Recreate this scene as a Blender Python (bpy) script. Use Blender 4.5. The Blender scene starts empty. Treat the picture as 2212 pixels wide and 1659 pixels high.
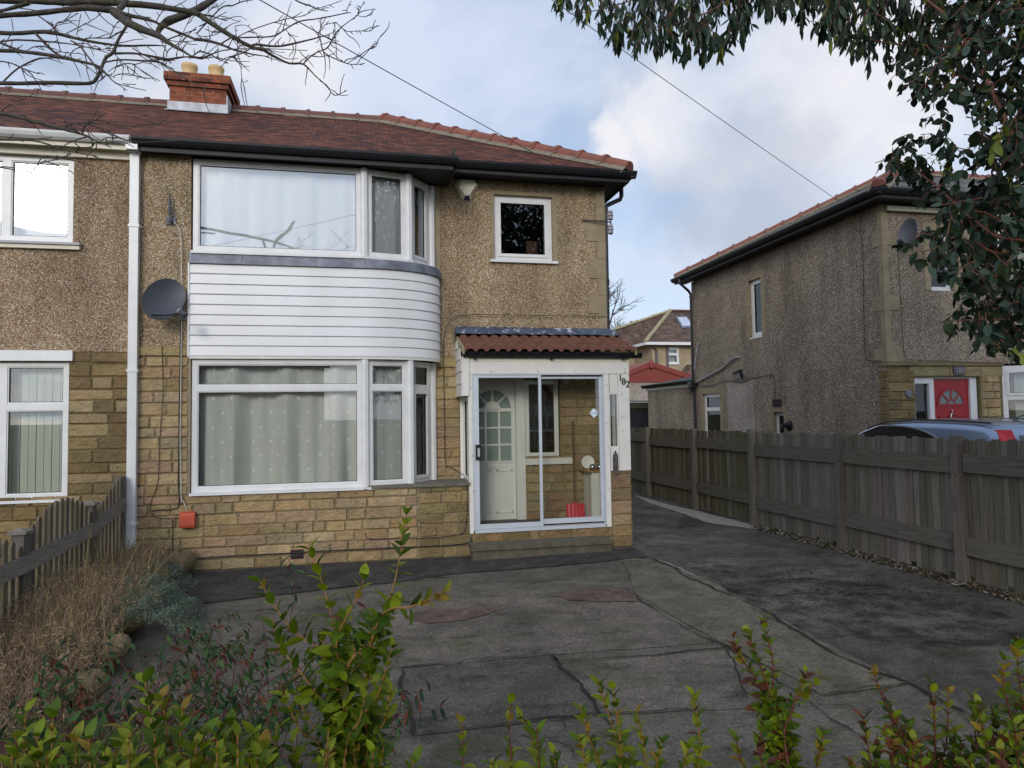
import bpy, math, random
import numpy as np
from mathutils import Vector, Matrix
random.seed(7); RNG = np.random.default_rng(11)
sc = bpy.context.scene
COL = sc.collection
pi = math.pi

# ------------------------------------------------------------------ camera model
EYE = 1.9; FPX = 1495.0; CW, CH = 2212.0, 1659.0
YAW, PITCH, ROLL = math.radians(-12.178), math.radians(2.663), math.radians(-0.844)
RM = (Matrix.Rotation(YAW, 3, 'Z') @ Matrix.Rotation(pi / 2 + PITCH, 3, 'X') @ Matrix.Rotation(ROLL, 3, 'Z'))
def ray(x, y): return RM @ Vector((x - CW / 2, CH / 2 - y, -FPX))
def onY(x, y, Y): d = ray(x, y); t = Y / d.y; return Vector((d.x * t, Y, EYE + d.z * t))
def onX(x, y, X): d = ray(x, y); t = X / d.x; return Vector((X, d.y * t, EYE + d.z * t))
def onZ(x, y, Z=0.0): d = ray(x, y); t = (Z - EYE) / d.z; return Vector((d.x * t, d.y * t, Z))
def atD(x, y, D): d = ray(x, y); t = D / FPX; return Vector((d.x * t, d.y * t, EYE + d.z * t))
cam = bpy.data.objects.new('camera', bpy.data.cameras.new('camera')); COL.objects.link(cam)
cam.matrix_world = Matrix.Translation((0, 0, EYE)) @ RM.to_4x4()
cam.data.sensor_width = 36; cam.data.lens = FPX / CW * 36
cam.data.clip_start = 0.05; cam.data.clip_end = 3000
sc.camera = cam

def lin(c):
    return tuple(((v / 255) / 12.92 if v / 255 <= .04045 else ((v / 255 + .055) / 1.055) ** 2.4) for v in c)

# ------------------------------------------------------------------ materials
class NT:
    def __init__(s, name):
        s.m = bpy.data.materials.new(name); s.m.use_nodes = True
        s.t = s.m.node_tree; s.n = s.t.nodes; s.n.clear()
        s.out = s.n.new('ShaderNodeOutputMaterial')
        s.b = s.n.new('ShaderNodeBsdfPrincipled'); s.l(s.b.outputs[0], s.out.inputs[0])
    def l(s, a, b): s.t.links.new(a, b)
    def new(s, t, **k):
        n = s.n.new('ShaderNode' + t)
        for a, v in k.items():
            if a in n.bl_rna.properties: setattr(n, a, v)
            else:
                i = n.inputs[a.replace('_', ' ')]
                if hasattr(v, 'links') or isinstance(v, bpy.types.NodeSocket): s.l(v, i)
                else: i.default_value = v
        return n
    def obj(s): return s.new('TexCoord').outputs['Object']
    def uv(s): return s.new('TexCoord').outputs['UV']
    def mapv(s, v, sc_=(1, 1, 1), loc=(0, 0, 0)):
        m = s.new('Mapping'); s.l(v, m.inputs[0]); m.inputs['Scale'].default_value = sc_; m.inputs['Location'].default_value = loc; return m.outputs[0]
    def noise(s, v, scale, detail=4, rough=.55, dist=0):
        n = s.new('TexNoise'); s.l(v, n.inputs['Vector']); n.inputs['Scale'].default_value = scale
        n.inputs['Detail'].default_value = detail; n.inputs['Roughness'].default_value = rough; n.inputs['Distortion'].default_value = dist
        return n.outputs['Fac']
    def ramp(s, f, stops, interp='LINEAR'):
        r = s.new('ValToRGB'); s.l(f, r.inputs[0]); e = r.color_ramp; e.interpolation = interp
        while len(e.elements) < len(stops): e.elements.new(.5)
        for el, (p, c) in zip(e.elements, stops):
            el.position = p; el.color = (c[0], c[1], c[2], 1) if not isinstance(c, (int, float)) else (c, c, c, 1)
        return r.outputs[0]
    def mix(s, f, a, b, mode='MIX'):
        m = s.new('Mix'); m.data_type = 'RGBA'; m.blend_type = mode
        for v, i in ((f, 0), (a, 6), (b, 7)):
            if isinstance(v, bpy.types.NodeSocket): s.l(v, m.inputs[i])
            elif i == 0: m.inputs[0].default_value = v
            else: m.inputs[i].default_value = (v[0], v[1], v[2], 1) if not isinstance(v, (int, float)) else (v, v, v, 1)
        return m.outputs[2]
    def math(s, op, a, b=0.0):
        m = s.new('Math'); m.operation = op
        for v, i in ((a, 0), (b, 1)):
            if isinstance(v, bpy.types.NodeSocket): s.l(v, m.inputs[i])
            else: m.inputs[i].default_value = v
        return m.outputs[0]
    def col(s, v):
        if isinstance(v, bpy.types.NodeSocket): s.l(v, s.b.inputs['Base Color'])
        else: s.b.inputs['Base Color'].default_value = (v[0], v[1], v[2], 1)
    def set(s, **k):
        if isinstance(k.get('Roughness'), float) and k['Roughness'] >= .8: s.b.inputs['Specular IOR Level'].default_value = .18
        for a, v in k.items():
            i = s.b.inputs[a.replace('_', ' ')]
            if isinstance(v, bpy.types.NodeSocket): s.l(v, i)
            else: i.default_value = v
    def bump(s, h, strength=.5, dist=.01):
        b = s.new('Bump'); b.inputs['Strength'].default_value = strength; b.inputs['Distance'].default_value = dist
        s.l(h, b.inputs['Height']); s.l(b.outputs[0], s.b.inputs['Normal'])
    def attr(s, name='Col'):
        a = s.new('Attribute'); a.attribute_name = name; return a.outputs['Color']

def plain(name, c, rough=.6, var=.15, scale=6, metal=0, spec=.5, bump=0):
    m = NT(name); v = m.obj()
    f = m.noise(v, scale, 5, .6)
    lo = tuple(x * (1 - var) for x in c); hi = tuple(min(1, x * (1 + var)) for x in c)
    m.col(m.ramp(f, [(.3, lo), (.7, hi)])); m.set(Roughness=rough, Metallic=metal)
    m.b.inputs['Specular IOR Level'].default_value = spec
    if bump: m.bump(m.noise(v, scale * 12, 4), bump, .003)
    return m.m

def pebble_mat(name, base, stones, density=1.0, stain=.35):
    m = NT(name); v = m.obj()
    vo = m.new('TexVoronoi'); vo.feature = 'F1'; m.l(v, vo.inputs['Vector']); vo.inputs['Scale'].default_value = 86
    vc = m.new('SeparateColor'); m.l(vo.outputs['Color'], vc.inputs[0])
    st = m.ramp(vc.outputs[0], stones, 'CONSTANT')
    cov = m.noise(v, 3.0, 4, .6)
    thr = m.math('ADD', m.math('MULTIPLY', cov, .8), .34 * density)
    isst = m.math('LESS_THAN', vc.outputs[1], thr)
    near = m.math('LESS_THAN', vo.outputs['Distance'], .62)
    f = m.math('MULTIPLY', isst, near)
    bn = m.mix(m.noise(v, 30, 3), tuple(x * .82 for x in base), tuple(x * 1.15 for x in base))
    st = m.mix(.10, st, base); c = m.mix(f, bn, st)
    s1 = m.noise(m.mapv(v, (1.6, 1.6, .30)), 1.5, 7, .66); s2 = m.noise(v, .9, 5, .6)
    c = m.mix(1.0, c, m.ramp(s1, [(.34, 1 - stain), (.56, 1.06)]), 'MULTIPLY')
    c = m.mix(1.0, c, m.ramp(s2, [(.35, (.82, .80, .76)), (.6, (1.05, 1.04, 1.02))]), 'MULTIPLY')
    m.col(c); m.set(Roughness=.9)
    h = m.math('MULTIPLY', m.math('SUBTRACT', .7, vo.outputs['Distance']), f)
    m.bump(h, .7, .012)
    return m.m
PB = [(0, lin((228, 222, 208))), (.16, lin((150, 92, 66))), (.32, lin((196, 176, 140))), (.48, lin((110, 84, 66))), (.62, lin((212, 204, 192))),
      (.74, lin((84, 66, 58))), (.84, lin((176, 130, 96))), (.93, lin((236, 232, 222)))]
PG = [(0, lin((214, 208, 202))), (.14, lin((128, 98, 84))), (.32, lin((172, 160, 146))), (.5, lin((98, 84, 78))), (.64, lin((196, 190, 184))),
      (.76, lin((74, 66, 64))), (.86, lin((150, 128, 110))), (.94, lin((224, 220, 214)))]
M = {}
def tame(L, k): return [(p, (c[0] * k * 1.03, c[1] * k * .98, c[2] * k * .92)) for p, c in L]
M['pebble'] = pebble_mat('pebbledash_tan', lin((152, 136, 106)), tame(PB, .90))
M['pebble_left'] = pebble_mat('pebbledash_brown', lin((146, 127, 102)), tame(PB, .80), 1.1)
M['pebble_grey'] = pebble_mat('pebbledash_grey', lin((138, 126, 108)), tame(PG, .92), 1.25, .25)
M['pebble_pale'] = pebble_mat('pebbledash_pale', lin((176, 168, 160)), PG, 1.1, .1)
M['pebble_far'] = pebble_mat('pebbledash_far', lin((178, 160, 126)), PG, .6, .1)
M['quoin'] = plain('smooth_render_quoin', lin((146, 132, 106)), .85, .2, 4, bump=.4)
M['upvc'] = plain('white_upvc', lin((222, 222, 220)), .35, .07, 5)
M['upvc_old'] = plain('weathered_white_trim', lin((222, 220, 212)), .45, .06, 5)
def siding():
    m = NT('white_cladding'); v = m.obj()
    f = m.noise(m.mapv(v, (1, 1, .5)), 1.2, 3, .5)
    m.col(m.ramp(f, [(.25, lin((216, 216, 213))), (.6, lin((232, 232, 231)))])); m.set(Roughness=.35); return m.m
M['siding'] = siding()
def cream():
    m = NT('flaking_cream_paint'); v = m.obj()
    f = m.noise(m.mapv(v, (1.2, 2, 5)), 7, 6, .7)
    m.col(m.ramp(f, [(.28, lin((120, 100, 80))), (.36, lin((216, 208, 186))), (.7, lin((230, 224, 208)))])); m.set(Roughness=.6); return m.m
M['cream'] = cream()
def lead():
    m = NT('grey_lead'); v = m.obj()
    f = m.noise(v, 5, 6, .65); m.col(m.ramp(f, [(.3, lin((88, 92, 102))), (.55, lin((120, 124, 134))), (.8, lin((158, 162, 168)))]))
    m.set(Roughness=.55, Metallic=.25); m.bump(m.noise(v, 9, 4), .4, .01); return m.m
M['lead'] = lead()
def flash():
    m = NT('peeling_blue_black_flashing'); v = m.obj()
    f = m.noise(m.mapv(v, (1, 1, 1.5)), 9, 6, .6, .6); m.col(m.ramp(f, [(.35, lin((52, 60, 76))), (.58, lin((78, 88, 106))), (.66, lin((190, 190, 186)))]))
    m.set(Roughness=.5); m.bump(f, .5, .02); return m.m
M['flash'] = flash()
M['black'] = plain('black_gutter_plastic', lin((30, 31, 36)), .38, .2, 3)
M['blackwood'] = plain('black_painted_timber', lin((26, 27, 30)), .6, .35, 5)
M['dark'] = plain('dark_interior', (.012, .012, .013), .9, .2, 3)
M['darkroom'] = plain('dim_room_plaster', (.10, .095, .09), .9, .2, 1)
M['alu'] = plain('satin_aluminium', lin((214, 222, 230)), .35, .05, 3, metal=.35)
M['lime'] = plain('ridge_mortar', lin((124, 115, 98)), .9, .25, 12, bump=.6)
M['mortar'] = plain('wall_mortar', lin((128, 118, 94)), .95, .22, 9, bump=.7)
M['mortar_y'] = plain('pale_wall_mortar', lin((150, 138, 106)), .95, .22, 9, bump=.7)

def stone_mat():
    m = NT('coursed_sandstone'); v = m.obj()
    c = m.attr()
    n1 = m.noise(m.mapv(v, (1, 1, 1.5)), 9, 6, .65, .4)
    n2 = m.noise(v, 55, 4, .7)
    c = m.mix(1.0, c, m.ramp(n1, [(.25, .72), (.5, .98), (.75, 1.16)]), 'MULTIPLY')
    dirt = m.noise(v, 1.6, 6, .65); c = m.mix(1.0, c, m.ramp(dirt, [(.30, .80), (.52, 1.12)]), 'MULTIPLY')
    c = m.mix(.6, c, m.ramp(n2, [(.3, .7), (.7, 1.3)]), 'MULTIPLY')
    m.col(c); m.set(Roughness=.92)
    h = m.math('ADD', m.math('MULTIPLY', m.noise(m.mapv(v, (1, 1, 1.3)), 16, 5, .6), 1.0), m.math('MULTIPLY', n2, .35))
    m.bump(h, 1.0, .04)
    return m.m
M['stone'] = stone_mat()

def roof_mat(name, cols, w=.16, h=.1, moss=None, mcol=(.02, .016, .014)):
    m = NT(name); u = m.uv()
    b = m.new('TexBrick'); m.l(u, b.inputs['Vector']); b.offset = .5
    b.inputs['Scale'].default_value = 1; b.inputs['Brick Width'].default_value = w; b.inputs['Row Height'].default_value = h
    b.inputs['Mortar Size'].default_value = .006; b.inputs['Mortar Smooth'].default_value = .2
    b.inputs['Color1'].default_value = (0, 0, 0, 1); b.inputs['Color2'].default_value = (1, 1, 1, 1); b.inputs['Mortar'].default_value = (.5, .5, .5, 1)
    n = m.noise(m.mapv(u, (6, 10, 1)), 1.4, 5, .7)
    f = m.math('ADD', m.math('MULTIPLY', b.outputs['Color'], .45), m.math('MULTIPLY', n, .62))
    c = m.ramp(f, cols)
    big = m.noise(u, .55, 5, .6)
    c = m.mix(1.0, c, m.ramp(big, [(.3, .72), (.65, 1.12)]), 'MULTIPLY')
    if moss:
        mo = m.noise(m.mapv(u, (1, 1.6, 1)), 2.3, 7, .72)
        c = m.mix(m.ramp(mo, [(.57, 0.0), (.72, .75)]), c, moss)
    c = m.mix(b.outputs['Fac'], c, mcol)
    m.col(c); m.set(Roughness=.85)
    sx = m.new('SeparateXYZ'); m.l(u, sx.inputs[0])
    saw = m.math('SUBTRACT', 1.0, m.math('FRACT', m.math('DIVIDE', sx.outputs[1], h)))
    hh = m.math('ADD', saw, m.math('MULTIPLY', b.outputs['Color'], .4))
    hh = m.math('SUBTRACT', hh, m.math('MULTIPLY', b.outputs['Fac'], .6))
    m.bump(hh, .9, .02)
    return m.m
M['tile'] = roof_mat('red_clay_tiles', [(.2, lin((40, 28, 25))), (.42, lin((80, 46, 36))), (.62, lin((104, 58, 42))), (.85, lin((146, 88, 60)))], moss=lin((92, 80, 60)))
M['slate'] = roof_mat('grey_stone_slates', [(.2, lin((62, 62, 62))), (.5, lin((92, 92, 90))), (.8, lin((126, 124, 118)))], .3, .16, moss=lin((120, 112, 84)))
M['tile_far'] = roof_mat('brown_concrete_tiles', [(.2, lin((70, 56, 50))), (.5, lin((96, 78, 68))), (.8, lin((120, 98, 86)))], .3, .3)
M['ridge'] = plain('red_ridge_tile', lin((126, 74, 60)), .7, .25, 4, bump=.3)
M['ridge_dull'] = plain('dull_ridge_tile', lin((108, 70, 62)), .8, .25, 4, bump=.3)
M['rolltile'] = plain('orange_brown_roll_tile', lin((112, 74, 58)), .85, .22, 7, bump=.15)
M['verge'] = plain('verge_cement', lin((156, 146, 112)), .95, .25, 12, bump=.7)
def brick_mat():
    m = NT('orange_red_brick'); u = m.uv()
    b = m.new('TexBrick'); m.l(u, b.inputs['Vector']); b.offset = .5
    b.inputs['Scale'].default_value = 1; b.inputs['Brick Width'].default_value = .235; b.inputs['Row Height'].default_value = .078
    b.inputs['Mortar Size'].default_value = .006
    b.inputs['Color1'].default_value = (*lin((156, 88, 62)), 1); b.inputs['Color2'].default_value = (*lin((100, 60, 50)), 1); b.inputs['Mortar'].default_value = (*lin((134, 110, 88)), 1)
    n = m.noise(u, 9, 6, .7)
    m.col(m.mix(1.0, b.outputs['Color'], m.ramp(n, [(.3, .55), (.6, 1.15)]), 'MULTIPLY')); m.set(Roughness=.9)
    m.bump(m.math('SUBTRACT', n, b.outputs['Fac']), .6, .01); return m.m
M['brick'] = brick_mat()
M['pot'] = plain('buff_clay_pot', lin((206, 172, 122)), .7, .12, 5)

def glass_mat(name, tint=(1, 1, 1), boost=.05, rough=0.0):
    m = NT(name); m.n.remove(m.b)
    tr = m.new('BsdfTransparent'); tr.inputs[0].default_value = (*tint, 1)
    gl = m.new('BsdfGlossy'); gl.inputs['Roughness'].default_value = rough; gl.inputs[0].default_value = (.96, .98, 1, 1)
    fr = m.new('Fresnel'); fr.inputs[0].default_value = 1.5
    f = m.math('MINIMUM', m.math('ADD', m.math('MULTIPLY', fr.outputs[0], 1.25), boost), 1.0)
    mx = m.new('MixShader'); m.l(f, mx.inputs[0]); m.l(tr.outputs[0], mx.inputs[1]); m.l(gl.outputs[0], mx.inputs[2]); m.l(mx.outputs[0], m.out.inputs[0])
    return m.m
M['glass'] = glass_mat('window_glass', (.97, .985, .97), .01)
M['glass_up'] = glass_mat('upper_window_glass', (.97, .985, .99), .065, .012)
M['glass_dark'] = glass_mat('smoked_glass', (.25, .28, .3), .06)
M['gasket'] = plain('black_rubber_gasket', (.02, .02, .02), .6)
def curtain_mat(name, c, dots=False, tr=.25):
    m = NT(name); u = m.uv()
    n = m.noise(m.mapv(u, (14, .6, 1)), 2.0, 5, .6)
    cc = m.ramp(n, [(.3, tuple(x * .86 for x in c)), (.7, c)])
    if dots:
        s = m.new('SeparateXYZ'); m.l(u, s.inputs[0])
        px = m.math('DIVIDE', s.outputs[0], .30); row = m.math('DIVIDE', s.outputs[1], .19)
        off = m.math('MULTIPLY', m.math('MODULO', m.math('FLOOR', row), 2.0), .5)
        fx = m.math('ABSOLUTE', m.math('SUBTRACT', m.math('FRACT', m.math('ADD', px, off)), .5))
        fy = m.math('ABSOLUTE', m.math('SUBTRACT', m.math('FRACT', row), .5))
        d = m.math('MULTIPLY', m.math('LESS_THAN', fx, .062), m.math('LESS_THAN', fy, .10))
        cc = m.mix(d, cc, (.95, .96, .95))
    m.col(cc); m.set(Roughness=.9)
    return m.m
M['voile'] = curtain_mat('grey_voile_with_squares', lin((226, 228, 224)), True)
M['white_curtain'] = curtain_mat('white_curtain', lin((250, 252, 251)))
M['blinds'] = curtain_mat('vertical_blinds', lin((212, 217, 206)))
M['teal_curtain'] = curtain_mat('grey_green_curtain', lin((150, 166, 160)))
M['door_white'] = plain('cream_white_door_paint', lin((238, 236, 230)), .4, .04, 3)
M['red_door'] = plain('red_door_paint', lin((158, 24, 34)), .35, .08, 3)
M['orange'] = plain('orange_red_box_plastic', lin((190, 82, 54)), .5, .1, 5)
M['maroon'] = plain('maroon_plastic', lin((72, 44, 50)), .5, .12, 5)
M['grille'] = plain('dark_brown_grille', lin((48, 34, 34)), .6, .2, 6)
M['dish'] = plain('charcoal_dish', lin((70, 73, 80)), .5, .15, 8)
M['dishgrey'] = plain('grey_dish', lin((96, 100, 108)), .5, .15, 8)
M['whitepl'] = plain('white_plastic', lin((216, 214, 202)), .4, .05, 4)
M['silverpl'] = plain('grey_plastic', lin((150, 150, 156)), .4, .08, 4)
M['redmark'] = plain('red_print', lin((190, 30, 44)), .5, .05)
M['bluemark'] = plain('blue_print', lin((50, 80, 170)), .5, .05)
M['greymark'] = plain('grey_print', lin((110, 120, 130)), .5, .05)
M['numblack'] = plain('black_number', (.015, .015, .015), .4, .1)
M['iron'] = plain('grey_cast_iron', lin((98, 92, 96)), .6, .25, 20, metal=.4, bump=.6)
M['concrete_step'] = plain('mossy_step_concrete', lin((92, 87, 72)), .95, .3, 9, bump=.8)
M['slabtop'] = plain('weathered_concrete_cap', lin((108, 104, 92)), .95, .25, 9, bump=.7)
M['rust'] = plain('rust_stain', lin((150, 92, 44)), .9, .2)
M['cable_black'] = plain('black_cable', (.016, .015, .016), .6)
M['cable_white'] = plain('white_cable', lin((205, 200, 190)), .6)
M['cable_red'] = plain('brown_cable', lin((52, 34, 30)), .6)

def wood_mat(name, grain=(14, 14, 1.0)):
    m = NT(name); v = m.obj(); c = m.attr()
    g = m.noise(m.mapv(v, grain), 3.2, 6, .65, .3)
    c = m.mix(1.0, c, m.ramp(g, [(.25, .55), (.5, .95), (.75, 1.3)]), 'MULTIPLY')
    k = m.new('TexVoronoi'); m.l(m.mapv(v, (3, 3, 1.6)), k.inputs['Vector']); k.inputs['Scale'].default_value = 2.0
    c = m.mix(m.ramp(k.outputs['Distance'], [(.03, .7), (.09, 0.0)]), c, (.02, .017, .014))
    al = m.noise(m.mapv(v, (1, 1, .6)), 1.7, 5, .65)
    c = m.mix(m.ramp(al, [(.54, 0.0), (.78, .35)]), c, lin((84, 84, 60)))
    m.col(c); m.set(Roughness=.92); m.bump(g, .7, .01)
    return m.m
M['wood'] = wood_mat('weathered_grey_fence_wood')
M['rail_wood'] = wood_mat('weathered_fence_rail_wood', (14, 1.0, 14))
M['bark'] = None
def bark_mat(name, c1, c2, moss):
    m = NT(name); v = m.obj()
    f = m.noise(m.mapv(v, (1, 1, 1)), 16, 6, .7); c = m.ramp(f, [(.3, c1), (.7, c2)])
    mo = m.noise(v, 3.5, 4, .6); c = m.mix(m.ramp(mo, [(.45, 0.0), (.62, .6)]), c, moss)
    m.col(c); m.set(Roughness=.95); m.bump(f, .8, .008); return m.m
M['bark'] = bark_mat('mossy_grey_bark', lin((46, 42, 40)), lin((92, 86, 80)), lin((66, 68, 34)))
M['twig'] = plain('brown_twig_bark', lin((72, 60, 58)), .9, .3, 12)
M['redstem'] = plain('red_brown_stem', lin((96, 50, 42)), .6, .3, 12)
M['tanstem'] = plain('tan_stem', lin((128, 92, 46)), .7, .3, 12)
M['eucstem'] = plain('reddish_eucalyptus_stem', lin((108, 62, 44)), .6, .3, 12)
def leaf_mat(name, rough=.45, trans=.25, spec=.5):
    m = NT(name); c = m.attr()
    v = m.obj(); n = m.noise(v, 40, 3); c2 = m.mix(1.0, c, m.ramp(n, [(.3, .8), (.7, 1.2)]), 'MULTIPLY')
    m.col(c2); m.set(Roughness=rough); m.b.inputs['Specular IOR Level'].default_value = spec
    t = m.new('BsdfTranslucent'); m.l(c2, t.inputs[0]); mx = m.new('MixShader'); mx.inputs[0].default_value = trans
    m.l(m.b.outputs[0], mx.inputs[1]); m.l(t.outputs[0], mx.inputs[2]); m.l(mx.outputs[0], m.out.inputs[0]); return m.m
M['leaf'] = leaf_mat('shrub_leaf', .5, .38, .25); M['euc'] = leaf_mat('eucalyptus_leaf', .5, .10, .2); M['straw'] = leaf_mat('dry_straw', .8, .3, .2)
M['silver'] = leaf_mat('silver_leaf', .8, .2, .2)

# ------------------------------------------------------------------ mesh builder
class Fr:
    """local frame on a wall: u along it, v up, n outwards"""
    def __init__(s, o, u, n, v=(0, 0, 1)):
        s.o, s.u, s.n, s.v = Vector(o), Vector(u).normalized(), Vector(n).normalized(), Vector(v)
    def p(s, u, v, n=0): return s.o + s.u * u + s.v * v + s.n * n
FY = lambda Y: Fr((0, Y, 0), (1, 0, 0), (0, -1, 0))
WORLD = Fr((0, 0, 0), (1, 0, 0), (0, -1, 0))

class MB:
    def __init__(s): s.v = []; s.f = []; s.uv = []; s.c = []; s.has = False
    def face(s, pts, col=None, uv=None):
        i = len(s.v); s.v += [Vector(p) for p in pts]; s.f.append(tuple(range(i, i + len(pts))))
        s.uv.append(uv); s.c.append(col)
        return s
    def box(s, fr, u0, u1, v0, v1, n0, n1, col=None, skip=()):
        if u0 > u1: u0, u1 = u1, u0
        if v0 > v1: v0, v1 = v1, v0
        if n0 > n1: n0, n1 = n1, n0
        P = fr.p
        q = {'front': [(u0, v0, n1), (u1, v0, n1), (u1, v1, n1), (u0, v1, n1)], 'back': [(u1, v0, n0), (u0, v0, n0), (u0, v1, n0), (u1, v1, n0)],
             'left': [(u0, v0, n0), (u0, v0, n1), (u0, v1, n1), (u0, v1, n0)], 'right': [(u1, v0, n1), (u1, v0, n0), (u1, v1, n0), (u1, v1, n1)],
             'top': [(u0, v1, n1), (u1, v1, n1), (u1, v1, n0), (u0, v1, n0)], 'bot': [(u0, v0, n0), (u1, v0, n0), (u1, v0, n1), (u0, v0, n1)]}
        for k, r in q.items():
            if k not in skip: s.face([P(*t) for t in r], col)
        return s
    def wbox(s, x0, x1, y0, y1, z0, z1, col=None): return s.box(WORLD, x0, x1, z0, z1, -y1, -y0, col)
    def prism(s, prof, fr, u0, u1, col=None):
        """profile of (n, v) extruded along u"""
        k = len(prof)
        for i in range(k):
            a, b = prof[i], prof[(i + 1) % k]
            s.face([fr.p(u0, a[1], a[0]), fr.p(u1, a[1], a[0]), fr.p(u1, b[1], b[0]), fr.p(u0, b[1], b[0])], col)
        s.face([fr.p(u0, a[1], a[0]) for a in prof], col); s.face([fr.p(u1, a[1], a[0]) for a in reversed(prof)], col)
        return s
    def tube(s, pts, r, n=8, col=None, cap=True, sq=False):
        pts = [Vector(p) for p in pts]
        if not hasattr(r, '__len__'): r = [r] * len(pts)
        rings = []; up = None
        for i, p in enumerate(pts):
            d = (pts[min(i + 1, len(pts) - 1)] - pts[max(i - 1, 0)]).normalized()
            if up is None:
                up = Vector((0, 0, 1)) if abs(d.z) < .9 else Vector((1, 0, 0))
            a = d.cross(up).normalized(); b = a.cross(d).normalized(); up = b
            base = len(s.v)
            for k in range(n):
                t = 2 * pi * k / n + (pi / 4 if sq else 0)
                s.v.append(p + (a * math.cos(t) + b * math.sin(t)) * r[i])
            rings.append(base)
        for q in range(len(rings) - 1):
            for k in range(n):
                s.f.append((rings[q] + k, rings[q] + (k + 1) % n, rings[q + 1] + (k + 1) % n, rings[q + 1] + k)); s.uv.append(None); s.c.append(col)
        if cap:
            s.f.append(tuple(rings[0] + k for k in range(n))); s.uv.append(None); s.c.append(col)
            s.f.append(tuple(rings[-1] + k for k in reversed(range(n)))); s.uv.append(None); s.c.append(col)
        return s
    def lathe(s, o, ax, prof, n=20, col=None):
        o = Vector(o); ax = Vector(ax).normalized(); u = ax.orthogonal().normalized(); w = ax.cross(u)
        b = len(s.v)
        for (r, h) in prof:
            for k in range(n):
                t = 2 * pi * k / n; s.v.append(o + ax * h + (u * math.cos(t) + w * math.sin(t)) * r)
        for i in range(len(prof) - 1):
            for k in range(n):
                s.f.append((b + i * n + k, b + i * n + (k + 1) % n, b + (i + 1) * n + (k + 1) % n, b + (i + 1) * n + k)); s.uv.append(None); s.c.append(col)
        return s
    def build(s, name, mat, parent=None, smooth=False):
        off = parent.matrix_basis.translation if parent and parent.parent is None else (ABS.get(parent.name, Vector((0, 0, 0))) if parent else Vector((0, 0, 0)))
        off = Vector(off)
        me = bpy.data.meshes.new(name)
        me.from_pydata([tuple(v - off) for v in s.v], [], s.f)
        ul = me.uv_layers.new(name='UVMap'); co = [v for v in s.v]
        data = []
        for f, u in zip(s.f, s.uv):
            if u is not None: data += [c for q in u for c in q]
            else:
                a, b, c_ = co[f[0]], co[f[1]], co[f[2]]; nn = (b - a).cross(c_ - a); ax = max(range(3), key=lambda i: abs(nn[i]))
                for i in f:
                    p = co[i]; data += ([p.y, p.z] if ax == 0 else [p.x, p.z] if ax == 1 else [p.x, p.y])
        ul.data.foreach_set('uv', data)
        if any(c is not None for c in s.c):
            at = me.color_attributes.new('Col', 'FLOAT_COLOR', 'CORNER'); d = []
            for f, c in zip(s.f, s.c): d += [*(c or (.5, .5, .5)), 1] * len(f)
            at.data.foreach_set('color', d)
        if smooth: me.shade_smooth()
        me.materials.append(mat)
        return link(name, me, parent, off)
ABS = {}
def link(name, me, parent, off):
    o = bpy.data.objects.new(name, me); COL.objects.link(o)
    if parent: o.parent = parent; ABS[o.name] = off
    return o
def tag(o, label=None, cat=None, group=None, kind=None):
    if label: o['label'] = label
    if cat: o['category'] = cat
    if group: o['group'] = group
    if kind: o['kind'] = kind
    return o
def thing(name, loc, label, cat, group=None):
    o = bpy.data.objects.new(name, None); COL.objects.link(o); o.location = loc; o.empty_display_size = .2
    return tag(o, label, cat, group)
def jit(c, a=.1):
    k = 1 + random.uniform(-a, a); return tuple(max(0, v * k * (1 + random.uniform(-a, a) * .3)) for v in c)

def wall(mb, fr, u0, u1, v0, v1, holes, n0=-.25, n1=0.0):
    us = sorted({u0, u1, *[min(max(h[i], u0), u1) for h in holes for i in (0, 1)]}); vs = sorted({v0, v1, *[min(max(h[i], v0), v1) for h in holes for i in (2, 3)]})
    for a, b in zip(us, us[1:]):
        run = None
        for c, d in zip(vs, vs[1:]):
            m = ((a + b) / 2, (c + d) / 2)
            if any(h[0] < m[0] < h[1] and h[2] < m[1] < h[3] for h in holes):
                if run: mb.box(fr, a, b, run[0], run[1], n0, n1); run = None
            else: run = (run[0], d) if run else (c, d)
        if run: mb.box(fr, a, b, run[0], run[1], n0, n1)
    return mb

def tame2(L, k, mean): return [tuple(a * (1 - k) + b * k for a, b in zip(c, mean)) for c in L]
STC = [lin((188, 158, 108)), lin((178, 148, 100)), lin((196, 168, 122)), lin((170, 138, 90)), lin((182, 142, 104)), lin((160, 134, 92)), lin((190, 150, 96)), lin((172, 150, 118)), lin((176, 136, 110)), lin((164, 118, 66)), lin((186, 164, 116))]
STD = [lin((120, 98, 58)), lin((96, 78, 48)), lin((140, 112, 66)), lin((110, 82, 50)), lin((150, 118, 74)), lin((80, 68, 46)), lin((132, 100, 62)), lin((156, 128, 86))]
STM = [lin((150, 130, 88)), lin((132, 114, 76)), lin((160, 138, 94)), lin((120, 102, 68)), lin((142, 116, 78)), lin((110, 96, 68))]
STC = tame2(STC, .58, lin((160, 145, 114))); STD = tame2(STD, .68, lin((130, 114, 84))); STM = tame2(STM, .35, lin((134, 120, 92)))
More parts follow.
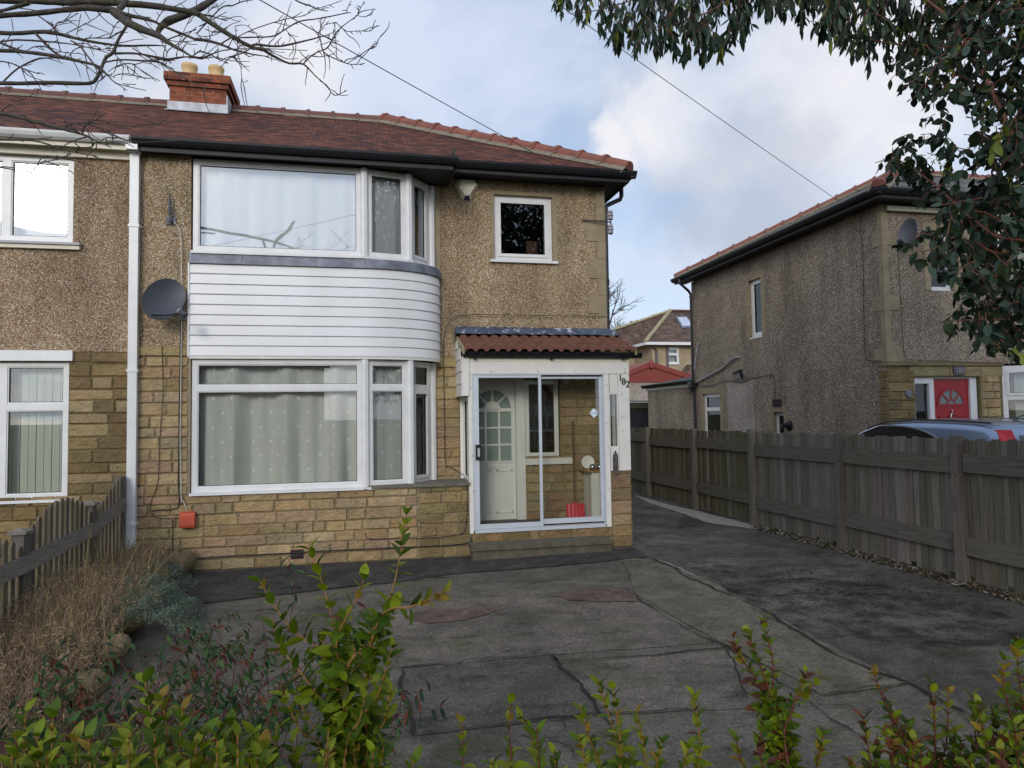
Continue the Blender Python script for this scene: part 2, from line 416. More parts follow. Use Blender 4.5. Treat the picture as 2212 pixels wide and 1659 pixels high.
def stones(mb, fr, u0, u1, v0, v1, pal, holes=(), rh=.146, lo=.2, hi=.52, proud=.02):
    v = v0
    while v < v1 - .03:
        h = min(rh * random.uniform(.82, 1.12), v1 - v)
        if v1 - v - h < .05: h = v1 - v
        ivs = [(u0, u1)]
        for hl in holes:
            if hl[2] < v + h / 2 < hl[3]:
                nx = []
                for a, b in ivs:
                    if hl[1] <= a or hl[0] >= b: nx.append((a, b)); continue
                    if hl[0] > a: nx.append((a, hl[0]))
                    if hl[1] < b: nx.append((hl[1], b))
                ivs = nx
        for a, b in ivs:
            u = a
            while u < b - .01:
                w = random.uniform(lo, hi); w = w if random.random() > .2 else w * .6
                if b - u - w < .1: w = b - u
                g = .007; c = jit(random.choice(pal), .12)
                x0, x1, y0, y1 = u + g * random.uniform(.6, 1.4), u + w - g * random.uniform(.6, 1.4), v + g * random.uniform(.6, 1.3), v + h - g * random.uniform(.6, 1.3)
                pr = proud * random.uniform(.6, 1.3); e = .012
                d = [random.uniform(-.004, .004) for _ in range(8)]
                o = [(x0 + d[0], y0 + d[1]), (x1 + d[2], y0 + d[3]), (x1 + d[4], y1 + d[5]), (x0 + d[6], y1 + d[7])]
                cx, cy = (x0 + x1) / 2, (y0 + y1) / 2
                inn = [(p[0] + (e if p[0] < cx else -e), p[1] + (e if p[1] < cy else -e)) for p in o]
                A = [fr.p(p[0], p[1], .001) for p in o]; B = [fr.p(p[0], p[1], pr + random.uniform(-.003, .003)) for p in inn]
                mb.face(B, c)
                for i in range(4): mb.face([A[i], A[(i + 1) % 4], B[(i + 1) % 4], B[i]], c)
                u += w
        v += h
    return mb

def curtain(fr, u0, u1, v0, v1, mat, parent, depth=-.16, amp=.022, name='curtain', folds=9, waist=0):
    mb = MB(); n = max(8, int((u1 - u0) / .02)); rows = 8
    ph = [random.uniform(0, 6) for _ in range(4)]
    xs = np.linspace(u0, u1, n)
    def dd(u, t): return amp * (math.sin(u * folds * 2.1 + ph[0] + t * .5) + .6 * math.sin(u * folds * 4.7 + ph[1]) + .5 * math.sin(u * folds * 1.1 + ph[2])) * (.7 + .5 * t)
    for j in range(rows):
        t0, t1 = j / rows, (j + 1) / rows
        for a, b in zip(xs, xs[1:]):
            q = [(a, t1), (b, t1), (b, t0), (a, t0)]
            mb.face([fr.p(u + .012 * math.sin(u * 31) * t, v1 + (v0 - v1) * t, depth + dd(u, t)) for u, t in q], uv=[(u * 1.15 + dd(u, t), v1 + (v0 - v1) * t) for u, t in q])
    return mb.build(name, mat, parent, True)

def window(fr, u0, u1, v0, v1, parent, vert=(), hor=(), glass='glass', fw=.065, mw=.075, sill=True, name='window', n=.0, label=None, mat='upvc', inset=0.02, sash=(), sillover=.03):
    """frame with mullions (vert) and transoms (hor); child panes and sill"""
    m = MB(); d = n - inset
    xs = [u0] + sorted(vert) + [u1]; ys = [v0] + sorted(hor) + [v1]
    m.box(fr, u0, u1, v0, v0 + fw, d - .06, d); m.box(fr, u0, u1, v1 - fw, v1, d - .06, d)
    m.box(fr, u0, u0 + fw, v0 + fw, v1 - fw, d - .06, d - .001); m.box(fr, u1 - fw, u1, v0 + fw, v1 - fw, d - .06, d - .001)
    for x in vert: m.box(fr, x - mw / 2, x + mw / 2, v0 + fw, v1 - fw, d - .06, d - .002)
    for y in hor: m.box(fr, u0 + fw, u1 - fw, y - mw / 2, y + mw / 2, d - .06, d - .003)
    rects = []
    for i in range(len(xs) - 1):
        for j in range(len(ys) - 1):
            a = xs[i] + (fw if i == 0 else mw / 2); b = xs[i + 1] - (fw if i == len(xs) - 2 else mw / 2)
            c = ys[j] + (fw if j == 0 else mw / 2); e = ys[j + 1] - (fw if j == len(ys) - 2 else mw / 2)
            bd = .014 if (i, j) not in sash else .045; o = d - .012 if (i, j) not in sash else d + .014
            for r in ((a, b, c, c + bd), (a, b, e - bd, e), (a, a + bd, c + bd, e - bd), (b - bd, b, c + bd, e - bd)): m.box(fr, *r, d - .05, o)
            rects.append((a + bd, b - bd, c + bd, e - bd))
    w = m.build(name, M[mat], parent)
    if label: w['label'] = label
    g = MB(); k = MB()
    for a, b, c, e in rects:
        g.box(fr, a, b, c, e, d - .036, d - .030)
        t = .007
        for r in ((a, b, c, c + t), (a, b, e - t, e), (a, a + t, c + t, e - t), (b - t, b, c + t, e - t)): k.box(fr, *r, d - .029, d - .018)
    g.build('pane', M[glass], w); k.build('gasket', M['gasket'], w)
    if sill: MB().box(fr, u0 - sillover, u1 + sillover, v0 - .035, v0 - .001, d - .06, n + .05).build('sill', M[mat], w)
    return w

def gutter(mb, p0, p1, out, r=.06, joints=True):
    """ogee-ish gutter running p0 to p1, out = outward horizontal vector"""
    p0, p1 = Vector(p0), Vector(p1); L = (p1 - p0).length; fr = Fr(p0, p1 - p0, out)
    pr = [(0, 0), (0, -r * 1.5), (r * .7, -r * 1.6), (r * 1.25, -r * 1.15), (r * 1.6, -r * .5), (r * 1.7, 0), (r * 1.58, 0), (r * 1.48, -r * .5), (r * 1.1, -r * 1.05), (r * .6, -r * 1.45), (r * .12, -r * 1.4), (r * .12, 0)]
    fr.v = Vector((0, 0, 1))
    mb.prism(pr, fr, 0, L)
    if joints:
        k = max(1, int(L / 1.6)); big = [(a * 1.06 - .003, b * 1.06) for a, b in pr[:6]]
        for i in range(k + 1):
            u = min(max(L * i / k, .03), L - .03) if k else 0
            mb.prism(big, fr, u - .025, u + .025)
    return mb

# ================================================================== HOUSES
P1, P2 = 9.5, 10.15
MC = lin((140, 128, 100)); MCL = lin((150, 138, 106)); MCD = lin((118, 106, 76))
def smooth(pts, k=3):
    """Catmull-Rom resample"""
    o = []
    for i in range(len(pts) - 1):
        p0, p1, p2, p3 = pts[max(i - 1, 0)], pts[i], pts[i + 1], pts[min(i + 2, len(pts) - 1)]
        for j in range(k):
            t = j / k; o.append(tuple(.5 * (2 * b + (c - a) * t + (2 * a - 5 * b + 4 * c - d) * t * t + (3 * b - a - 3 * c + d) * t ** 3) for a, b, c, d in zip(p0, p1, p2, p3)))
    o.append(tuple(pts[-1])); return o
def cable(name, pts, r, mat, label, parent=None, cat='cable', group=None):
    o = MB().tube(smooth([tuple(p) for p in pts], 4), r * .85, 6).build(name, M[mat], parent)
    if parent is None: tag(o, label, cat, group)
    return o
def ridge(p0, p1, parent, mat='ridge', r=.105, seg=.42, mortar=True, name='ridge_tiles'):
    p0, p1 = Vector(p0), Vector(p1); d = (p1 - p0); L = d.length; d.normalize(); s = d.cross(Vector((0, 0, 1))).normalized(); up = s.cross(d).normalized()
    mb = MB(); mm = MB(); k = max(1, int(L / seg)); a = L / k
    def arc(o, rr, w): return [o + s * (math.cos(t) * rr * w) + up * (math.sin(t) * rr * .95) for t in np.linspace(-.15, pi + .15, 8)]
    for i in range(k):
        o0, o1 = p0 + d * (a * i), p0 + d * (a * (i + 1) - .006); lift = up * random.uniform(-.004, .006)
        A, B = arc(o0 + lift, r, 1.1), arc(o1 + lift + up * .004, r * 1.04, 1.1)
        for j in range(7): mb.face([A[j], B[j], B[j + 1], A[j + 1]])
        mb.face(A); mb.face(B[::-1])
        C, D = arc(o1 - d * .05 + up * .012, r * 1.12, 1.12), arc(o1 + d * .012 + up * .012, r * 1.16, 1.12)
        for j in range(7): mb.face([C[j], D[j], D[j + 1], C[j + 1]])
        mb.face(C); mb.face(D[::-1])
        if mortar:
            for sg in (1, -1):
                q = [o0 + s * sg * r * 1.05 - up * .0, o1 + s * sg * r * 1.05, o1 + s * sg * (r * 1.45 + random.uniform(0, .02)) - up * (r * .62), o0 + s * sg * (r * 1.45 + random.uniform(0, .02)) - up * (r * .62)]
                mm.face(q); mm.face([x - up * .03 for x in q[::-1]])
                mm.face([q[0] , q[3], q[3] - up * .03, q[0] - up * .03]); 
            o = o1; mm.tube([o + s * r * 1.25 - up * r * .4, o + s * r * .8 + up * r * .75, o + up * r * 1.12, o - s * r * .8 + up * r * .75, o - s * r * 1.25 - up * r * .4], .022, 6)
    x = mb.build(name, M[mat], parent, False)
    if mortar: mm.build('ridge_mortar', M['lime'], parent)
    return x
def slope(mb, pts, along):
    """roof plane; u along eave, v up the slope from the first point"""
    pts = [Vector(p) for p in pts]; a = Vector(along).normalized(); n = (pts[1] - pts[0]).cross(pts[2] - pts[0]).normalized(); up = n.cross(a); up = up if up.z > 0 else -up
    mb.face(pts, uv=[(p.dot(a), (p - pts[0]).dot(up)) for p in pts])
    mb.face([p - Vector((0, 0, .03)) for p in reversed(pts)], uv=[(p.dot(a), (p - pts[0]).dot(up)) for p in reversed(pts)])

# ------------------------------------------------------------------ number 182 house
H = thing('semi_detached_house', (0.4, P2, 0), 'tan pebbledashed semi-detached house with white boarded curved bay between two wide windows', 'house', 'houses along the street')
XL = -2.82
f1, f2 = FY(P1), FY(P2)
# pebbledash walls
mb = MB()
wall(mb, f1, XL, -2.16, 2.86, 5.34, []); mb.build('pebbledash_wall', M['pebble'], H); mb = MB()
wall(mb, f2, 1.0, 3.7, 2.78, 5.465, [(1.95, 2.86, 4.26, 5.26)])
fs = Fr((3.7, 0, 0), (0, 1, 0), (1, 0, 0)); wall(mb, fs, P2 + .002, 17.2, 0, 5.465, [], -.25)
fb = Fr((0, 17.2, 0), (-1, 0, 0), (0, 1, 0)); wall(mb, fb, -3.45, -XL, 0, 5.4, [], -.25)
mb.build('pebbledash_wall', M['pebble'], H)
# inner structure
mb = MB(); mb.wbox(XL + .003, XL + .1, P1 + .26, 17, 0, 5.33); mb.wbox(XL + .1, 3.44, P2 + .03, 16.9, 2.76, 2.9); mb.wbox(XL + .1, 0.15, P1 + .06, P2 + .02, 2.78, 2.9)
mb.wbox(XL + .1, 3.44, P2 + .02, 16.9, 5.42, 5.455); mb.wbox(XL + .1, 3.44, P1 + .26, 16.9, .3, .36); mb.wbox(1.2, 1.3, P2 + .26, 14, .36, 5.4); mb.wbox(XL + .1, 3.44, 13.9, 14, .36, 5.4)
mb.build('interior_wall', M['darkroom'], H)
# stone base
mb = MB(); cL = [(XL, 1.44, 0, .955), (XL, -2.16, .955, 2.86)]
mb.box(f1, XL, 1.44, 0, .955, -.22, 0, MC); mb.box(f1, XL, -2.16, .955, 2.86, -.22, 0, MC)
stones(mb, f1, XL, .72, .0, .955, STC, rh=.15)
stones(mb, f1, .74, 1.44, .0, .955, STM, rh=.155, lo=.16, hi=.4)
stones(mb, f1, XL, -2.17, .955, 2.72, STC, rh=.15)
mb.box(f1, XL, -2.17, 2.735, 2.85, .001, .03, lin((168, 150, 108)))
wall_holes = [(1.40, 2.38, .34, 2.50), (2.38, 2.93, 1.27, 2.45)]
mbb = MB(); wall(mbb, f2, 1.0, 3.7, 0, 2.72, wall_holes)
for f in mbb.f: mb.face([mbb.v[i] for i in f], MCL)
stones(mb, f2, 1.0, 3.7, .0, 2.62, STC, wall_holes, rh=.155)
mb.box(f2, 1.0, 3.7, 2.64, 2.775, .001, .035, lin((164, 146, 102)))
mb.build('stone_wall', M['stone'], H)
# cap slab of the low wall at the bay
mb = MB(); mb.wbox(.06, 1.44, P1 - .035, P2 - .002, .957, 1.0); mb.build('wall_cap', M['slabtop'], H)
# curved siding
ell = [(.05 + 1.04 * math.sin(t), P2 - .65 * math.cos(t)) for t in np.linspace(0, pi / 2, 26)]
path = [(-2.17, P1)] + [(x, P1) for x in np.linspace(-1.9, -.1, 8)] + ell
def outn(i, P):
    a = Vector(P[max(i - 1, 0)]); b = Vector(P[min(i + 1, len(P) - 1)]); d = (b - a).normalized(); return Vector((d.y, -d.x))
def ribbon(mb, prof, P, closed=True):
    R = []
    for i, p in enumerate(P):
        n = outn(i, P); R.append([Vector((p[0] + n.x * a, p[1] + n.y * a, z)) for a, z in prof])
    k = len(prof)
    for A, B in zip(R, R[1:]):
        for j in range(k if closed else k - 1): mb.face([A[j], B[j], B[(j + 1) % k], A[(j + 1) % k]])
    mb.face(R[0]); mb.face(R[-1][::-1])
mb = MB(); NP = 9; z0, z1 = 2.725, 3.925; ph = (z1 - z0) / NP
for i in range(NP):
    a = z0 + i * ph; ribbon(mb, [(0, a + .006), (.03, a + .006), (.032, a + .014), (.020, a + ph - .004), (.012, a + ph + .004), (0, a + ph + .004)], path)
sd = mb.build('white_cladding', M['siding'], H)
MB().box(f1, -2.185, -2.165, 2.715, 3.93, 0, .04).build('cladding_trim', M['upvc'], sd)
mb = MB(); ribbon(mb, [(0, z0 - .03), (.025, z0 - .03), (.025, z0 + .006), (0, z0 + .006)], path); mb.build('drip_strip', M['upvc_old'], sd)
mb = MB(); ribbon(mb, [(0, 3.93), (.052, 3.925), (.046, 3.99), (.03, 4.055), (-.06, 4.06)], path); 
for x in (-1.55, -.62, .02):
    mb.box(f1, x, x + .02, 3.928, 4.05, .046, .056)
mb.build('lead_flashing', M['lead'], H)
# bay windows
A = [Vector((-2.15, P1, 0)), Vector((.03, P1, 0)), Vector((.64, P1 + .13, 0)), Vector((1.0, 10.08, 0))]
def facet(i): d = A[i + 1] - A[i]; return Fr(A[i], d, d.cross(Vector((0, 0, 1)))), d.length
for lvl in (0, 1):
    v0, v1 = ((.985, 2.69), (4.09, 5.31))[lvl]
    for i in range(3):
        fr, L = facet(i)
        lab = [['wide lower bay window behind grey net curtains', 'narrow lower bay window with net curtain', 'angled end window of lower bay'], ['wide upper bay window with drawn white curtain', 'narrow upper bay window with bluish reflection', 'angled end window of upper bay']][lvl][i]
        w = window(fr, .01 if i == 0 else .035, L - .03, v0, v1, H, hor=(2.315 if lvl == 0 else ()) and (2.315,), glass='glass' if lvl == 0 else 'glass_up', label=lab, sash=(((0, 0),) if i == 2 else ()) if lvl == 0 else (((0, 0),) if i == 2 else ()), sillover=.012)
        mp = MB()
        if i < 2: mp.tube([A[i + 1] + Vector((0, .02, v0 - .03)), A[i + 1] + Vector((0, .02, v1))], .055, 8)
        if i == 2: mp.tube([A[3] + Vector((.0, .03, v0 - .03)), A[3] + Vector((.0, .03, v1))], .05, 8)
        mp.build('corner_post', M['upvc'], w)
        curtain(fr, .05, L - .06 if i < 2 else L, v0 + .05, v1 - .03, M['voile' if lvl == 0 else 'white_curtain'], w, (-.17 if i < 2 else -.06) if lvl == 0 else (-.15 if i < 2 else -.055), (.05 if lvl == 0 else .014) * (1 if i < 2 else .15), folds=4.2 if lvl == 0 else 6)
# reveal left of lower window (brownish render)
MB().box(f1, -2.19, -2.15, .96, 2.70, -.02, .004).build('window_reveal', M['quoin'], H)
# small upstairs window
window(f2, 1.95, 2.86, 4.26, 5.26, H, glass='glass', n=-.03, sill=False, sash=((0, 0),), label='square upstairs window with dark glass')
MB().box(f2, 1.88, 2.93, 4.22, 4.257, -.08, .05).build('window_sill', M['upvc'], H)
mb = MB(); q = f2; mb.box(q, 1.90, 1.948, 4.26, 5.26, 0, .012); mb.box(q, 2.862, 2.93, 4.26, 5.26, 0, .012); mb.box(q, 1.90, 2.93, 5.262, 5.31, 0, .014)
mb.build('window_surround', M['quoin'], H)
MB().box(f2, 2.62, 2.80, 4.0, 4.75, -.8, -.7).build('bathroom_panel', plain('brown_panel', lin((74, 46, 30)), .8), H)
# quoins at the right corner
mb = MB(); z = 2.79; i = 0
zz = [2.79, 3.05, 3.47, 3.75, 4.02, 4.33, 4.60, 4.93, 5.15, 5.46]
for a, b in zip(zz, zz[1:]):
    w = .30 if i % 2 == 0 else .16; w = [.28, .12, .28, .12, .28, .13, .3, .13, .13][i]
    mb.box(f2, 3.7 - w, 3.712, a + .002, b - .002, -.3, .014 + .002 * (i % 2)); i += 1
mb.box(f2, 3.5, 3.712, 2.4, 2.785, .036, .04)
MB().box(f2, 1.02, 1.13, 2.79, 5.35, 0, .012).build('render_strip', M['quoin'], H)
mb.build('corner_quoins', M['quoin'], H)
# roof
R = MB(); ES, RZ = 5.60, 7.62
slope(R, [(XL, 9.75, ES), (4.03, 9.75, ES), (.43, 13.35, RZ), (XL, 13.35, RZ)], (1, 0, 0))
slope(R, [(XL, 9.28, 5.455), (1.24, 9.28, 5.455), (1.24, 9.76, ES + .006), (XL, 9.76, ES + .006)], (1, 0, 0))
slope(R, [(4.03, 9.75, ES), (4.03, 17.6, ES), (.43, 13.6, RZ), (.43, 13.35, RZ)], (0, 1, 0))
slope(R, [(4.03, 17.6, ES), (XL, 17.6, ES), (XL, 13.6, RZ), (.43, 13.6, RZ)], (1, 0, 0))
roof = R.build('roof', M['tile'], H)
ridge((XL + .5, 13.4, RZ + .01), (.40, 13.4, RZ + .01), roof, 'ridge_dull', .12)
ridge((4.0, 9.80, ES + .05), (.45, 13.37, RZ + .03), roof, 'ridge', .125)
# soffit, fascia, gutters
mb = MB(); mb.wbox(XL, 1.26, 9.36, P2, 5.335, 5.375); mb.wbox(1.265, 3.98, 9.84, P2 + .1, 5.468, 5.49); mb.wbox(3.70, 3.98, P2 + .1, 17.5, 5.468, 5.49)
mb.wbox(XL, 1.26, 9.33, 9.36, 5.30, 5.45); mb.wbox(1.235, 1.262, 9.33, 9.85, 5.30, 5.58); mb.wbox(1.27, 4.0, 9.81, 9.84, 5.445, 5.585); mb.wbox(3.98, 4.0, 9.84, 17.55, 5.445, 5.585)
mb.build('fascia', M['blackwood'], H)
mb = MB(); gutter(mb, (XL + .02, 9.33, 5.455), (1.30, 9.33, 5.455), (0, -1, 0), .058); g1 = mb.build('gutter', M['black'], H)
mb = MB(); gutter(mb, (1.16, 9.81, 5.60), (4.09, 9.81, 5.595), (0, -1, 0), .06); gutter(mb, (4.0, 9.73, 5.595), (4.0, 17.55, 5.595), (1, 0, 0), .06); mb.build('gutter', M['black'], H)
mb = MB(); mb.tube([(4.06, 10.3, 5.52), (4.06, 10.3, 5.40), (4.04, 10.3, 5.34), (3.80, 10.28, 5.22), (3.77, 10.27, 5.14), (3.77, 10.27, .1)], .035, 10)
for z in (5.15, 4.0, 3.2, 2.3, 1.3): mb.lathe((3.77, 10.27, z), (0, 0, 1), [(.043, -.03), (.045, -.03), (.045, .03), (.035, .03)], 10)
mb.build('downpipe', M['black'], H)
# white rainwater downpipe at the party line
mb = MB(); mb.box(f1, -2.86, -2.755, .02, 5.32, .03, .10)
for z in (4.35, 2.52, .62): mb.box(f1, -2.872, -2.743, z, z + .035, .004, .108)
mb.box(f1, -2.875, -2.74, 5.30, 5.40, .03, .22)
mb.build('downpipe', M['upvc'], H)['label'] = 'square white downpipe'
# chimney
ch = MB(); cx0, cx1, cy0, cy1 = -3.30, -2.36, 12.9, 13.75
ch.wbox(cx0, cx1, cy0, cy1, 7.05, 7.80); ch.wbox(cx0 - .04, cx1 + .04, cy0 - .04, cy1 + .04, 7.80, 7.88); ch.wbox(cx0 - .08, cx1 + .08, cy0 - .08, cy1 + .08, 7.883, 8.02); ch.wbox(cx0 - .03, cx1 + .03, cy0 - .03, cy1 + .03, 8.023, 8.05)
ch = ch.build('chimney', M['brick'], roof)
for x in (-3.03, -2.58):
    p = MB().lathe((x, 13.15, 8.04), (0, 0, 1), [(.125, 0), (.12, .05), (.12, .05), (.125, .19), (.138, .22), (.138, .27), (.115, .27), (.1, 0)], 20).build('chimney_pot', M['pot'], roof, True)
mb = MB(); mb.box(FY(cy0), cx0 - .03, cx1 + .03, 7.30, 7.52, 0, .02); mb.box(FY(cy0), cx0 - .05, cx1 + .05, 7.22, 7.37, .02, .035); mb.box(Fr((cx1, 0, 0), (0, 1, 0), (1, 0, 0)), cy0, cy1, 7.40, 7.70, 0, .02)
mb.face([(cx0 - .05, cy0 - .16, 7.30), (cx1 + .05, cy0 - .16, 7.30), (cx1 + .05, cy0 - .03, 7.372), (cx0 - .05, cy0 - .03, 7.372)])
lf = M['lead_white'] = plain('pale_lead', lin((168, 170, 174)), .55, .3, 7, metal=.2, bump=.4)
mb.build('chimney_flashing', lf, roof)
# front door inside the porch
YD = P2 - .0; fd = FY(YD)
door = MB(); xa, xb, za, zb = 1.46, 2.24, .36, 2.44
door.box(fd, xa, xb, za, zb, -.12, -.07)
for (a, b, c, d) in ((1.60, 1.86, .46, 1.10), (1.95, 2.19, .46, 1.10)):
    for r in ((a, b, c, c + .02), (a, b, d - .02, d), (a, a + .02, c, d), (b - .02, b, c, d)): door.box(fd, *r, -.07, -.056)
door.box(fd, 1.72, 2.06, 1.11, 1.20, -.07, -.06); door.box(fd, 1.76, 2.02, 1.135, 1.175, -.06, -.048)
cxd, cz0, rr = 1.895, 2.01, .29
for x in (1.59, 1.79, 1.995, 2.195): door.box(fd, x - .014, x + .014, 1.22, 1.985, -.07, -.045)
for z in (1.22, 1.475, 1.73, 1.985): door.box(fd, 1.59, 2.195, z - .014, z + .014, -.07, -.044)
for a0 in (0, 45, 90, 135, 180):
    a = math.radians(a0); p = (cxd, cz0)
    u = Vector((math.cos(a), math.sin(a))); s = Vector((-u.y, u.x)) * .014
    q = [(p[0] + u.x * k + s.x * e, p[1] + u.y * k + s.y * e) for k, e in ((.09, -1), (rr, -1), (rr, 1), (.09, 1))]
    door.face([fd.p(x, z, -.045) for x, z in q])
ring = np.linspace(0, pi, 20)
for r0, r1, n in ((rr - .005, rr + .03, -.043), (.0, .12, -.042)):
    for a, b in zip(ring, ring[1:]):
        door.face([fd.p(cxd + r * math.cos(t), cz0 + r * math.sin(t), n) for r, t in ((r0, a), (r1, a), (r1, b), (r0, b))])
dr = door.build('front_door', M['door_white'], H); dr['label'] = 'cream panelled front door with arched fan light'
mb = MB(); mb.box(fd, 1.59, 2.195, 1.22, 1.985, -.0695, -.064)
for a, b in zip(ring, ring[1:]): mb.face([fd.p(cxd, cz0, -.066), fd.p(cxd + rr * math.cos(a), cz0 + rr * math.sin(a), -.066), fd.p(cxd + rr * math.cos(b), cz0 + rr * math.sin(b), -.066)])
mb.build('door_glass', M['teal_curtain'], dr)
mb = MB(); mb.box(fd, 1.40, 1.46, .34, 2.50, -.13, .0); mb.box(fd, 2.245, 2.378, .34, 2.50, -.13, .015); mb.box(fd, 1.40, 2.378, 2.445, 2.50, -.13, .01); mb.build('door_frame', M['door_white'], dr)
# leaded hall window
w = window(f2, 2.39, 2.91, 1.28, 2.44, H, n=.0, fw=.05, sill=False, label='hall window with leaded lights', mat='door_white')
mb = MB()
for x in (2.53, 2.70): mb.box(f2, x - .006, x + .006, 1.34, 2.38, -.049, -.045)
for z in (1.52, 1.70, 1.92, 2.12): mb.box(f2, 2.455, 2.845, z - .006, z + .006, -.0495, -.0445)
mb.build('lead_came', M['gasket'], w)
MB().box(f2, 2.382, 3.10, 1.17, 1.262, 0, .07).build('window_sill', M['door_white'], H)
# air vents
def grille(fr, u, v, w, h, parent, nslots=12, rows=2):
    mb = MB(); mb.box(fr, u, u + w, v, v + h, .015, .03)
    for r in range(rows):
        for i in range(nslots): a = u + .012 + i * (w - .024) / nslots; mb.box(fr, a, a + (w - .024) / nslots * .5, v + .012 + r * h / rows, v + (r + 1) * h / rows - .012, .03, .042)
    return mb.build('air_vent', M['grille'], parent)
a = onY(345, 1222, P1); b = onY(388, 1203, P1); grille(f1, a.x, a.z, b.x - a.x, b.z - a.z, H)
a = onY(628, 1207, P1); b = onY(656, 1186, P1); grille(f1, a.x, a.z, b.x - a.x, b.z - a.z, H)
# rust streaks on the wall (flat stain strips)
for px, py, w, h in ((980, 480, .025, .22), (993, 478, .02, .14), (985, 500, .03, .1)):
    pass

# ------------------------------------------------------------------ attached house on the left
H2 = thing('semi_detached_house', (-5.6, P1, 0), 'attached left-hand house with white gutter, white window frames and vertical blinds', 'house', 'houses along the street')
mb = MB(); HX = -10.6
up_w = (-6.4, -3.53, 4.14, 5.22); lo_w = (-6.4, -3.55, .97, 2.66)
wall(mb, f1, HX, XL - .004, 2.78, 5.34, [up_w])
fs2 = Fr((HX, 0, 0), (0, -1, 0), (-1, 0, 0)); wall(mb, fs2, -17.2, -P1, 0, 5.4, [], -.25)
wall(mb, Fr((0, 17.2, 0), (-1, 0, 0), (0, 1, 0)), 2.83, 10.35, 0, 5.4, [], -.25)
mb.build('pebbledash_wall', M['pebble_left'], H2)
mb = MB(); tmp = MB(); wall(tmp, f1, HX, XL - .004, 0, 2.775, [lo_w])
for f in tmp.f: mb.face([tmp.v[i] for i in f], MCD)
stones(mb, f1, HX, XL - .006, 0, 2.62, STD + tame2(STC[:3], .5, lin((130, 114, 84))), [lo_w], rh=.15)
stones(mb, f1, HX, XL - .006, 2.64, 2.76, STD, [], rh=.13, lo=.5, hi=1.1)
mb.build('stone_wall', M['stone'], H2)
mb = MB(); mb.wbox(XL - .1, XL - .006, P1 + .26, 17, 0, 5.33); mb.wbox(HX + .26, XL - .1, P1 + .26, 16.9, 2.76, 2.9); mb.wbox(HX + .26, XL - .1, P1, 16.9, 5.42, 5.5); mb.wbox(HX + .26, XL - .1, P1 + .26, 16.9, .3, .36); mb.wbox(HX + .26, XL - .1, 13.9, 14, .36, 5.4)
mb.build('interior_wall', M['darkroom'], H2)
w = window(f1, *up_w, H2, vert=(-5.4, -4.28), glass='glass_up', label='upstairs window reflecting the bright sky', n=-.01, mw=.09)
curtain(f1, -6.3, -3.6, 4.2, 5.18, M['white_curtain'], w, -.22, .012, folds=5)
w = window(f1, *lo_w, H2, vert=(-5.4, -4.28), hor=(2.1,), glass='glass', label='ground floor window with vertical blinds', n=-.01, mw=.085)
mb = MB()
for i in range(32):
    x = -6.35 + i * .088; mb.box(f1, x, x + .082, 1.03, 2.62, -.19 - .004 * (i % 2), -.186 - .004 * (i % 2))
mb.build('vertical_blinds', M['blinds'], w)
MB().box(f1, -6.5, -3.50, 2.662, 2.79, .0, .045).build('lintel_board', M['upvc'], H2)
mb = MB(); mb.box(f1, -6.5, -3.44, 4.05, 4.10, .0, .05); mb.build('stone_sill', M['cream'], H2)
mb = MB(); mb.box(f1, -6.5, -3.43, 4.101, 4.13, -.05, .075); mb.build('sill_strip', M['silverpl'], H2)
R = MB()
slope(R, [(HX - .33, 9.28, 5.455), (XL, 9.28, 5.455), (XL, 9.76, ES + .006), (HX - .33, 9.76, ES + .006)], (1, 0, 0))
slope(R, [(HX - .33, 9.75, ES), (XL, 9.75, ES), (XL, 13.35, RZ), (HX + 3.3, 13.35, RZ)], (1, 0, 0))
slope(R, [(HX - .33, 17.6, ES), (HX - .33, 9.75, ES), (HX + 3.3, 13.35, RZ), (HX + 3.3, 13.6, RZ)], (0, 1, 0))
slope(R, [(XL, 17.6, ES), (HX - .33, 17.6, ES), (HX + 3.3, 13.6, RZ), (XL, 13.6, RZ)], (1, 0, 0))
roof2 = R.build('roof', M['tile'], H2)
ridge((HX + 3.3, 13.4, RZ + .01), (-3.32, 13.4, RZ + .01), roof2, 'ridge_dull', .12)
mb = MB(); mb.wbox(HX - .3, XL - .003, 9.36, P1 + .1, 5.335, 5.375); mb.wbox(HX - .3, XL - .003, 9.33, 9.36, 5.30, 5.45); mb.box(f1, HX, XL - .004, 5.22, 5.335, .0, .05)
mb.build('fascia', M['cream'], H2)
mb = MB(); gutter(mb, (HX - .3, 9.33, 5.46), (XL + .01, 9.33, 5.455), (0, -1, 0), .058); mb.build('gutter', M['upvc'], H2)

# ------------------------------------------------------------------ porch
PO = thing('porch', (2.6, P1, 0), 'white lean-to porch with sliding glass door and brown tiled roof, numbered 182', 'porch')
fL = Fr((1.42, 0, 0), (0, -1, 0), (-1, 0, 0)); fR = Fr((3.79, 0, 0), (0, 1, 0), (1, 0, 0))
mb = MB(); mb.box(f1, 1.445, 3.79, 0, .30, -.16, 0, MC); mb.box(f1, 3.47, 3.79, .30, 1.09, -.16, 0, MC); mb.box(fR, P1 + .16, P2 - .04, 0, 1.09, -.16, 0, MC)
stones(mb, f1, 1.445, 3.79, .0, .15, STM, rh=.15); stones(mb, f1, 1.445, 3.79, .15, .30, [lin((144, 120, 82)), lin((128, 110, 78)), lin((150, 126, 90))], rh=.15, lo=.12, hi=.5)
stones(mb, f1, 3.49, 3.79, .30, 1.09, [lin((144, 122, 92)), lin((134, 114, 86)), lin((152, 130, 100))], rh=.19, lo=.2, hi=.5)
stones(mb, fR, P1, P2 - .04, 0, 1.09, STM, rh=.19)
mb.build('stone_base', M['stone'], PO)
mb = MB(); mb.wbox(1.44, 3.62, P1 + .165, P2 - .002, .0, .335); mb.build('porch_floor', M['slabtop'], PO)
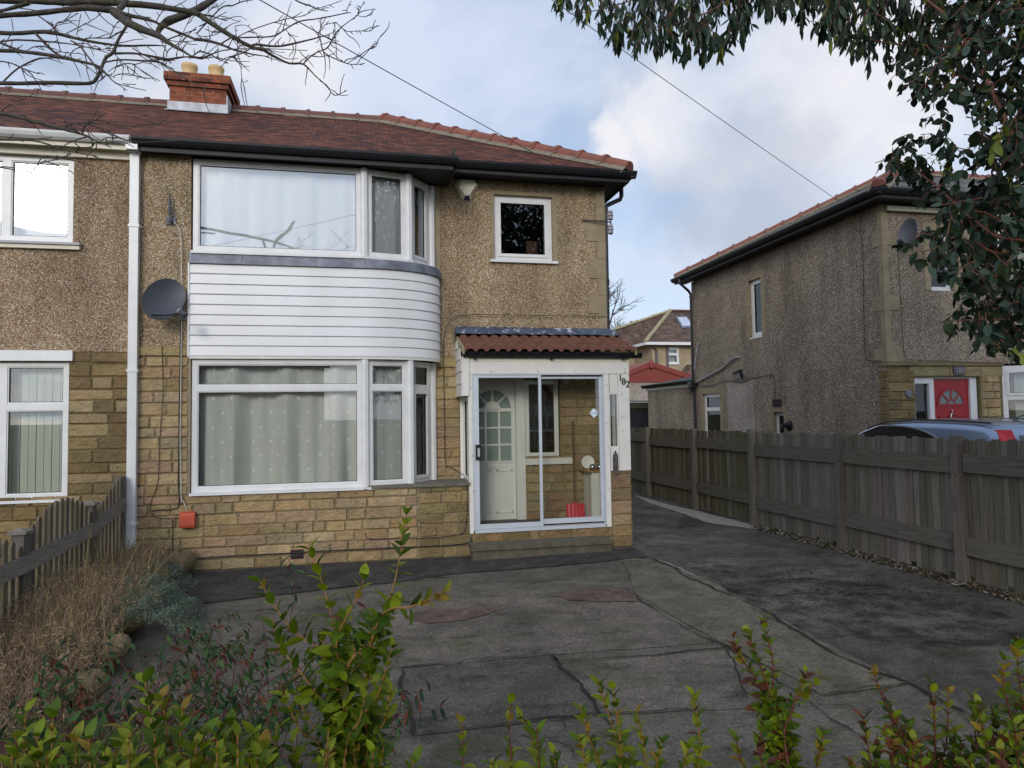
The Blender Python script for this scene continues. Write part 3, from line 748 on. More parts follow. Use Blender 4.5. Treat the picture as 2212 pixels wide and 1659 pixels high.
# posts and boards
mb = MB()
mb.box(f1, 1.425, 1.48, .30, 2.49, -.06, .02)              # left post
mb.box(f1, 1.345, 1.435, 2.19, 2.735, -.04, .045)          # upper corner board
mb.box(f1, 1.436, 3.79, 2.494, 2.665, -.05, .024)          # beam
mb.box(f1, 3.405, 3.475, .30, 2.49, -.05, .026)            # right trim
mb.box(f1, 3.62, 3.79, 1.095, 2.49, -.05, .02)             # number board
mb.box(f1, 3.49, 3.615, 2.22, 2.49, -.05, .012); mb.box(f1, 3.49, 3.615, 2.30, 2.305, .012, .016); mb.box(f1, 3.49, 3.615, 2.39, 2.395, .012, .016)
mb.box(f1, 3.49, 3.615, 1.095, 1.42, -.05, .012)
mb.box(fR, P1 + .05, P2 - .03, 1.095, 1.4, -.05, 0); mb.box(fR, P1 + .05, P2 - .03, 2.3, 2.7, -.05, 0); mb.box(fR, P1 + .05, P1 + .1, 1.4, 2.3, -.05, 0); mb.box(fR, P2 - .08, P2 - .03, 1.4, 2.3, -.05, 0)
mb.build('white_boards', M['upvc_old'], PO)
mb = MB(); mb.box(f1, 1.436, 3.80, 2.668, 2.755, -.05, .018); mb.build('fascia_board', M['cream'], PO)
mb = MB()
for (x, y) in ((1003, 800), (1003, 811), (1061, 803), (1163, 802), (1243, 801), (1361 - 11, 797), (1350, 803.5), (1017, 838), (1019, 905), (1021, 985), (1024, 1060), (1312, 830), (1313, 860), (1313, 915), (1314, 965), (1316, 1055), (1344, 900), (1345, 930), (1343, 850)):
    p = onY(x, y, P1 - .028); MB().lathe(p, (0, -1, 0), [(0, .008), (.007, .005), (.009, 0)], 8).build('screw_cap', M['silverpl'], PO)
# left side: siding above, window below
sdm = MB(); zb = 2.19
fs_ = Fr((1.345, 0, 0), (0, -1, 0), (-1, 0, 0))
for i in range(5):
    a = zb + i * .172; top = min(a + .172, 3.02)
    sdm.prism([(0, a), (.016, a + .003), (.004, top - .004), (0, top)], fs_, -(P2 - .005), -(P1 - .02)) if i < 3 else sdm.prism([(0, a), (.016, a + .003), (.004, top - .004), (0, top)], fs_, -(P2 - .005), -(P1 + (.12 if i == 3 else .38)))
sdm.wbox(1.347, 1.42, P1 + .0, P2 - .004, zb, 2.74)
sdm.build('side_cladding', M['upvc_old'], PO)
w = window(fL, -(P2 - .03), -(P1 + .02), 1.005, 2.185, PO, sill=False, fw=.045, n=0, mat='upvc_old', name='side_window')
# narrow window and letter plate on the front right
mb = MB()
for r in ((3.478, 3.617, 1.42, 1.445), (3.478, 3.617, 2.195, 2.22), (3.478, 3.494, 1.445, 2.195), (3.601, 3.617, 1.445, 2.195)): mb.box(f1, *r, -.05, .008)
w = mb.build('narrow_window', M['upvc_old'], PO); MB().box(f1, 3.495, 3.60, 1.446, 2.194, -.03, -.024).build('pane', M['glass'], w)

hd = MB(); c = onY(1329.5, 1000, P1 - .012); X, Z = c.x, c.z
prof = [(0, .155), (.012, .15), (.03, .125), (.04, .10), (.04, -.10), (.03, -.125), (.012, -.15), (0, -.155)]
hd.prism([(0, 0)], f1, 0, 0) if False else None
pts = [(X + a, Z + b) for a, b in prof] + [(X - a, Z + b) for a, b in reversed(prof[1:-1])]
hd.face([f1.p(a, b, .024) for a, b in pts])
for a, b in zip(pts, pts[1:] + pts[:1]): hd.face([f1.p(*a, .012), f1.p(*b, .012), f1.p(*b, .024), f1.p(*a, .024)])
hd.box(f1, X - .022, X + .022, Z - .09, Z + .09, .024, .030); hd.tube([f1.p(X, Z - .09, .03), f1.p(X, Z - .05, .05), f1.p(X, Z + .05, .05), f1.p(X, Z + .09, .03)], .008, 8)
for s in (1, -1): hd.lathe(f1.p(X, Z + s * .165, .018), (0, -1, 0), [(0, .02), (.012, .012), (.014, -.004)], 8)
hd.build('letter_plate', M['iron'], PO)
# numbers
def text(body, size, pos, fr, name, mat, parent, depth=.006, n=.0, bold=0):
    cu = bpy.data.curves.new(name, 'FONT'); cu.body = body; cu.size = size; cu.extrude = depth / 2; cu.align_x = 'CENTER'; cu.align_y = 'CENTER'; cu.offset = bold
    t = bpy.data.objects.new('tmp', cu); COL.objects.link(t); dg = bpy.context.evaluated_depsgraph_get(); dg.update()
    me = bpy.data.meshes.new_from_object(t.evaluated_get(dg)); bpy.data.objects.remove(t)
    off = Vector(ABS.get(parent.name, parent.location)) if parent else Vector((0, 0, 0))
    R3 = Matrix((fr.u, fr.v, fr.n)).transposed(); T = fr.p(pos[0], pos[1], n + depth / 2) - off
    for v in me.vertices: v.co = R3 @ v.co + T
    me.materials.clear(); me.materials.append(M[mat]); me.name = name
    return link(name, me, parent, off)
for ch_, x, y in (('1', 1390, 638), ('8', 1467, 730), ('2', 1565, 793)):
    p = onY((2000 + x / 6.635) * .6064, (1250 + y / 6.635) * .6064, P1 - .02)
    text(ch_, .135, (p.x, p.z), f1, 'number_' + {'1': 'one', '8': 'eight', '2': 'two'}[ch_], 'numblack', PO, n=.0205, bold=.002)
# sliding door
def leaf(x0, x1, z0, z1, n, sl, sr, bt, tp, name, label):
    m = MB(); m.box(f1, x0, x0 + sl, z0, z1, n - .035, n); m.box(f1, x1 - sr, x1, z0, z1, n - .035, n); m.box(f1, x0 + sl, x1 - sr, z0, z0 + bt, n - .033, n - .002); m.box(f1, x0 + sl, x1 - sr, z1 - tp, z1, n - .033, n - .002)
    o = m.build(name, M['alu'], PO); o['label'] = label
    MB().box(f1, x0 + sl - .004, x1 - sr + .004, z0 + bt - .004, z1 - tp + .004, n - .02, n - .014).build('pane', M['glass'], o); return o
lf = leaf(1.50, 2.47, .352, 2.475, .012, .07, .04, .065, .035, 'sliding_door', 'left leaf with black handle')
lr = leaf(2.44, 3.385, .375, 2.455, -.028, .03, .045, .07, .03, 'sliding_door', 'right leaf with diamond sticker')
mb = MB(); mb.box(f1, 1.482, 1.498, .335, 2.49, -.07, .016); mb.box(f1, 3.388, 3.403, .335, 2.49, -.07, .02); mb.box(f1, 1.499, 3.387, 2.478, 2.49, -.07, .018); mb.box(f1, 1.499, 3.387, .30, .348, -.09, .03)
mb.build('door_track', M['alu'], PO)
mb = MB(); p = onY(1033.5, 977, P1 - .012); X, Z = p.x, p.z
mb.box(f1, X - .042, X + .042, Z - .105, Z + .105, .012, .02)
for r in ((X - .042, X - .02, Z - .105, Z + .105), (X + .02, X + .042, Z - .105, Z + .105), (X - .02, X + .02, Z - .105, Z - .065), (X - .02, X + .02, Z + .065, Z + .105)): mb.box(f1, *r, .02, .045)
hn = mb.build('handle', M['numblack'], lf)
mb = MB(); mb.face([f1.p(X - .018, Z - .06, .0205), f1.p(X + .018, Z - .06, .0205), f1.p(X + .018, Z + .06, .0205), f1.p(X - .018, Z + .06, .0205)]); mb.build('handle_plate', M['alu'], lf)
# diamond sticker
p = onY((2000 + 768 / 6.635) * .6064, (1250 + 1468 / 6.635) * .6064, P1 + .04); X, Z = p.x, p.z; r_ = .072
st = MB(); st.prism([(0, 0)], f1, 0, 0) if False else None
st.face([f1.p(X - r_ * .93, Z, -.0415), f1.p(X, Z - r_, -.0415), f1.p(X + r_ * .93, Z, -.0415), f1.p(X, Z + r_, -.0415)])
st = st.build('diamond_sticker', plain('pale_sticker', lin((222, 234, 240)), .4, .02), lr)
text('nomat', .03, (X - .016, Z - .001), f1, 'sticker_lettering', 'greymark', lr, .001, -.0412)
mb = MB()
for k in range(4):
    a = k * pi / 2 + .4; q = (X + .034 + math.cos(a) * .012, Z + math.sin(a) * .012); mb.face([f1.p(q[0] + .010 * math.cos(a + t), q[1] + .010 * math.sin(a + t), -.0410) for t in (0, 2.1, 4.2)])
mb.build('sticker_emblem', M['bluemark'], lr)
# porch roof
rt = MB(); X0, X1 = 1.36, 3.84; yb, yf, zb_, zf = P2 - .002, 9.33, 3.10, 2.80; NC = 3; pitch = .152
us = [X0 + i * pitch / 10 for i in range(int((X1 - X0) / pitch * 10) + 1)]
def prof_(u):
    t = ((u - X0) / pitch) % 1
    return .034 * min(1, max(0, (.5 - abs(t - .5) - .16) / .10))
dirs = Vector((0, yf - yb, zf - zb_)); 
for c in range(NC):
    t0, t1 = c / NC, (c + 1) / NC + .03
    for a, b in zip(us, us[1:]):
        q = []
        for u, t, l in ((a, t1, .045), (b, t1, .045), (b, t0, .0), (a, t0, .0)):
            q.append(Vector((u, yb, zb_)) + dirs * t + Vector((0, 0, prof_(u) + l)))
        rt.face(q)
        e = [q[0], q[1], q[1] - Vector((0, -.006, .042)), q[0] - Vector((0, -.006, .042))]; rt.face(e[::-1])
pr = rt.build('roof', M['rolltile'], PO)
mb = MB(); mb.prism([(-.0, 0), (0, 0)], f1, 0, 0) if False else None
for x in (X0 - .02, X1):
    mb.face([(x, yb, zb_ + .02), (x, yf, zf + .045), (x, yf, zf - .045), (x, yb, zb_ - .09)]); mb.face([(x + .02, yb, zb_ + .02), (x + .02, yf, zf + .045), (x + .02, yf, zf - .045), (x + .02, yb, zb_ - .09)][::-1])
    mb.face([(x, yf, zf - .045), (x, yf, zf + .045), (x + .02, yf, zf + .045), (x + .02, yf, zf - .045)]); mb.face([(x, yb, zb_ - .09), (x, yf, zf - .045), (x + .02, yf, zf - .045), (x + .02, yb, zb_ - .09)])
    mb.face([(x, yb, zb_ + .02), (x + .02, yb, zb_ + .02), (x + .02, yf, zf + .045), (x, yf, zf + .045)])
mb.build('verge', M['verge'], pr)
mb = MB(); random.seed(4)
zs = [(0, 3.235), (.03, 3.235), (.05, 3.215), (.11, 3.135), (.19, 3.112)]
xs = np.linspace(X0 - .03, X1 - .0, 34)
for a, b in zip(xs, xs[1:]):
    for (n0, v0), (n1, v1) in zip(zs, zs[1:]): mb.face([f2.p(a, v0, n0), f2.p(b, v0, n0), f2.p(b, v1 + .006 * math.sin(b * 40), n1), f2.p(a, v1 + .006 * math.sin(a * 40), n1)][::-1])
mb.face([f2.p(X0 - .03, v, n) for n, v in zs] + [f2.p(X0 - .03, 3.0, 0)]); mb.face([f2.p(X1, v, n) for n, v in zs] + [f2.p(X1, 3.0, 0)])
mb.build('roof_flashing', M['flash'], pr)
mb = MB(); mb.wbox(X0 + .02, X1 - .002, P1 - .03, P2 - .003, 2.76, 2.79); mb.build('soffit', M['cream'], PO)
mb = MB(); gutter(mb, (X0 - .01, P1 - .035, 2.80), (3.97, P1 - .035, 2.795), (0, -1, 0), .05, False)
for x in (1.50, 2.60, 3.68): mb.box(FY(P1 - .035), x, x + .03, 2.69, 2.80, 0, .012); mb.box(FY(P1 - .035), x, x + .03, 2.70, 2.72, .012, .07)
mb.build('gutter', M['black'], PO)
# step
stp = MB(); stp.box(FY(9.47), 1.42, 3.36, .0, .115, 0, .27); stp.box(FY(9.47), 1.40, 2.36, .118, .185, 0, .31); stp.box(FY(9.47), 2.365, 3.37, .118, .183, 0, .305)
tag(stp.build('doorstep', M['concrete_step']), 'long mossy concrete step in front of the porch door', 'step')

# ------------------------------------------------------------------ things in the porch
def crop2(x, y): return ((1650 + x / 2.37) * .6064, (1250 + y / 2.37) * .6064)
SH = thing('snow_shovel', (3.0, 10.0, .335), 'red-bladed shovel with brown wooden handle leaning inside the porch', 'shovel')
a = onY(*crop2(922, 590), 10.08); b = onY(*crop2(942, 1290), 9.98)
MB().tube([a, b], .014, 8).build('handle', plain('brown_wood_handle', lin((112, 72, 46)), .6), SH)
bl = MB(); cx_, zt = b.x, b.z; zbm = .34
for i in range(10):
    u0, u1 = -0.14 + i * .028, -0.14 + (i + 1) * .028
    g = lambda u: 9.96 + .5 * u * u + (.006 if int((u + .14) / .028 + .5) % 2 else 0)
    bl.face([(cx_ + u0, g(u0) - .06, zbm), (cx_ + u1, g(u1) - .06, zbm), (cx_ + u1, g(u1), zt + .01 - abs(u1) * .12), (cx_ + u0, g(u0), zt + .01 - abs(u0) * .12)])
    bl.face([(cx_ + u0, g(u0) - .055, zbm), (cx_ + u0, g(u0) + .005, zt + .01 - abs(u0) * .12), (cx_ + u1, g(u1) + .005, zt + .01 - abs(u1) * .12), (cx_ + u1, g(u1) - .055, zbm)])
bl.tube([b + Vector((0, 0, .03)), b - Vector((0, .02, .1))], .022, 8)
bl.build('blade', plain('red_plastic', lin((206, 42, 58)), .45, .05), SH)
CB = thing('cupboard', (3.4, 9.9, .335), 'white cupboard with wooden top inside the porch', 'cupboard')
mb = MB(); mb.wbox(3.27, 3.61, 9.70, 10.1, .34, 1.06); mb.wbox(3.262, 3.27, 9.72, 9.89, .37, 1.03); mb.wbox(3.262, 3.27, 9.90, 10.08, .37, 1.03); mb.build('cabinet', M['door_white'], CB)
MB().wbox(3.2, 3.61, 9.67, 10.12, 1.062, 1.09).build('wooden_top', plain('varnished_wood', lin((176, 128, 74)), .5, .25, 9), CB)
chm = NT('silver_bauble'); chm.col(lin((210, 210, 214))); chm.set(Metallic=1.0, Roughness=.2)
for i, dx in enumerate((0, .105)):
    o = MB().lathe((3.30 + dx, 9.76, 1.092), (0, 0, 1), [(.0, 0), (.03, .0), (.042, .025), (.045, .045), (.038, .07), (.02, .085), (.0, .09)], 14).build('silver_ball', chm.m, None, True)
    tag(o, 'shiny silver ball on the porch cupboard, ' + ('nearer the shovel' if i == 0 else 'nearer the green cloth'), 'ornament', 'silver balls on the cupboard')
o = MB().lathe((3.33, 10.06, 1.185), (-.2, -1, .25), [(0, .004), (.065, .008), (.095, .018), (.10, .018), (.08, .0), (0, 0)], 24).build('white_plate', M['door_white'], None, True)
tag(o, 'white plate propped up behind the silver balls in the porch', 'plate')
mb = MB(); pts = []
for j in range(9):
    t = j / 8; pts.append((Vector((3.56, 9.96, 1.12 + .62 * (1 - t))), .025 + .05 * t))
for k in range(14):
    for (pa, ra), (pb, rb) in zip(pts, pts[1:]):
        t0, t1 = 2 * pi * k / 14, 2 * pi * (k + 1) / 14; w0 = 1 + .25 * (k % 2); w1 = 1 + .25 * ((k + 1) % 2)
        q = lambda p, r, t, w: p + Vector((math.cos(t), math.sin(t), 0)) * r * w
        mb.face([q(pa, ra, t0, w0), q(pa, ra, t1, w1), q(pb, rb, t1, w1), q(pb, rb, t0, w0)])
tag(mb.build('folded_parasol', plain('dark_green_cloth', lin((26, 74, 64)), .8, .2)), 'folded dark green parasol standing in the porch corner', 'parasol')

# ------------------------------------------------------------------ things fixed to the front wall
# alarm box
AB = thing('alarm_box', onY(1004, 410, P2), 'cream hexagonal burglar alarm box with dark blue base under the eaves', 'alarm box')
def cr3(x, y, Y): return onY((1500 + x / 2.2125) * .6064, (400 + y / 2.2125) * .6064, Y)
outer = [(262, 570), (290, 524), (425, 532), (455, 577), (388, 697), (330, 695)]; inner = [(296, 585), (322, 530), (412, 535), (436, 568), (378, 655), (350, 655)]
O = [cr3(x, y, P2 - .012) for x, y in outer]; I = [cr3(x, y, P2 - .095) for x, y in inner]
mb = MB(); mb.face(I)
for i in range(6): mb.face([O[i], O[(i + 1) % 6], I[(i + 1) % 6], I[i]]) if i != 4 else None
for i in range(6): p = O[i].copy(); p.y = P2; r = O[(i + 1) % 6].copy(); r.y = P2; mb.face([p, r, O[(i + 1) % 6], O[i]])
mb.build('case', plain('cream_alarm_plastic', lin((218, 212, 184)), .4, .05, 4), AB)
mb = MB(); mb.face([O[4], O[5], I[5], I[4]]); q = [Vector((v.x, P2 - .0, v.z)) for v in (O[5], O[4])]; mb.face([O[4], O[5], q[0], q[1]]); mb.build('base_strip', plain('dark_blue_plastic', lin((46, 48, 92)), .4), AB)
for s, (ia, ib) in enumerate(((5, 0), (2 + 1, 3 + 1))):
    c = (O[ia] + O[ib] + I[ia] + I[ib]) / 4; e1 = ((O[ib] + I[ib]) - (O[ia] + I[ia])).normalized(); e2 = ((I[ia] + I[ib]) - (O[ia] + O[ib])).normalized(); nn = e1.cross(e2).normalized(); nn = nn if nn.y < 0 else -nn
    mb = MB(); o_ = c + nn * .003
    for a, b, w in (((-.055, 0), (0, .014), .005), ((0, .014), (.055, 0), .005), ((.055, 0), (0, -.014), .005), ((0, -.014), (-.055, 0), .005), ((-.03, -.006), (.03, .006), .004), ((-.03, .006), (.03, -.006), .004)):
        A_, B_ = o_ + e1 * a[0] + e2 * a[1], o_ + e1 * b[0] + e2 * b[1]; d = (B_ - A_).normalized(); sd_ = d.cross(nn) * w / 2
        mb.face([A_ - sd_, B_ - sd_, B_ + sd_, A_ + sd_])
    mb.build('red_emblem', M['redmark'], AB)
# rust streaks below the alarm belong to the wall
m = NT('rust_streaks'); v = m.obj(); f = m.noise(m.mapv(v, (9, 9, 2.2)), 3.0, 5, .7)
m.col(lin((150, 98, 50))); m.set(Alpha=m.ramp(f, [(.54, 0.0), (.64, .75)])); m.set(Roughness=.9)
for k, (cx_, cy_) in enumerate(((272, 820), (335, 830))):
    p = cr3(cx_, cy_, P2 - .012); r = []
    for t in np.linspace(0, 2 * pi, 14)[:-1]: r.append(p + Vector((math.cos(t) * .06, -.002, math.sin(t) * .16)))
    MB().face(r).build('rust_streak', m.m, H)
# satellite dishes
def dish(fr, c, rw, rh, tilt, face_dir, mat, label, armlen, lnb_to):
    T = thing('satellite_dish', c, label, 'satellite dish', 'satellite dishes')
    ax = Vector(face_dir).normalized(); u = ax.cross(Vector((0, 0, 1))).normalized(); v = u.cross(ax)
    ca, sa = math.cos(tilt), math.sin(tilt); U = u * ca + v * sa; V = v * ca - u * sa
    mb = MB(); rings = []
    for k, r in enumerate(np.linspace(0, 1, 9)):
        rings.append([c + U * (rw * r * math.cos(t)) + V * (rh * r * math.sin(t)) + ax * (.07 * r * r) for t in np.linspace(0, 2 * pi, 37)[:-1]])
    for A_, B_ in zip(rings, rings[1:]):
        for i in range(36): mb.face([A_[i], B_[i], B_[(i + 1) % 36], A_[(i + 1) % 36]])
    rim = [p + ax * .0 for p in rings[-1]]; back = [p - ax * .014 for p in rim]
    for i in range(36): mb.face([rim[i], back[i], back[(i + 1) % 36], rim[(i + 1) % 36]])
    bk = [c - ax * .014 + (p - c) * .0 for p in rim]
    for i in range(36): mb.face([back[(i + 1) % 36], back[i], c - ax * .03])
    mb.build('reflector', M[mat], T, True)
    low = c - V * rh * .86 + ax * .05; L = Vector(lnb_to)
    MB().tube([low, low * .5 + L * .5 - Vector((0, 0, .02)), L], .011, 6).build('arm', M['black'], T)
    d = (c - L).normalized(); l = MB().lathe(L - d * .03, d, [(0, -.06), (.028, -.05), (.028, .02), (.036, .03), (.036, .07), (0, .075)], 14); l.box(Fr(L, u, -ax), -.03, .03, -.09, .02, -.02, .03)
    l = l.build('receiver', M['dish'], T); MB().lathe(L + d * .045, d, [(.037, 0), (.037, .012), (0, .013)], 14).build('receiver_cap', M['whitepl'], T)
    w = fr.p(0, 0, 0); wallp = Vector((c.x, fr.o.y, c.z - .05)); MB().tube([c - ax * .02, (c + wallp) / 2 - Vector((0, 0, .03)), wallp], .018, 8).build('bracket', M['black'], T)
    return T
c = onY(352, 650, P1 - .16)
dish(f1, c, .225, .305, math.radians(34), (.45, -1, .28), 'dish', 'large charcoal satellite dish by the white downpipe', .3, onY(394, 676, P1 - .42))
AE = thing('whip_aerial', onY(368, 478, P1), 'stubby grey aerial on a square base above the dark satellite dish', 'aerial')
a, b = onY(367.5, 478, P1 - .06), onY(367, 420, P1 - .07); k = onY(367, 460, P1 - .06)
MB().lathe(a, (b - a), [(.008, 0), (.008, .08), (.022, .09), (.024, .12), (.010, (b - a).length), (0, (b - a).length)], 10).build('rod', M['dish'], AE)
mb = MB(); mb.box(f1, a.x - .06, a.x + .06, a.z - .03, a.z + .07, .0, .02); mb.tube([a + Vector((0, .06, .02)), a + Vector((0, 0, .0))], .02, 8); mb.build('base', M['dish'], AE)
# boxes
def coverbox(name, x0, y0, x1, y1, Y, mat, label, cat, d=.09):
    a, b = onY(x0, y1, Y), onY(x1, y0, Y); mb = MB(); pr = [(0, a.z), (d * .9, a.z - .01), (d, a.z + .02), (d, b.z - .045), (d * .75, b.z - .012), (0, b.z)]
    mb.prism(pr, FY(Y), a.x, b.x); mb.box(FY(Y), a.x + .01, b.x - .01, a.z - .004, a.z + .01, 0, d * .8)
    return tag(mb.build(name, M[mat]), label, cat)
coverbox('cable_box', 391, 1104, 424, 1137, P1 - .02, 'orange', 'orange red plastic box on the stone wall under the bay', 'wall box', .1)
coverbox('meter_cover', 307, 1176, 333, 1212, P1 - .02, 'maroon', 'dark maroon plastic cover low on the wall beside the downpipe', 'meter cover', .1)
# insulator bracket at right corner
IB = thing('insulator_bracket', onY(1316, 480, P2 - .05), 'iron bracket with two grey insulators beside the black downpipe', 'bracket')
a = onY(1257, 475, P2 - .03); b = onY(1318, 480, P2 - .09)
MB().tube([a, b], .012, 4).build('bar', M['iron'], IB); mb = MB().tube([b - Vector((-.01, 0, .2)), b + Vector((.01, 0, .17))], .012, 6); mb.build('spindle', M['iron'], IB)
for s in (.11, -.11): MB().lathe(b + Vector((.0, 0, s)), (0, 0, 1), [(.0, -.07), (.045, -.068), (.05, -.03), (.035, -.02), (.05, -.01), (.05, .02), (.035, .03), (.046, .04), (.04, .068), (0, .07)], 14).build('insulator', M['silverpl'], IB)

# cables on the wall
def wy(pts, Y, n=.02): return [onY(x, y, Y - n) for x, y in pts]
cable('black_cable', wy([(390, 695), (389, 800), (387, 900), (386, 1000), (385, 1040), (387, 1090), (372, 1100), (340, 1102), (328, 1104)], P1, .03), .009, 'cable_black', 'thick black cable running down from the dish beside the lower window')
cable('white_cable', wy([(376, 480), (386, 492), (391, 520), (392, 600), (392, 700), (390, 860), (389, 960), (391, 1040), (391, 1075), (397, 1085), (404, 1103)], P1, .045), .006, 'cable_white', 'thin white cable from the aerial down to the orange box')
cable('brown_cable', wy([(350, 745), (352, 840), (350, 880), (345, 950), (341, 1040), (326, 1085), (326, 1105), (340, 1118), (388, 1120)], P1, .035), .005, 'cable_red', 'thin brown cable drooping down the stone left of the window')
cable('black_cable', wy([(373, 1122), (373, 1210)], P1, .035), .006, 'cable_black', 'short black cable dropping to the lowest vent')
cable('black_cable', wy([(330, 1213), (380, 1212), (460, 1203), (600, 1196), (700, 1190), (850, 1183), (1000, 1175), (1018, 1160)], P1, .04), .009, 'cable_black', 'black cable along the foot of the stone wall')
cable('black_cable', wy([(790, 1152), (795, 1163), (830, 1164), (900, 1163), (990, 1155), (1007, 1130), (1009, 1045)], P1, .035), .006, 'cable_black', 'thin black cable looping beside the porch post')
cable('black_cable', wy([(1008, 1030), (975, 1010), (962, 1000), (960, 900), (958, 780), (960, 720), (975, 690), (1000, 681), (1080, 680), (1200, 682), (1310, 683)], P2, .05), .006, 'cable_black', 'thin black cable across the pebbledash above the porch roof')
cable('black_cable', wy([(1265, 392), (1268, 405), (1280, 412), (1305, 410)], P2, .03), .006, 'cable_black', 'small black cable loop under the right eaves corner')
# telephone wires
def span(a, b, sag, n=24): return [a.lerp(b, t) - Vector((0, 0, sag * 4 * t * (1 - t))) for t in np.linspace(0, 1, n)]
far = Vector((-9, -18, 9.0))
wA = onY(1264, 391, P2 - .05); wS = atD(583, 0, 6.0)
d_ = (wS - wA); cable('telephone_wire', span(wA + d_ * 2.2, wA, .05), .0055, 'cable_red', 'thin telephone wire reaching the right corner of the white bay house', cat='wire', group='telephone wires')
wB = onX(1808, 432, 8.42); wS = atD(1370, 118, 9.0); d_ = wS - wB
cable('telephone_wire', span(wB + d_ * 2.4, wB, .05), .0055, 'cable_red', 'thin telephone wire reaching the eaves of the right-hand house', cat='wire', group='telephone wires')

# ================================================================== right-hand house (180)
K = thing('detached_house', (8.73, P2, 0), 'right-hand pebbledashed house with red front door, tall side wall and grey slate roof', 'house', 'houses along the street')
XW = 8.73; FS = Fr((XW, 0, 0), (0, -1, 0), (-1, 0, 0))
def srect(x0, y0, x1, y1):
    a, b = onX(x0, y0, XW), onX(x1, y1, XW); return (-a.y, -b.y, b.z, a.z)
swin = srect(1617, 611, 1649, 728); swin = (-14.37, -13.86, 3.62, 4.93)
lwin = (-16.72, -15.82, 1.05, 2.40); tiny = (-13.55, -13.15, 1.1, 1.90)
fr2 = FY(P2)
fwin = (9.68, 10.16, 3.98, 5.04); fdoor = (9.26, 10.60, 0, 2.47)
mb = MB(); wall(mb, FS, -17.2, -P2 - .004, 0, 5.46, [swin, lwin, tiny], -.25)
wall(mb, fr2, XW + .25, 13.5, 2.74, 5.46, [fwin]); wall(mb, Fr((0, 17.2, 0), (-1, 0, 0), (0, 1, 0)), -14.5, -XW - .25, 0, 5.42, [])
mb.build('pebbledash_wall', M['pebble_grey'], K)
mb = MB(); mb.wbox(XW + .3, 14.4, P2 + .3, 16.9, 2.76, 2.9); mb.wbox(XW + .3, 14.4, P2 + .02, 16.9, 5.43, 5.5); mb.wbox(14.0, 14.1, P2 + .3, 16.9, 0, 5.4); mb.wbox(XW + .26, 14, 13.4, 13.5, 0, 5.4)
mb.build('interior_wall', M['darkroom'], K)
mb = MB(); tmp = MB(); wall(tmp, fr2, XW + .003, 13.5, 0, 2.66, [fdoor])
for f in tmp.f: mb.face([tmp.v[i] for i in f], MCD)
stones(mb, fr2, XW, 9.26, 0, 2.60, STD, rh=.165, lo=.2, hi=.45); stones(mb, fr2, 10.62, 11.02, 0, 2.50, STC, rh=.15, lo=.15, hi=.35)
stones(mb, Fr((XW, 0, 0), (0, -1, 0), (-1, 0, 0)), -P2 - .22, -P2, 0, 2.6, STD, rh=.165, lo=.1, hi=.22, proud=.015)
stones(mb, fr2, 9.15, 11.1, 2.47, 2.665, [lin((146, 130, 98)), lin((158, 142, 108))], rh=.2, lo=.6, hi=1.0)
mb.box(fr2, XW - .02, 11.1, 2.668, 2.738, -.2, .04, lin((134, 120, 92)))
mb.build('stone_wall', M['stone'], K)
# quoins: smooth corner strips
mb = MB(); zz = [2.74, 2.98, 3.62, 3.88, 4.74, 5.0, 5.46]; ww = [.30, .10, .27, .10, .25, .10]
for (a, b), w in zip(zip(zz, zz[1:]), ww):
    mb.box(fr2, XW - .012, XW + w, a + .002, b - .002, -.0, .014); mb.box(FS, -P2 - w * .9, -P2 + .0, a + .002, b - .002, -.0, .0125)
mb.build('corner_quoins', M['quoin'], K)
for r in (swin, lwin, tiny):
    e = .13; t = .15; mb = MB()
    mb.box(FS, r[0] - e, r[0] - .002, r[2] - .02, r[3] + t, 0, .012); mb.box(FS, r[1] + .002, r[1] + e, r[2] - .02, r[3] + t, 0, .012); mb.box(FS, r[0], r[1], r[3] + .002, r[3] + t, 0, .013)
    mb.build('window_surround', M['quoin'], K)
mb = MB()
r = fwin; mb.box(fr2, r[0] - .13, r[0] - .002, r[2], r[3] + .14, 0, .012); mb.box(fr2, r[1] + .002, r[1] + .13, r[2], r[3] + .14, 0, .012); mb.box(fr2, r[0], r[1], r[3] + .002, r[3] + .14, 0, .013)

mb.build('window_surround', M['quoin'], K)
mb = MB(); mb.box(FS, -15.45, -14.28, 0.6, 2.64, .001, .006); mb.build('repaired_patch', M['pebble_pale'], K)
w = window(FS, *swin, K, label='tall narrow side window with green blind', n=-.04, fw=.09); MB().box(FS, swin[0] + .08, swin[1] - .08, swin[2] + .1, swin[3] - .1, -.14, -.13).build('blind', plain('dull_green_blind', lin((78, 104, 96)), .9), w)
w = window(FS, *lwin, K, hor=(2.0,), label='side window with transom and net', n=-.03, fw=.08); curtain(FS, lwin[0] + .08, lwin[0] + .5, 1.1, 1.95, M['voile'], w, -.2, .012)
w = window(FS, *tiny, K, label='tiny side window with green light', n=-.06, fw=.06); MB().box(FS, tiny[0] + .06, tiny[1] - .06, 1.15, 1.85, -.16, -.15).build('green_bottle_panel', plain('bright_green', lin((70, 150, 110)), .6, .3, 8), w)
w = window(fr2, *fwin, K, label='upstairs front window with white frame', n=-.06, fw=.07); curtain(fr2, 9.72, 10.12, 4.05, 4.98, M['white_curtain'], w, -.25, .01)
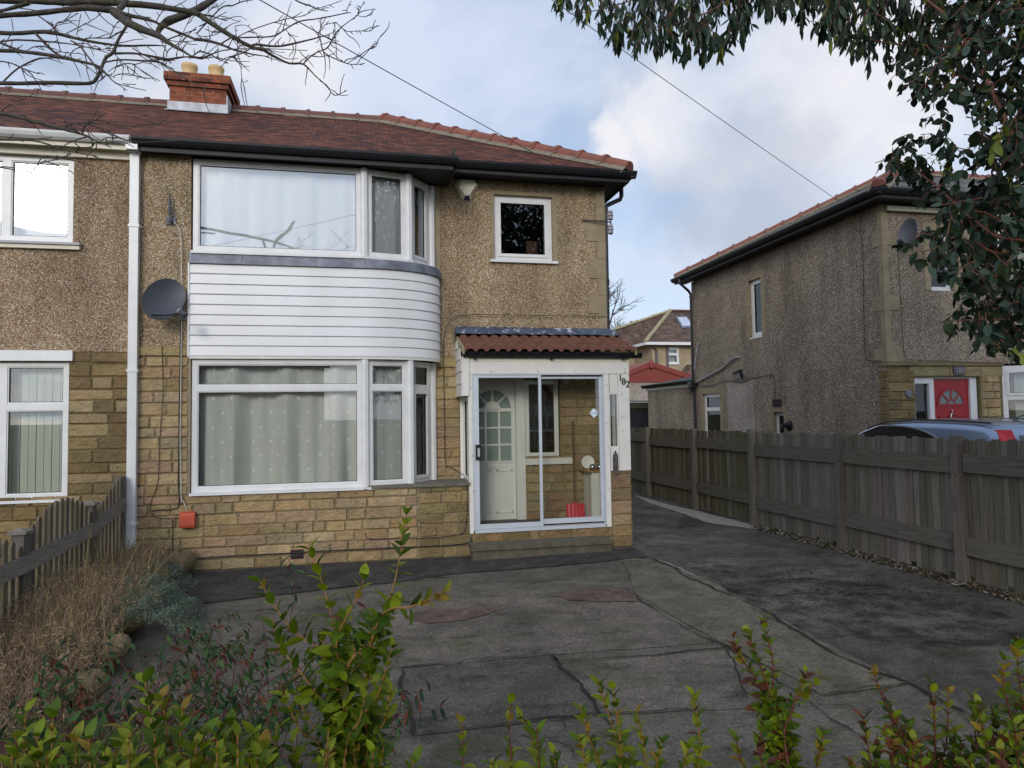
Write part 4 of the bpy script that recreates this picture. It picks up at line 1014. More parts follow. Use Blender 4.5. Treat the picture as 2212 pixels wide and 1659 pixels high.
# red door and side light
mb = MB(); mb.box(fr2, 9.70, 10.44, 0.1, 2.44, -.16, -.09)
for r in ((9.80, 10.02, 1.0, 1.80), (10.14, 10.36, 1.0, 1.80)):
    for q in ((r[0], r[1], r[2], r[2] + .02), (r[0], r[1], r[3] - .02, r[3]), (r[0], r[0] + .02, r[2], r[3]), (r[1] - .02, r[1], r[2], r[3])): mb.box(fr2, *q, -.09, -.078)
cx_, cz, rr = 10.07, 2.0, .25
for a0 in (45, 90, 135):
    a = math.radians(a0); u = Vector((math.cos(a), math.sin(a))); s = Vector((-u.y, u.x)) * .014
    mb.face([fr2.p(cx_ + u.x * k + s.x * e, cz + u.y * k + s.y * e, -.078) for k, e in ((.08, -1), (rr, -1), (rr, 1), (.08, 1))])
for r0, r1 in ((rr - .005, rr + .035), (.065, .09)):
    for a, b in zip(ring, ring[1:]): mb.face([fr2.p(cx_ + r * math.cos(t), cz + r * math.sin(t), -.077) for r, t in ((r0, a), (r1, a), (r1, b), (r0, b))])
mb.box(fr2, cx_ - rr - .05, cx_ + rr + .05, cz - .035, cz, -.09, -.075)
rd = mb.build('front_door', M['red_door'], K); rd['label'] = 'red front door with sunburst fan light'
mb = MB()
for a, b in zip(ring, ring[1:]): mb.face([fr2.p(cx_, cz, -.087), fr2.p(cx_ + rr * math.cos(a), cz + rr * math.sin(a), -.087), fr2.p(cx_ + rr * math.cos(b), cz + rr * math.sin(b), -.087)])
mb.build('fan_light', plain('grey_fan_glass', lin((110, 118, 116)), .15), rd)
mb = MB().tube([fr2.p(cx_ + .035 * math.sin(t), 1.76 + .08 * math.cos(t), -.065) for t in np.linspace(0, 2 * pi, 14)], .008, 6); mb.lathe(fr2.p(cx_, 1.88, -.09), (0, -1, 0), [(.018, 0), (.015, .03), (0, .035)], 8); mb.build('knocker', chm.m, rd)
mb = MB(); 
for r in ((9.28, 10.58, 2.445, 2.475), (9.60, 9.695, .05, 2.445), (10.445, 10.58, .05, 2.445), (9.28, 9.60, 2.36, 2.445), (9.28, 9.31, .05, 2.36)): mb.box(fr2, *r, -.16, -.05)
mb.build('door_frame', M['upvc'], rd)
MB().box(fr2, 9.31, 9.60, .05, 2.36, -.12, -.11).build('side_light', M['glass'], rd)
mb = MB()
for k in range(46):
    a_ = k * 2.4; r_ = .05 + .0022 * k; c0_ = Vector((9.45, P2 + .26, 1.95)); e_ = c0_ + Vector((math.cos(a_) * (.06 + r_), -.04 * abs(math.sin(a_)), math.sin(a_ * 1.7) * .16 - .10)); sdv = Vector((.0, .0, .018)) if k % 2 else Vector((.014, 0, .010))
    mb.face([c0_ + Vector((0, 0, -.2 + .006 * k)), (c0_ + e_) / 2 + sdv, e_, (c0_ + e_) / 2 - sdv], lin((128, 150, 84)))
mb.tube([(9.45, P2 + .26, 1.3), (9.45, P2 + .26, 1.9)], .02, 6, lin((70, 80, 50)))
_hp = mb
mb = MB(); mb.box(fr2, 9.26, 9.62, 0, 2.47, -.6, -.55); mb.build('hall_wall', M['darkroom'], K)
# number plaque
mb = MB(); p = onY(2060, 790, P2 - .04); mb.box(fr2, p.x, p.x + .22, 2.50, 2.655, .03, .05); pq = mb.build('number_plaque', M['iron'], K)
text('180', .12, (p.x + .11, 2.578), fr2, 'plaque_number', 'silverpl', pq, .008, .05)
mb = MB(); p = onY(2008 , 857, P2); mb.lathe(fr2.p(9.12, 2.18, .02), (0, -1, 0), [(.0, .03), (.06, .028), (.07, 0)], 16); mb.build('oval_plaque', M['lead'], K)
# bay on the right
ellR = [(11.05 + 1.04 * (1 - math.cos(t)), P2 - .65 * math.sin(t)) for t in np.linspace(0, pi / 2, 10)]
mb = MB(); 
B = [Vector((11.05, P2, 0)), Vector((11.55, 9.63, 0)), Vector((12.15, 9.5, 0)), Vector((13.4, 9.5, 0))]
for i in range(3):
    d = B[i + 1] - B[i]; fr = Fr(B[i], d, d.cross(Vector((0, 0, 1))))
    for v0, v1 in ((.98, 2.66), (4.0, 5.25)):
        w = window(fr, 0.0, d.length - .01, v0, v1, K, hor=(2.1,) if v0 < 2 else (), label=('lower' if v0 < 2 else 'upper') + ' bay window', fw=.08, sash=((0, 1),) if v0 < 2 else ())
        curtain(fr, .06, d.length - .06, v0 + .05, v1 - .05, M['blinds'], w, -.2, .006)
    mb = MB(); mb.box(fr, 0, d.length, 0, .97, -.2, -.002); mb.build('bay_wall', M['pebble_grey'], K); mb = MB(); mb.box(fr, 0, d.length, 2.70, 3.96, -.2, -.002); mb.build('bay_wall', M['pebble_grey'], K)

# roof
RK = MB(); EK, TK = 5.60, 7.30
slope(RK, [(8.37, 9.75, EK), (14.5, 9.75, EK), (14.5, 13.4, TK), (11.95, 13.3, TK)], (1, 0, 0))
slope(RK, [(8.37, 17.6, EK), (8.37, 9.75, EK), (11.95, 13.3, TK), (11.95, 13.9, TK)], (0, 1, 0))
slope(RK, [(14.5, 17.6, EK), (8.37, 17.6, EK), (11.95, 13.9, TK), (14.5, 13.9, TK)], (1, 0, 0))
rk = RK.build('roof', M['slate'], K)
ridge((8.40, 9.80, EK + .05), (11.9, 13.28, TK + .03), rk, 'ridge'); ridge((11.95, 13.35, TK + .02), (14.5, 13.4, TK + .02), rk, 'ridge'); ridge((8.42, 17.5, EK + .05), (11.9, 13.92, TK + .03), rk, 'ridge')
mb = MB(); mb.wbox(8.44, XW - .002, P2 - .3, 17.55, 5.465, 5.49); mb.wbox(8.44, 14.5, 9.84, P2 - .002, 5.466, 5.49); mb.wbox(8.41, 8.44, 9.82, 17.57, 5.45, 5.60); mb.wbox(8.44, 14.5, 9.81, 9.84, 5.45, 5.60); mb.build('fascia', M['blackwood'], K)
MB().wbox(8.80, 14.0, P2 - .08, P2 - .04, 5.33, 5.41).build('cream_board', M['cream'], K)
mb = MB(); gutter(mb, (8.41, 17.6, 5.60), (8.41, 9.74, 5.605), (-1, 0, 0), .06); gutter(mb, (8.35, 9.81, 5.605), (14.4, 9.81, 5.60), (0, -1, 0), .06); mb.build('gutter', M['black'], K)
mb = MB(); mb.tube([(8.35, 17.12, 5.52), (8.35, 17.12, 5.42), (8.60, 17.1, 5.2), (8.66, 17.1, 5.1), (8.66, 17.1, 2.75)], .036, 10)
for z in (5.05, 4.05): mb.lathe((8.66, 17.1, z), (0, 0, 1), [(.044, -.03), (.046, -.03), (.046, .03), (.036, .03)], 10)
mb.lathe((8.64, 17.1, 2.5), (0, 0, 1), [(.04, -.04), (.07, .05), (.13, .1), (.14, .26), (.12, .26)], 4); mb.tube([(8.66, 17.05, 2.5), (8.66, 17.0, .1)], .04, 10)
mb.build('downpipe', M['black'], K)
# extension behind
mb = MB(); wall(mb, FS, -20.3, -17.205, 0, 2.62, [], -.25); mb.wbox(XW + .26, 11, 20.05, 20.3, 0, 2.62); mb.build('rear_extension', M['pebble_grey'], K)
mb = MB(); mb.box(FS, -20.4, -17.21, 2.63, 2.74, -.1, .03); mb.build('extension_fascia', M['cream'], K)
mb = MB(); slope(mb, [(8.55, 17.21, 2.78), (8.55, 20.5, 2.78), (11, 20.5, 3.2), (11, 17.21, 3.2)], (0, 1, 0)); mb.build('extension_roof', M['slate'], K)
mb = MB(); gutter(mb, (8.70, 20.55, 2.80), (8.70, 17.21, 2.80), (-1, 0, 0), .06); mb.build('extension_gutter', M['black'], K)
# conduits, vents, cowl, floodlight
def wx(pts, n=.03): return [onX(x, y, XW - n) for x, y in pts]
cable('conduit', wx([(1498, 829), (1530, 812), (1560, 795), (1583, 775), (1596, 771)], .05), .03, 'silverpl', None, K)
cable('conduit', wx([(1495, 828), (1505, 760), (1508, 740)], .04), .025, 'silverpl', None, K)
a = onX(1671, 862, XW); grille(FS, -a.y, 2.02, .3, .16, K, 8, 2)
a = onX(3010 * .6064, 778 * .6064, XW); MB().box(FS, -a.y, -a.y + .25, a.z - .1, a.z + .1, 0, .02).build('air_vent', M['quoin'], K)
a = onX(1706, 919, XW); MB().lathe(a, (-1, 0, 0), [(.11, 0), (.11, .03), (.06, .06), (.045, .16), (.045, .2), (0, .2)], 16).build('flue_cowl', M['numblack'], K)
FLD = thing('floodlight', onX(1600, 810, XW), 'black floodlight above the pale patch on the side wall', 'floodlight')
a = onX(1594, 811, XW - .14); b = onX(1606, 818, XW)
mb = MB(); frl = Fr(a, (0, -1, .15), (-.8, 0, -.5), (-.3, 0, 1)); mb.box(frl, -.13, .13, -.07, .09, -.06, .02); mb.box(frl, -.14, .14, .085, .10, -.06, .05); mb.build('lamp_head', M['numblack'], FLD)
MB().tube([a + Vector((.03, -.05, -.03)), b], .02, 8).build('bracket', M['numblack'], FLD)
MB().box(frl, -.11, .11, -.055, .075, .02, .024).build('lens', M['silverpl'], FLD)
cable('black_cable', wx([(1500, 831), (1520, 833), (1540, 832), (1558, 824), (1575, 822), (1600, 826), (1618, 819), (1650, 812), (1668, 811), (1673, 820), (1675, 862)]), .008, 'cable_black', 'black cable across the side wall past the floodlight')
cable('black_cable', wx([(1862, 470), (1858, 490), (1865, 560), (1865, 650), (1869, 760), (1876, 778), (1905, 779)], .025), .006, 'cable_black', 'thin black cable down the side wall from the eaves')
cable('black_cable', wy([(1940, 525), (1943, 600), (1950, 720), (1955, 770), (1975, 778), (2030, 780), (2110, 784), (2212, 786)], P2, .04), .006, 'cable_black', 'black cable from the grey dish running above the red door')
c = onY(1967, 506, P2 - .18)
dish(fr2, c, .19, .26, math.radians(8), (-1, -.10, .12), 'dishgrey', 'grey satellite dish on the right-hand house above the red door', .3, onY(1944, 519, P2 - .5))

# ================================================================== houses and garages beyond
G = thing('concrete_garage', (11.5, 26, 0), 'pebbledashed garage with red gable boards behind the fence', 'garage')
g1_, g2_, ga = onY(1340, 818, 26), onY(1487, 818, 26), onY(1405, 793, 26)
gx0, gx1, gz = g1_.x, g2_.x, 3.2; fg = FY(26)
MB().wbox(gx0 + .15, gx1 - .15, 26, 31, 0, 3.22).build('wall', M['pebble_pale'], G)
red = plain('brick_red_paint', lin((134, 58, 48)), .6, .1, 5)
zR = onY(1400, 826, 26).z
mb = MB(); mb.face([fg.p(gx0, zR, .03), fg.p(gx1, zR, .03), fg.p(gx1, gz + .18, .03), fg.p(ga.x, ga.z, .03), fg.p(gx0, gz + .18, .03)]); mb.build('gable', red, G)
mb = MB()
for s, x in ((1, gx0 - .1), (-1, gx1 + .1)):
    a, b = Vector((x, 0, gz + .08)), Vector((ga.x, 0, ga.z + .02)); d = (b - a).normalized(); mb.face([Vector((a.x, 25.92, a.z)), Vector((b.x, 25.92, b.z)), Vector((b.x, 25.92, b.z + .2)), Vector((a.x, 25.92, a.z + .2))])
    mb.face([Vector((a.x, 25.92, a.z + .2)), Vector((b.x, 25.92, b.z + .2)), Vector((b.x, 31, b.z + .2)), Vector((a.x, 31, a.z + .2))])
    mb.face([Vector((a.x, 25.92, a.z)), Vector((b.x, 25.92, b.z)), Vector((b.x, 26.0, b.z)), Vector((a.x, 26.0, a.z))])
mb.lathe((ga.x, 25.9, ga.z + .0), (0, 0, 1), [(.08, -.05), (.1, .15), (.06, .28), (0, .34)], 6); mb.build('barge_board', red, G)
T2 = thing('timber_garage', (9.3, 22, 0), 'dark timber garage with corrugated roof and open black doorway', 'garage')
a, b = onY(1330, 868, 22), onY(1437, 868, 22); zt = a.z - .02
o0, o1 = onY(1362, 886, 22), onY(1407, 886, 22)
mb = MB(); wall(mb, FY(22), a.x, b.x, 0, zt - .12, [(a.x + .2, o1.x, 0, o1.z)], -.1); mb.wbox(a.x, b.x, 22.1, 22.2, o1.z + .1, zt - .12); mb.wbox(a.x, a.x + .05, 22.1, 26 - .2, 0, zt - .12); mb.wbox(b.x - .05, b.x, 22.1, 25.8, 0, zt - .12)
for f in range(len(mb.c)): mb.c[f] = jit(lin((66, 58, 50)), .2)
for i in range(14): mb.box(FY(22), o1.x + .1, b.x, .1 + i * .15, .1 + i * .15 + .13, 0, .02, jit(lin((76, 66, 56)), .2))
mb.build('timber_wall', M['rail_wood'], T2)
mb = MB()
for i in range(60):
    x0_, x1_ = a.x - .1 + i * (b.x - a.x + .2) / 60, a.x - .1 + (i + 1) * (b.x - a.x + .2) / 60; h0, h1 = .03 * (i % 2), .03 * ((i + 1) % 2)
    mb.face([(x0_, 21.85, zt + h0), (x1_, 21.85, zt + h1), (x1_, 25.8, zt + .15 + h1), (x0_, 25.8, zt + .15 + h0)])
mb.build('corrugated_roof', plain('grey_corrugated', lin((110, 108, 104)), .8, .2), T2)
MB().box(FY(22), a.x, b.x, zt - .20, zt - .02, .02, .05, None).build('fascia', plain('mossy_board', lin((66, 62, 52)), .9, .3), T2)
MB().box(FY(22), a.x + .2, o1.x, 0, o1.z, -.09, -.05).build('door', plain('painted_doorway_shade', (.012, .013, .017), .5, .2), T2)  # black sheet across the open doorway, painting the shade inside the garage
MB().box(FY(22), o1.x, o1.x + .09, 0, o1.z + .05, .001, .04).build('door_post', M['upvc_old'], T2)
# two-storey house far behind
YB = 32; KB = thing('far_house', (15, YB, 0), 'distant cream rendered house with brown hipped roof and skylight', 'house')
ec = onY(1397.6, 742, YB); el = onY(1345, 754, YB); ez = ec.z
x0 = ec.x + .25; fB = FY(YB)
wn = onY(1440, 750, YB), onY(1467, 786, YB)
mb = MB(); wall(mb, fB, x0, x0 + 9, 0, ez, [(wn[0].x, wn[1].x, wn[1].z, wn[0].z)]); mb.wbox(x0, x0 + .25, YB + .26, YB + 8, 0, ez); 
# set-back left part
mb.wbox(x0 - 3.6, x0 - .01, YB + 2.2, YB + 8, 0, ez - .02)
mb.build('wall', M['pebble_far'], KB)
mb = MB(); mb.wbox(x0 + .3, x0 + 8, YB + 3, YB + 3.1, 0, ez); mb.build('interior_wall', M['darkroom'], KB)
rt_ = onY(1447, 672, YB + 4.2); L0 = Vector((ec.x - .25, YB - .4, ez)); 
mb = MB(); apex = Vector((rt_.x, YB + 4.2, rt_.z))
slope(mb, [L0, (x0 + 9.3, YB - .4, ez), (x0 + 9.3, YB + 4.2, apex.z), apex], (1, 0, 0))
lb = Vector((x0 - 4.0, YB + 1.8, ez)); slope(mb, [lb, L0 + Vector((-.0, 2.2, 0)), L0, apex], (1, -.4, 0)); slope(mb, [(x0 - 4.0, YB + 8.4, ez), lb, apex], (0, 1, 0))
rb = mb.build('roof', M['tile_far'], KB)
ridge(L0 + Vector((0, 0, .05)), apex, rb, 'verge', .1, 1.2, False); ridge(lb, apex, rb, 'verge', .1, 1.2, False); ridge(apex, Vector((x0 + 9.3, YB + 4.2, apex.z)), rb, 'ridge_dull', .1, 1.2, False)
mb = MB(); mb.wbox(L0.x, x0 + 9.2, YB - .4, YB - .3, ez - .1, ez + .04); mb.wbox(L0.x, L0.x + .1, YB - .3, YB + 1.8, ez - .1, ez + .04); mb.wbox(lb.x, L0.x, YB + 1.75, YB + 1.85, ez - .1, ez + .04); mb.build('fascia', M['upvc'], KB)
w = window(fB, wn[0].x, wn[1].x, wn[1].z, wn[0].z, KB, hor=(wn[0].z - .35,), label='upstairs window with white frame', fw=.09, mw=.1); MB().box(fB, wn[0].x + .1, wn[1].x - .1, wn[1].z + .1, wn[0].z - .1, -.3, -.28).build('blind', M['teal_curtain'], w)
for px in (1404, 1446 - 4): 
    a = onY(px, 748, YB - .1); MB().tube([(a.x, YB - .2, ez - .05), (a.x + (.35 if px < 1420 else -.0), YB - .06, ez - .35), (a.x + (.35 if px < 1420 else 0), YB - .06, .1)], .06, 8).build('downpipe', M['iron'], KB)
sk = onY(1475, 690, YB + 2.6); up = (apex - Vector((apex.x, YB - .4, ez))); nrm = Vector((0, -up.z, up.y)).normalized()
def onroof(x, y):
    P0 = Vector((x0, YB - .4, ez)); n = Vector((0, -(apex.z - ez), 4.6)); d = ray(x, y); t = (P0 - Vector((0, 0, EYE))).dot(n) / d.dot(n); return Vector((0, 0, EYE)) + d * t
q = [onroof(x, y) for x, y in ((1459, 687), (1483, 687), (1500, 710), (1473, 712))]; nn = Vector((0, -(apex.z - ez), 4.6)).normalized()
mb = MB(); c_ = sum(q, Vector()) / 4
mb.face([p + nn * .1 for p in q]); 
for i in range(4): mb.face([q[i], q[(i + 1) % 4], q[(i + 1) % 4] + nn * .1, q[i] + nn * .1])
s_ = mb.build('skylight', M['lead'], KB); MB().face([c_ + (p - c_) * .78 + nn * .115 for p in q]).build('pane', plain('painted_sky_reflection', lin((190, 196, 210)), .1), s_)  # sky's reflection is put into the pane's pale base colour
# near roof between garage and extension
NR = thing('far_shed', (12.0, 29, 0), 'small brown tiled roof between the red gable and the extension', 'outbuilding')
a = onY(1455, 810, 31.5); mb = MB(); slope(mb, [(a.x - .2, 31.2, 3.3), (a.x + 5, 31.2, 3.3), (a.x + 5, 31.9 , 4.35), (a.x + .9, 31.9, 4.35)], (1, 0, 0)); mb.build('roof', M['tile_far'], NR)
MB().wbox(a.x, a.x + 5, 31.25, 31.85, 0, 3.28).build('wall', M['pebble_far'], NR)
# telegraph pole and wires
TP = thing('telegraph_pole', (onY(1364, 700, 44).x, 44, 0), 'distant wooden telegraph pole with a small transformer box', 'pole')
pt = onY(1364, 694, 44); MB().tube([(pt.x, 44, 0), (pt.x, 44, pt.z)], .13, 8).build('post', plain('pole_wood', lin((128, 122, 108)), .9, .2), TP)
MB().wbox(pt.x - .45, pt.x - .12, 43.8, 44.1, pt.z - 1.5, pt.z - .5).build('box', M['iron'], TP)
for s in (-1, 1): tag(MB().tube(span(Vector((pt.x, 44, pt.z - .4)), Vector((pt.x + s * 26, 48 + s * 3, pt.z - .3)), 1.4), .016, 5).build('power_wire', M['cable_black']), 'faint power wire running ' + ('left' if s < 0 else 'right') + ' from the distant pole', 'wire', 'power wires')

# ================================================================== GROUND
def ground_mat(name, c1, c2, c3, speck=.5, scale=1.2, moss=None, bump=.5):
    m = NT(name); v = m.obj()
    a = m.noise(v, scale, 8, .68, .4); b = m.noise(v, 34, 6, .8); d = m.noise(v, 130, 3, .7); a2 = m.noise(m.mapv(v, (1, 1, 1), (7, 7, 0)), scale * 3.1, 7, .7, .6)
    c = m.ramp(m.math('ADD', m.math('MULTIPLY', a, .6), m.math('MULTIPLY', a2, .4)), [(.36, c1), (.5, c2), (.62, c3)])
    c = m.mix(1.0, c, m.ramp(b, [(.34, .55), (.5, 1.0), (.66, 1.55)]), 'MULTIPLY')
    c = m.mix(speck, c, m.ramp(d, [(.35, .5), (.65, 1.6)]), 'MULTIPLY')
    vo = m.new('TexVoronoi'); m.l(v, vo.inputs['Vector']); vo.inputs['Scale'].default_value = 40; vc = m.new('SeparateColor'); m.l(vo.outputs['Color'], vc.inputs[0])
    sp = m.math('MULTIPLY', m.math('GREATER_THAN', vc.outputs[0], .86), m.math('LESS_THAN', vo.outputs['Distance'], .28))
    c = m.mix(m.math('MULTIPLY', sp, .28), c, lin((176, 172, 164)))
    if moss:
        mo = m.noise(m.mapv(v, (1, 1, 1), (4, 2, 0)), 1.6, 8, .74); c = m.mix(m.ramp(mo, [(.50, 0.0), (.66, .7)]), c, moss)
    st = m.noise(m.mapv(v, (1, 1.8, 1), (9, 3, 0)), 2.2, 8, .74)
    c = m.mix(1.0, c, m.ramp(st, [(.36, .55), (.46, 1.0)]), 'MULTIPLY')
    m.col(c); m.set(Roughness=.9); m.bump(m.math('ADD', b, m.math('MULTIPLY', d, .5)), bump, .012)
    return m.m
GM = ground_mat('concrete_drive', lin((72, 68, 61)), lin((98, 93, 84)), lin((118, 111, 99)), moss=lin((78, 76, 54)))
GS = ground_mat('pale_concrete_strip', lin((80, 75, 64)), lin((104, 98, 85)), lin((122, 116, 101)), .5, 1.6, moss=lin((86, 82, 64)))
GT = ground_mat('dark_tarmac', lin((50, 48, 47)), lin((66, 63, 61)), lin((82, 78, 75)), .6, 2.0)
GA = ground_mat('worn_asphalt', lin((58, 55, 51)), lin((90, 86, 80)), lin((116, 111, 103)), .7, .75, moss=lin((60, 58, 38)), bump=.8)
GP = ground_mat('pink_cement_patch', lin((74, 64, 58)), lin((97, 81, 74)), lin((114, 98, 88)), .4, 3)
GC = plain('mossy_crack_soil', lin((34, 32, 24)), .95, .5, 30, bump=.8)
GE = ground_mat('grass_earth', lin((58, 56, 36)), lin((76, 78, 44)), lin((96, 92, 60)), .6, .9)
GW = plain('pale_cement_seam', lin((150, 146, 138)), .9, .2, 14, bump=.6)
def sheet(name, pts, z, mat, kind='structure', rough=0.0):
    P = []
    for i, a in enumerate(pts):
        b = pts[(i + 1) % len(pts)]; L = math.dist(a, b); k = max(1, int(L / .12)) if rough else 1
        for j in range(k):
            t = j / k; P.append((a[0] + (b[0] - a[0]) * t + random.uniform(-rough, rough), a[1] + (b[1] - a[1]) * t + random.uniform(-rough, rough)))
    me = bpy.data.meshes.new(name); me.from_pydata([(x, y, z) for x, y in P], [], [tuple(range(len(P)))]); me.materials.append(mat)
    if me.polygons[0].normal.z < 0: me.flip_normals()
    return tag(link(name, me, None, None), kind=kind)
random.seed(12)
sheet('ground', [(-900, -900), (900, -900), (900, 900), (-900, 900)], -.012, GE)
sheet('driveway', [(-2.3, 2.6), (6.55, 2.6), (6.62, 24), (3.9, 24), (3.9, 9.6), (-2.3, 9.6)], 0, GM)
zp = lambda L: [tuple(onZ(x, y)[:2]) for x, y in L]
# asphalt on the right
sheet('driveway_asphalt', zp([(1372, 1180), (1400, 1208), (1440, 1215), (1520, 1250), (1640, 1310), (1760, 1380), (1880, 1440), (1985, 1485), (2060, 1530), (2140, 1600)]) + [(3.6, 3.0), (6.5, 3.0), (6.6, 23.9), (3.95, 23.9)], .004, GA, rough=.018)
sheet('path_strip', zp([(1340, 1202), (1440, 1215), (1520, 1250), (1640, 1310), (1760, 1380), (1880, 1440), (1962, 1478), (1780, 1504), (1700, 1460), (1560, 1392), (1450, 1330), (1375, 1285)]), .008, GS, rough=.012)
sheet('path', zp([(402, 1240), (700, 1219), (1016, 1204), (1016, 1216), (1372, 1184), (1400, 1204), (1180, 1226), (960, 1243), (880, 1256), (760, 1268), (402, 1310)]), .0102, GT, rough=.012)
random.seed(3)
sheet('driveway_patch', zp([(875, 1338), (900, 1322), (1000, 1316), (1060, 1310), (1090, 1318), (1010, 1340), (920, 1350)]), .012, GP, rough=.015)
sheet('driveway_patch', zp([(1190, 1287), (1250, 1276), (1345, 1270), (1365, 1290), (1385, 1302), (1290, 1302), (1230, 1298)]), .012, GP, rough=.015)
sheet('driveway_patch', zp([(1560, 1255), (1620, 1248), (1760, 1262), (1740, 1285), (1630, 1290), (1570, 1276)]), .012, GA, rough=.03)
GD = ground_mat('darker_concrete_slab', lin((64, 61, 57)), lin((88, 84, 78)), lin((106, 101, 94)), moss=lin((70, 70, 50)))
GL = ground_mat('lighter_concrete_slab', lin((78, 73, 66)), lin((104, 97, 88)), lin((122, 114, 103)), moss=lin((84, 82, 58)))
GK = ground_mat('damp_dark_asphalt', lin((24, 23, 22)), lin((42, 40, 37)), lin((74, 70, 64)), .9, 1.4, moss=lin((40, 42, 24)), bump=1.0)
sheet('driveway_slab', zp([(868, 1449), (1000, 1432), (1188, 1419), (1215, 1447), (1250, 1485), (1290, 1530), (1325, 1545), (1100, 1566), (902, 1590), (886, 1550)]), .005, GD, rough=.012)
sheet('driveway_slab', zp([(1208, 1437), (1400, 1420), (1560, 1400), (1640, 1450), (1720, 1502), (1690, 1530), (1500, 1536), (1330, 1544), (1292, 1528), (1250, 1483)]), .005, GL, rough=.012)
sheet('driveway_slab', zp([(842, 1310), (1120, 1286), (1348, 1269), (1400, 1312), (1450, 1342), (1540, 1390), (1400, 1400), (1188, 1416), (862, 1444), (850, 1380)]), .005, GL, rough=.012)
_n = GK.node_tree; _b = [n for n in _n.nodes if n.type == 'BSDF_PRINCIPLED'][0]; _t = _n.nodes.new('ShaderNodeTexCoord'); _z = _n.nodes.new('ShaderNodeTexNoise'); _r = _n.nodes.new('ShaderNodeValToRGB')
_z.inputs['Scale'].default_value = 3.2; _z.inputs['Detail'].default_value = 9; _z.inputs['Roughness'].default_value = .75; _n.links.new(_t.outputs['Object'], _z.inputs['Vector']); _n.links.new(_z.outputs['Fac'], _r.inputs[0]); _r.color_ramp.elements[0].position = .46; _r.color_ramp.elements[1].position = .60; _r.color_ramp.elements[0].color = (0, 0, 0, 1); _r.color_ramp.elements[1].color = (.5, .5, .5, 1); _n.links.new(_r.outputs[0], _b.inputs['Alpha'])
sheet('driveway_patch', zp([(1560, 1270), (1640, 1255), (1760, 1250), (1900, 1265), (2060, 1290), (2180, 1330), (2200, 1400), (2060, 1400), (1900, 1390), (1760, 1372), (1640, 1330)]), .0125, GK, rough=.05)
0 and sheet('driveway_patch', zp([(1640, 1300), (1700, 1278), (1800, 1284), (1900, 1296), (2010, 1312), (2100, 1345), (2060, 1372), (1960, 1378), (1860, 1362), (1760, 1350), (1690, 1335)]), .013, GK, rough=.05)
sheet('driveway_patch', zp([(1480, 1228), (1560, 1222), (1640, 1226), (1600, 1236), (1530, 1242)]), .013, GK, rough=.03)
# cracks
def crack(L, w=.035, name='driveway_crack', mat=None, z=.016):
    P = [onZ(x, y) for x, y in L]; Q = []
    for a, b in zip(P, P[1:]):
        k = max(1, int((b - a).length / .05))
        for j in range(k): Q.append(a.lerp(b, j / k))
    Q.append(P[-1]); mb = MB(); prev = None
    ww = w; off = 0
    for i, p in enumerate(Q):
        d = (Q[min(i + 1, len(Q) - 1)] - Q[max(i - 1, 0)]).normalized(); s = Vector((-d.y, d.x, 0)); off = off * .85 + random.uniform(-.016, .016)
        ww = max(w * .25, min(w * 2.2, ww + random.uniform(-.6, .6) * w)); e = (.2 if i in (0, len(Q) - 1) else 1)
        ww_ = ww * .30; cur = (p + s * (off - ww_ / 2 * e) + Vector((0, 0, z)), p + s * (off + ww_ / 2 * e) + Vector((0, 0, z)))
        if prev: mb.face([prev[0], cur[0], cur[1], prev[1]])
        prev = cur
    return tag(mb.build(name, mat or GC), kind='structure')
random.seed(21)
crack([(860, 1446), (1000, 1430), (1130, 1419), (1188, 1417), (1205, 1434), (1290, 1428), (1400, 1418), (1500, 1410), (1600, 1402)], .04)
crack([(1188, 1417), (1215, 1445), (1250, 1485), (1290, 1530), (1330, 1580)], .05)
crack([(866, 1448), (876, 1500), (888, 1560), (902, 1592)], .05)
crack([(900, 1590), (1000, 1578), (1100, 1565), (1200, 1554), (1340, 1545), (1500, 1535)], .035)
crack([(1212, 1556), (1222, 1580), (1195, 1600), (1160, 1612)], .025); crack([(1195, 1600), (1240, 1615), (1262, 1645)], .03)
crack([(1350, 1274), (1400, 1310), (1450, 1340), (1520, 1380), (1560, 1398), (1640, 1448), (1720, 1500), (1800, 1560), (1870, 1605)], .05)
crack([(1354, 1222), (1358, 1245), (1343, 1268)], .02)
crack([(840, 1310), (980, 1297), (1120, 1285), (1240, 1275), (1350, 1268)], .014, mat=GW)
crack([(930, 1376), (950, 1400), (972, 1422)], .018); crack([(1100, 1361), (1135, 1356)], .02)
crack([(1400, 1206), (1450, 1228), (1500, 1255), (1560, 1280), (1640, 1318), (1760, 1388), (1880, 1448), (1985, 1492), (2080, 1545)], .07)
crack([(1780, 1504), (1850, 1492), (1962, 1480)], .03); crack([(1560, 1398), (1575, 1408), (1620, 1502), (1600, 1512)], .02)
crack([(1690, 1535), (1830, 1525), (1860, 1540)], .02); crack([(1420, 1212), (1470, 1232), (1500, 1250)], .03, mat=GW, z=.02)
crack([(960, 1243), (1180, 1226), (1400, 1204)], .02); crack([(402, 1310), (760, 1268), (880, 1256)], .02)
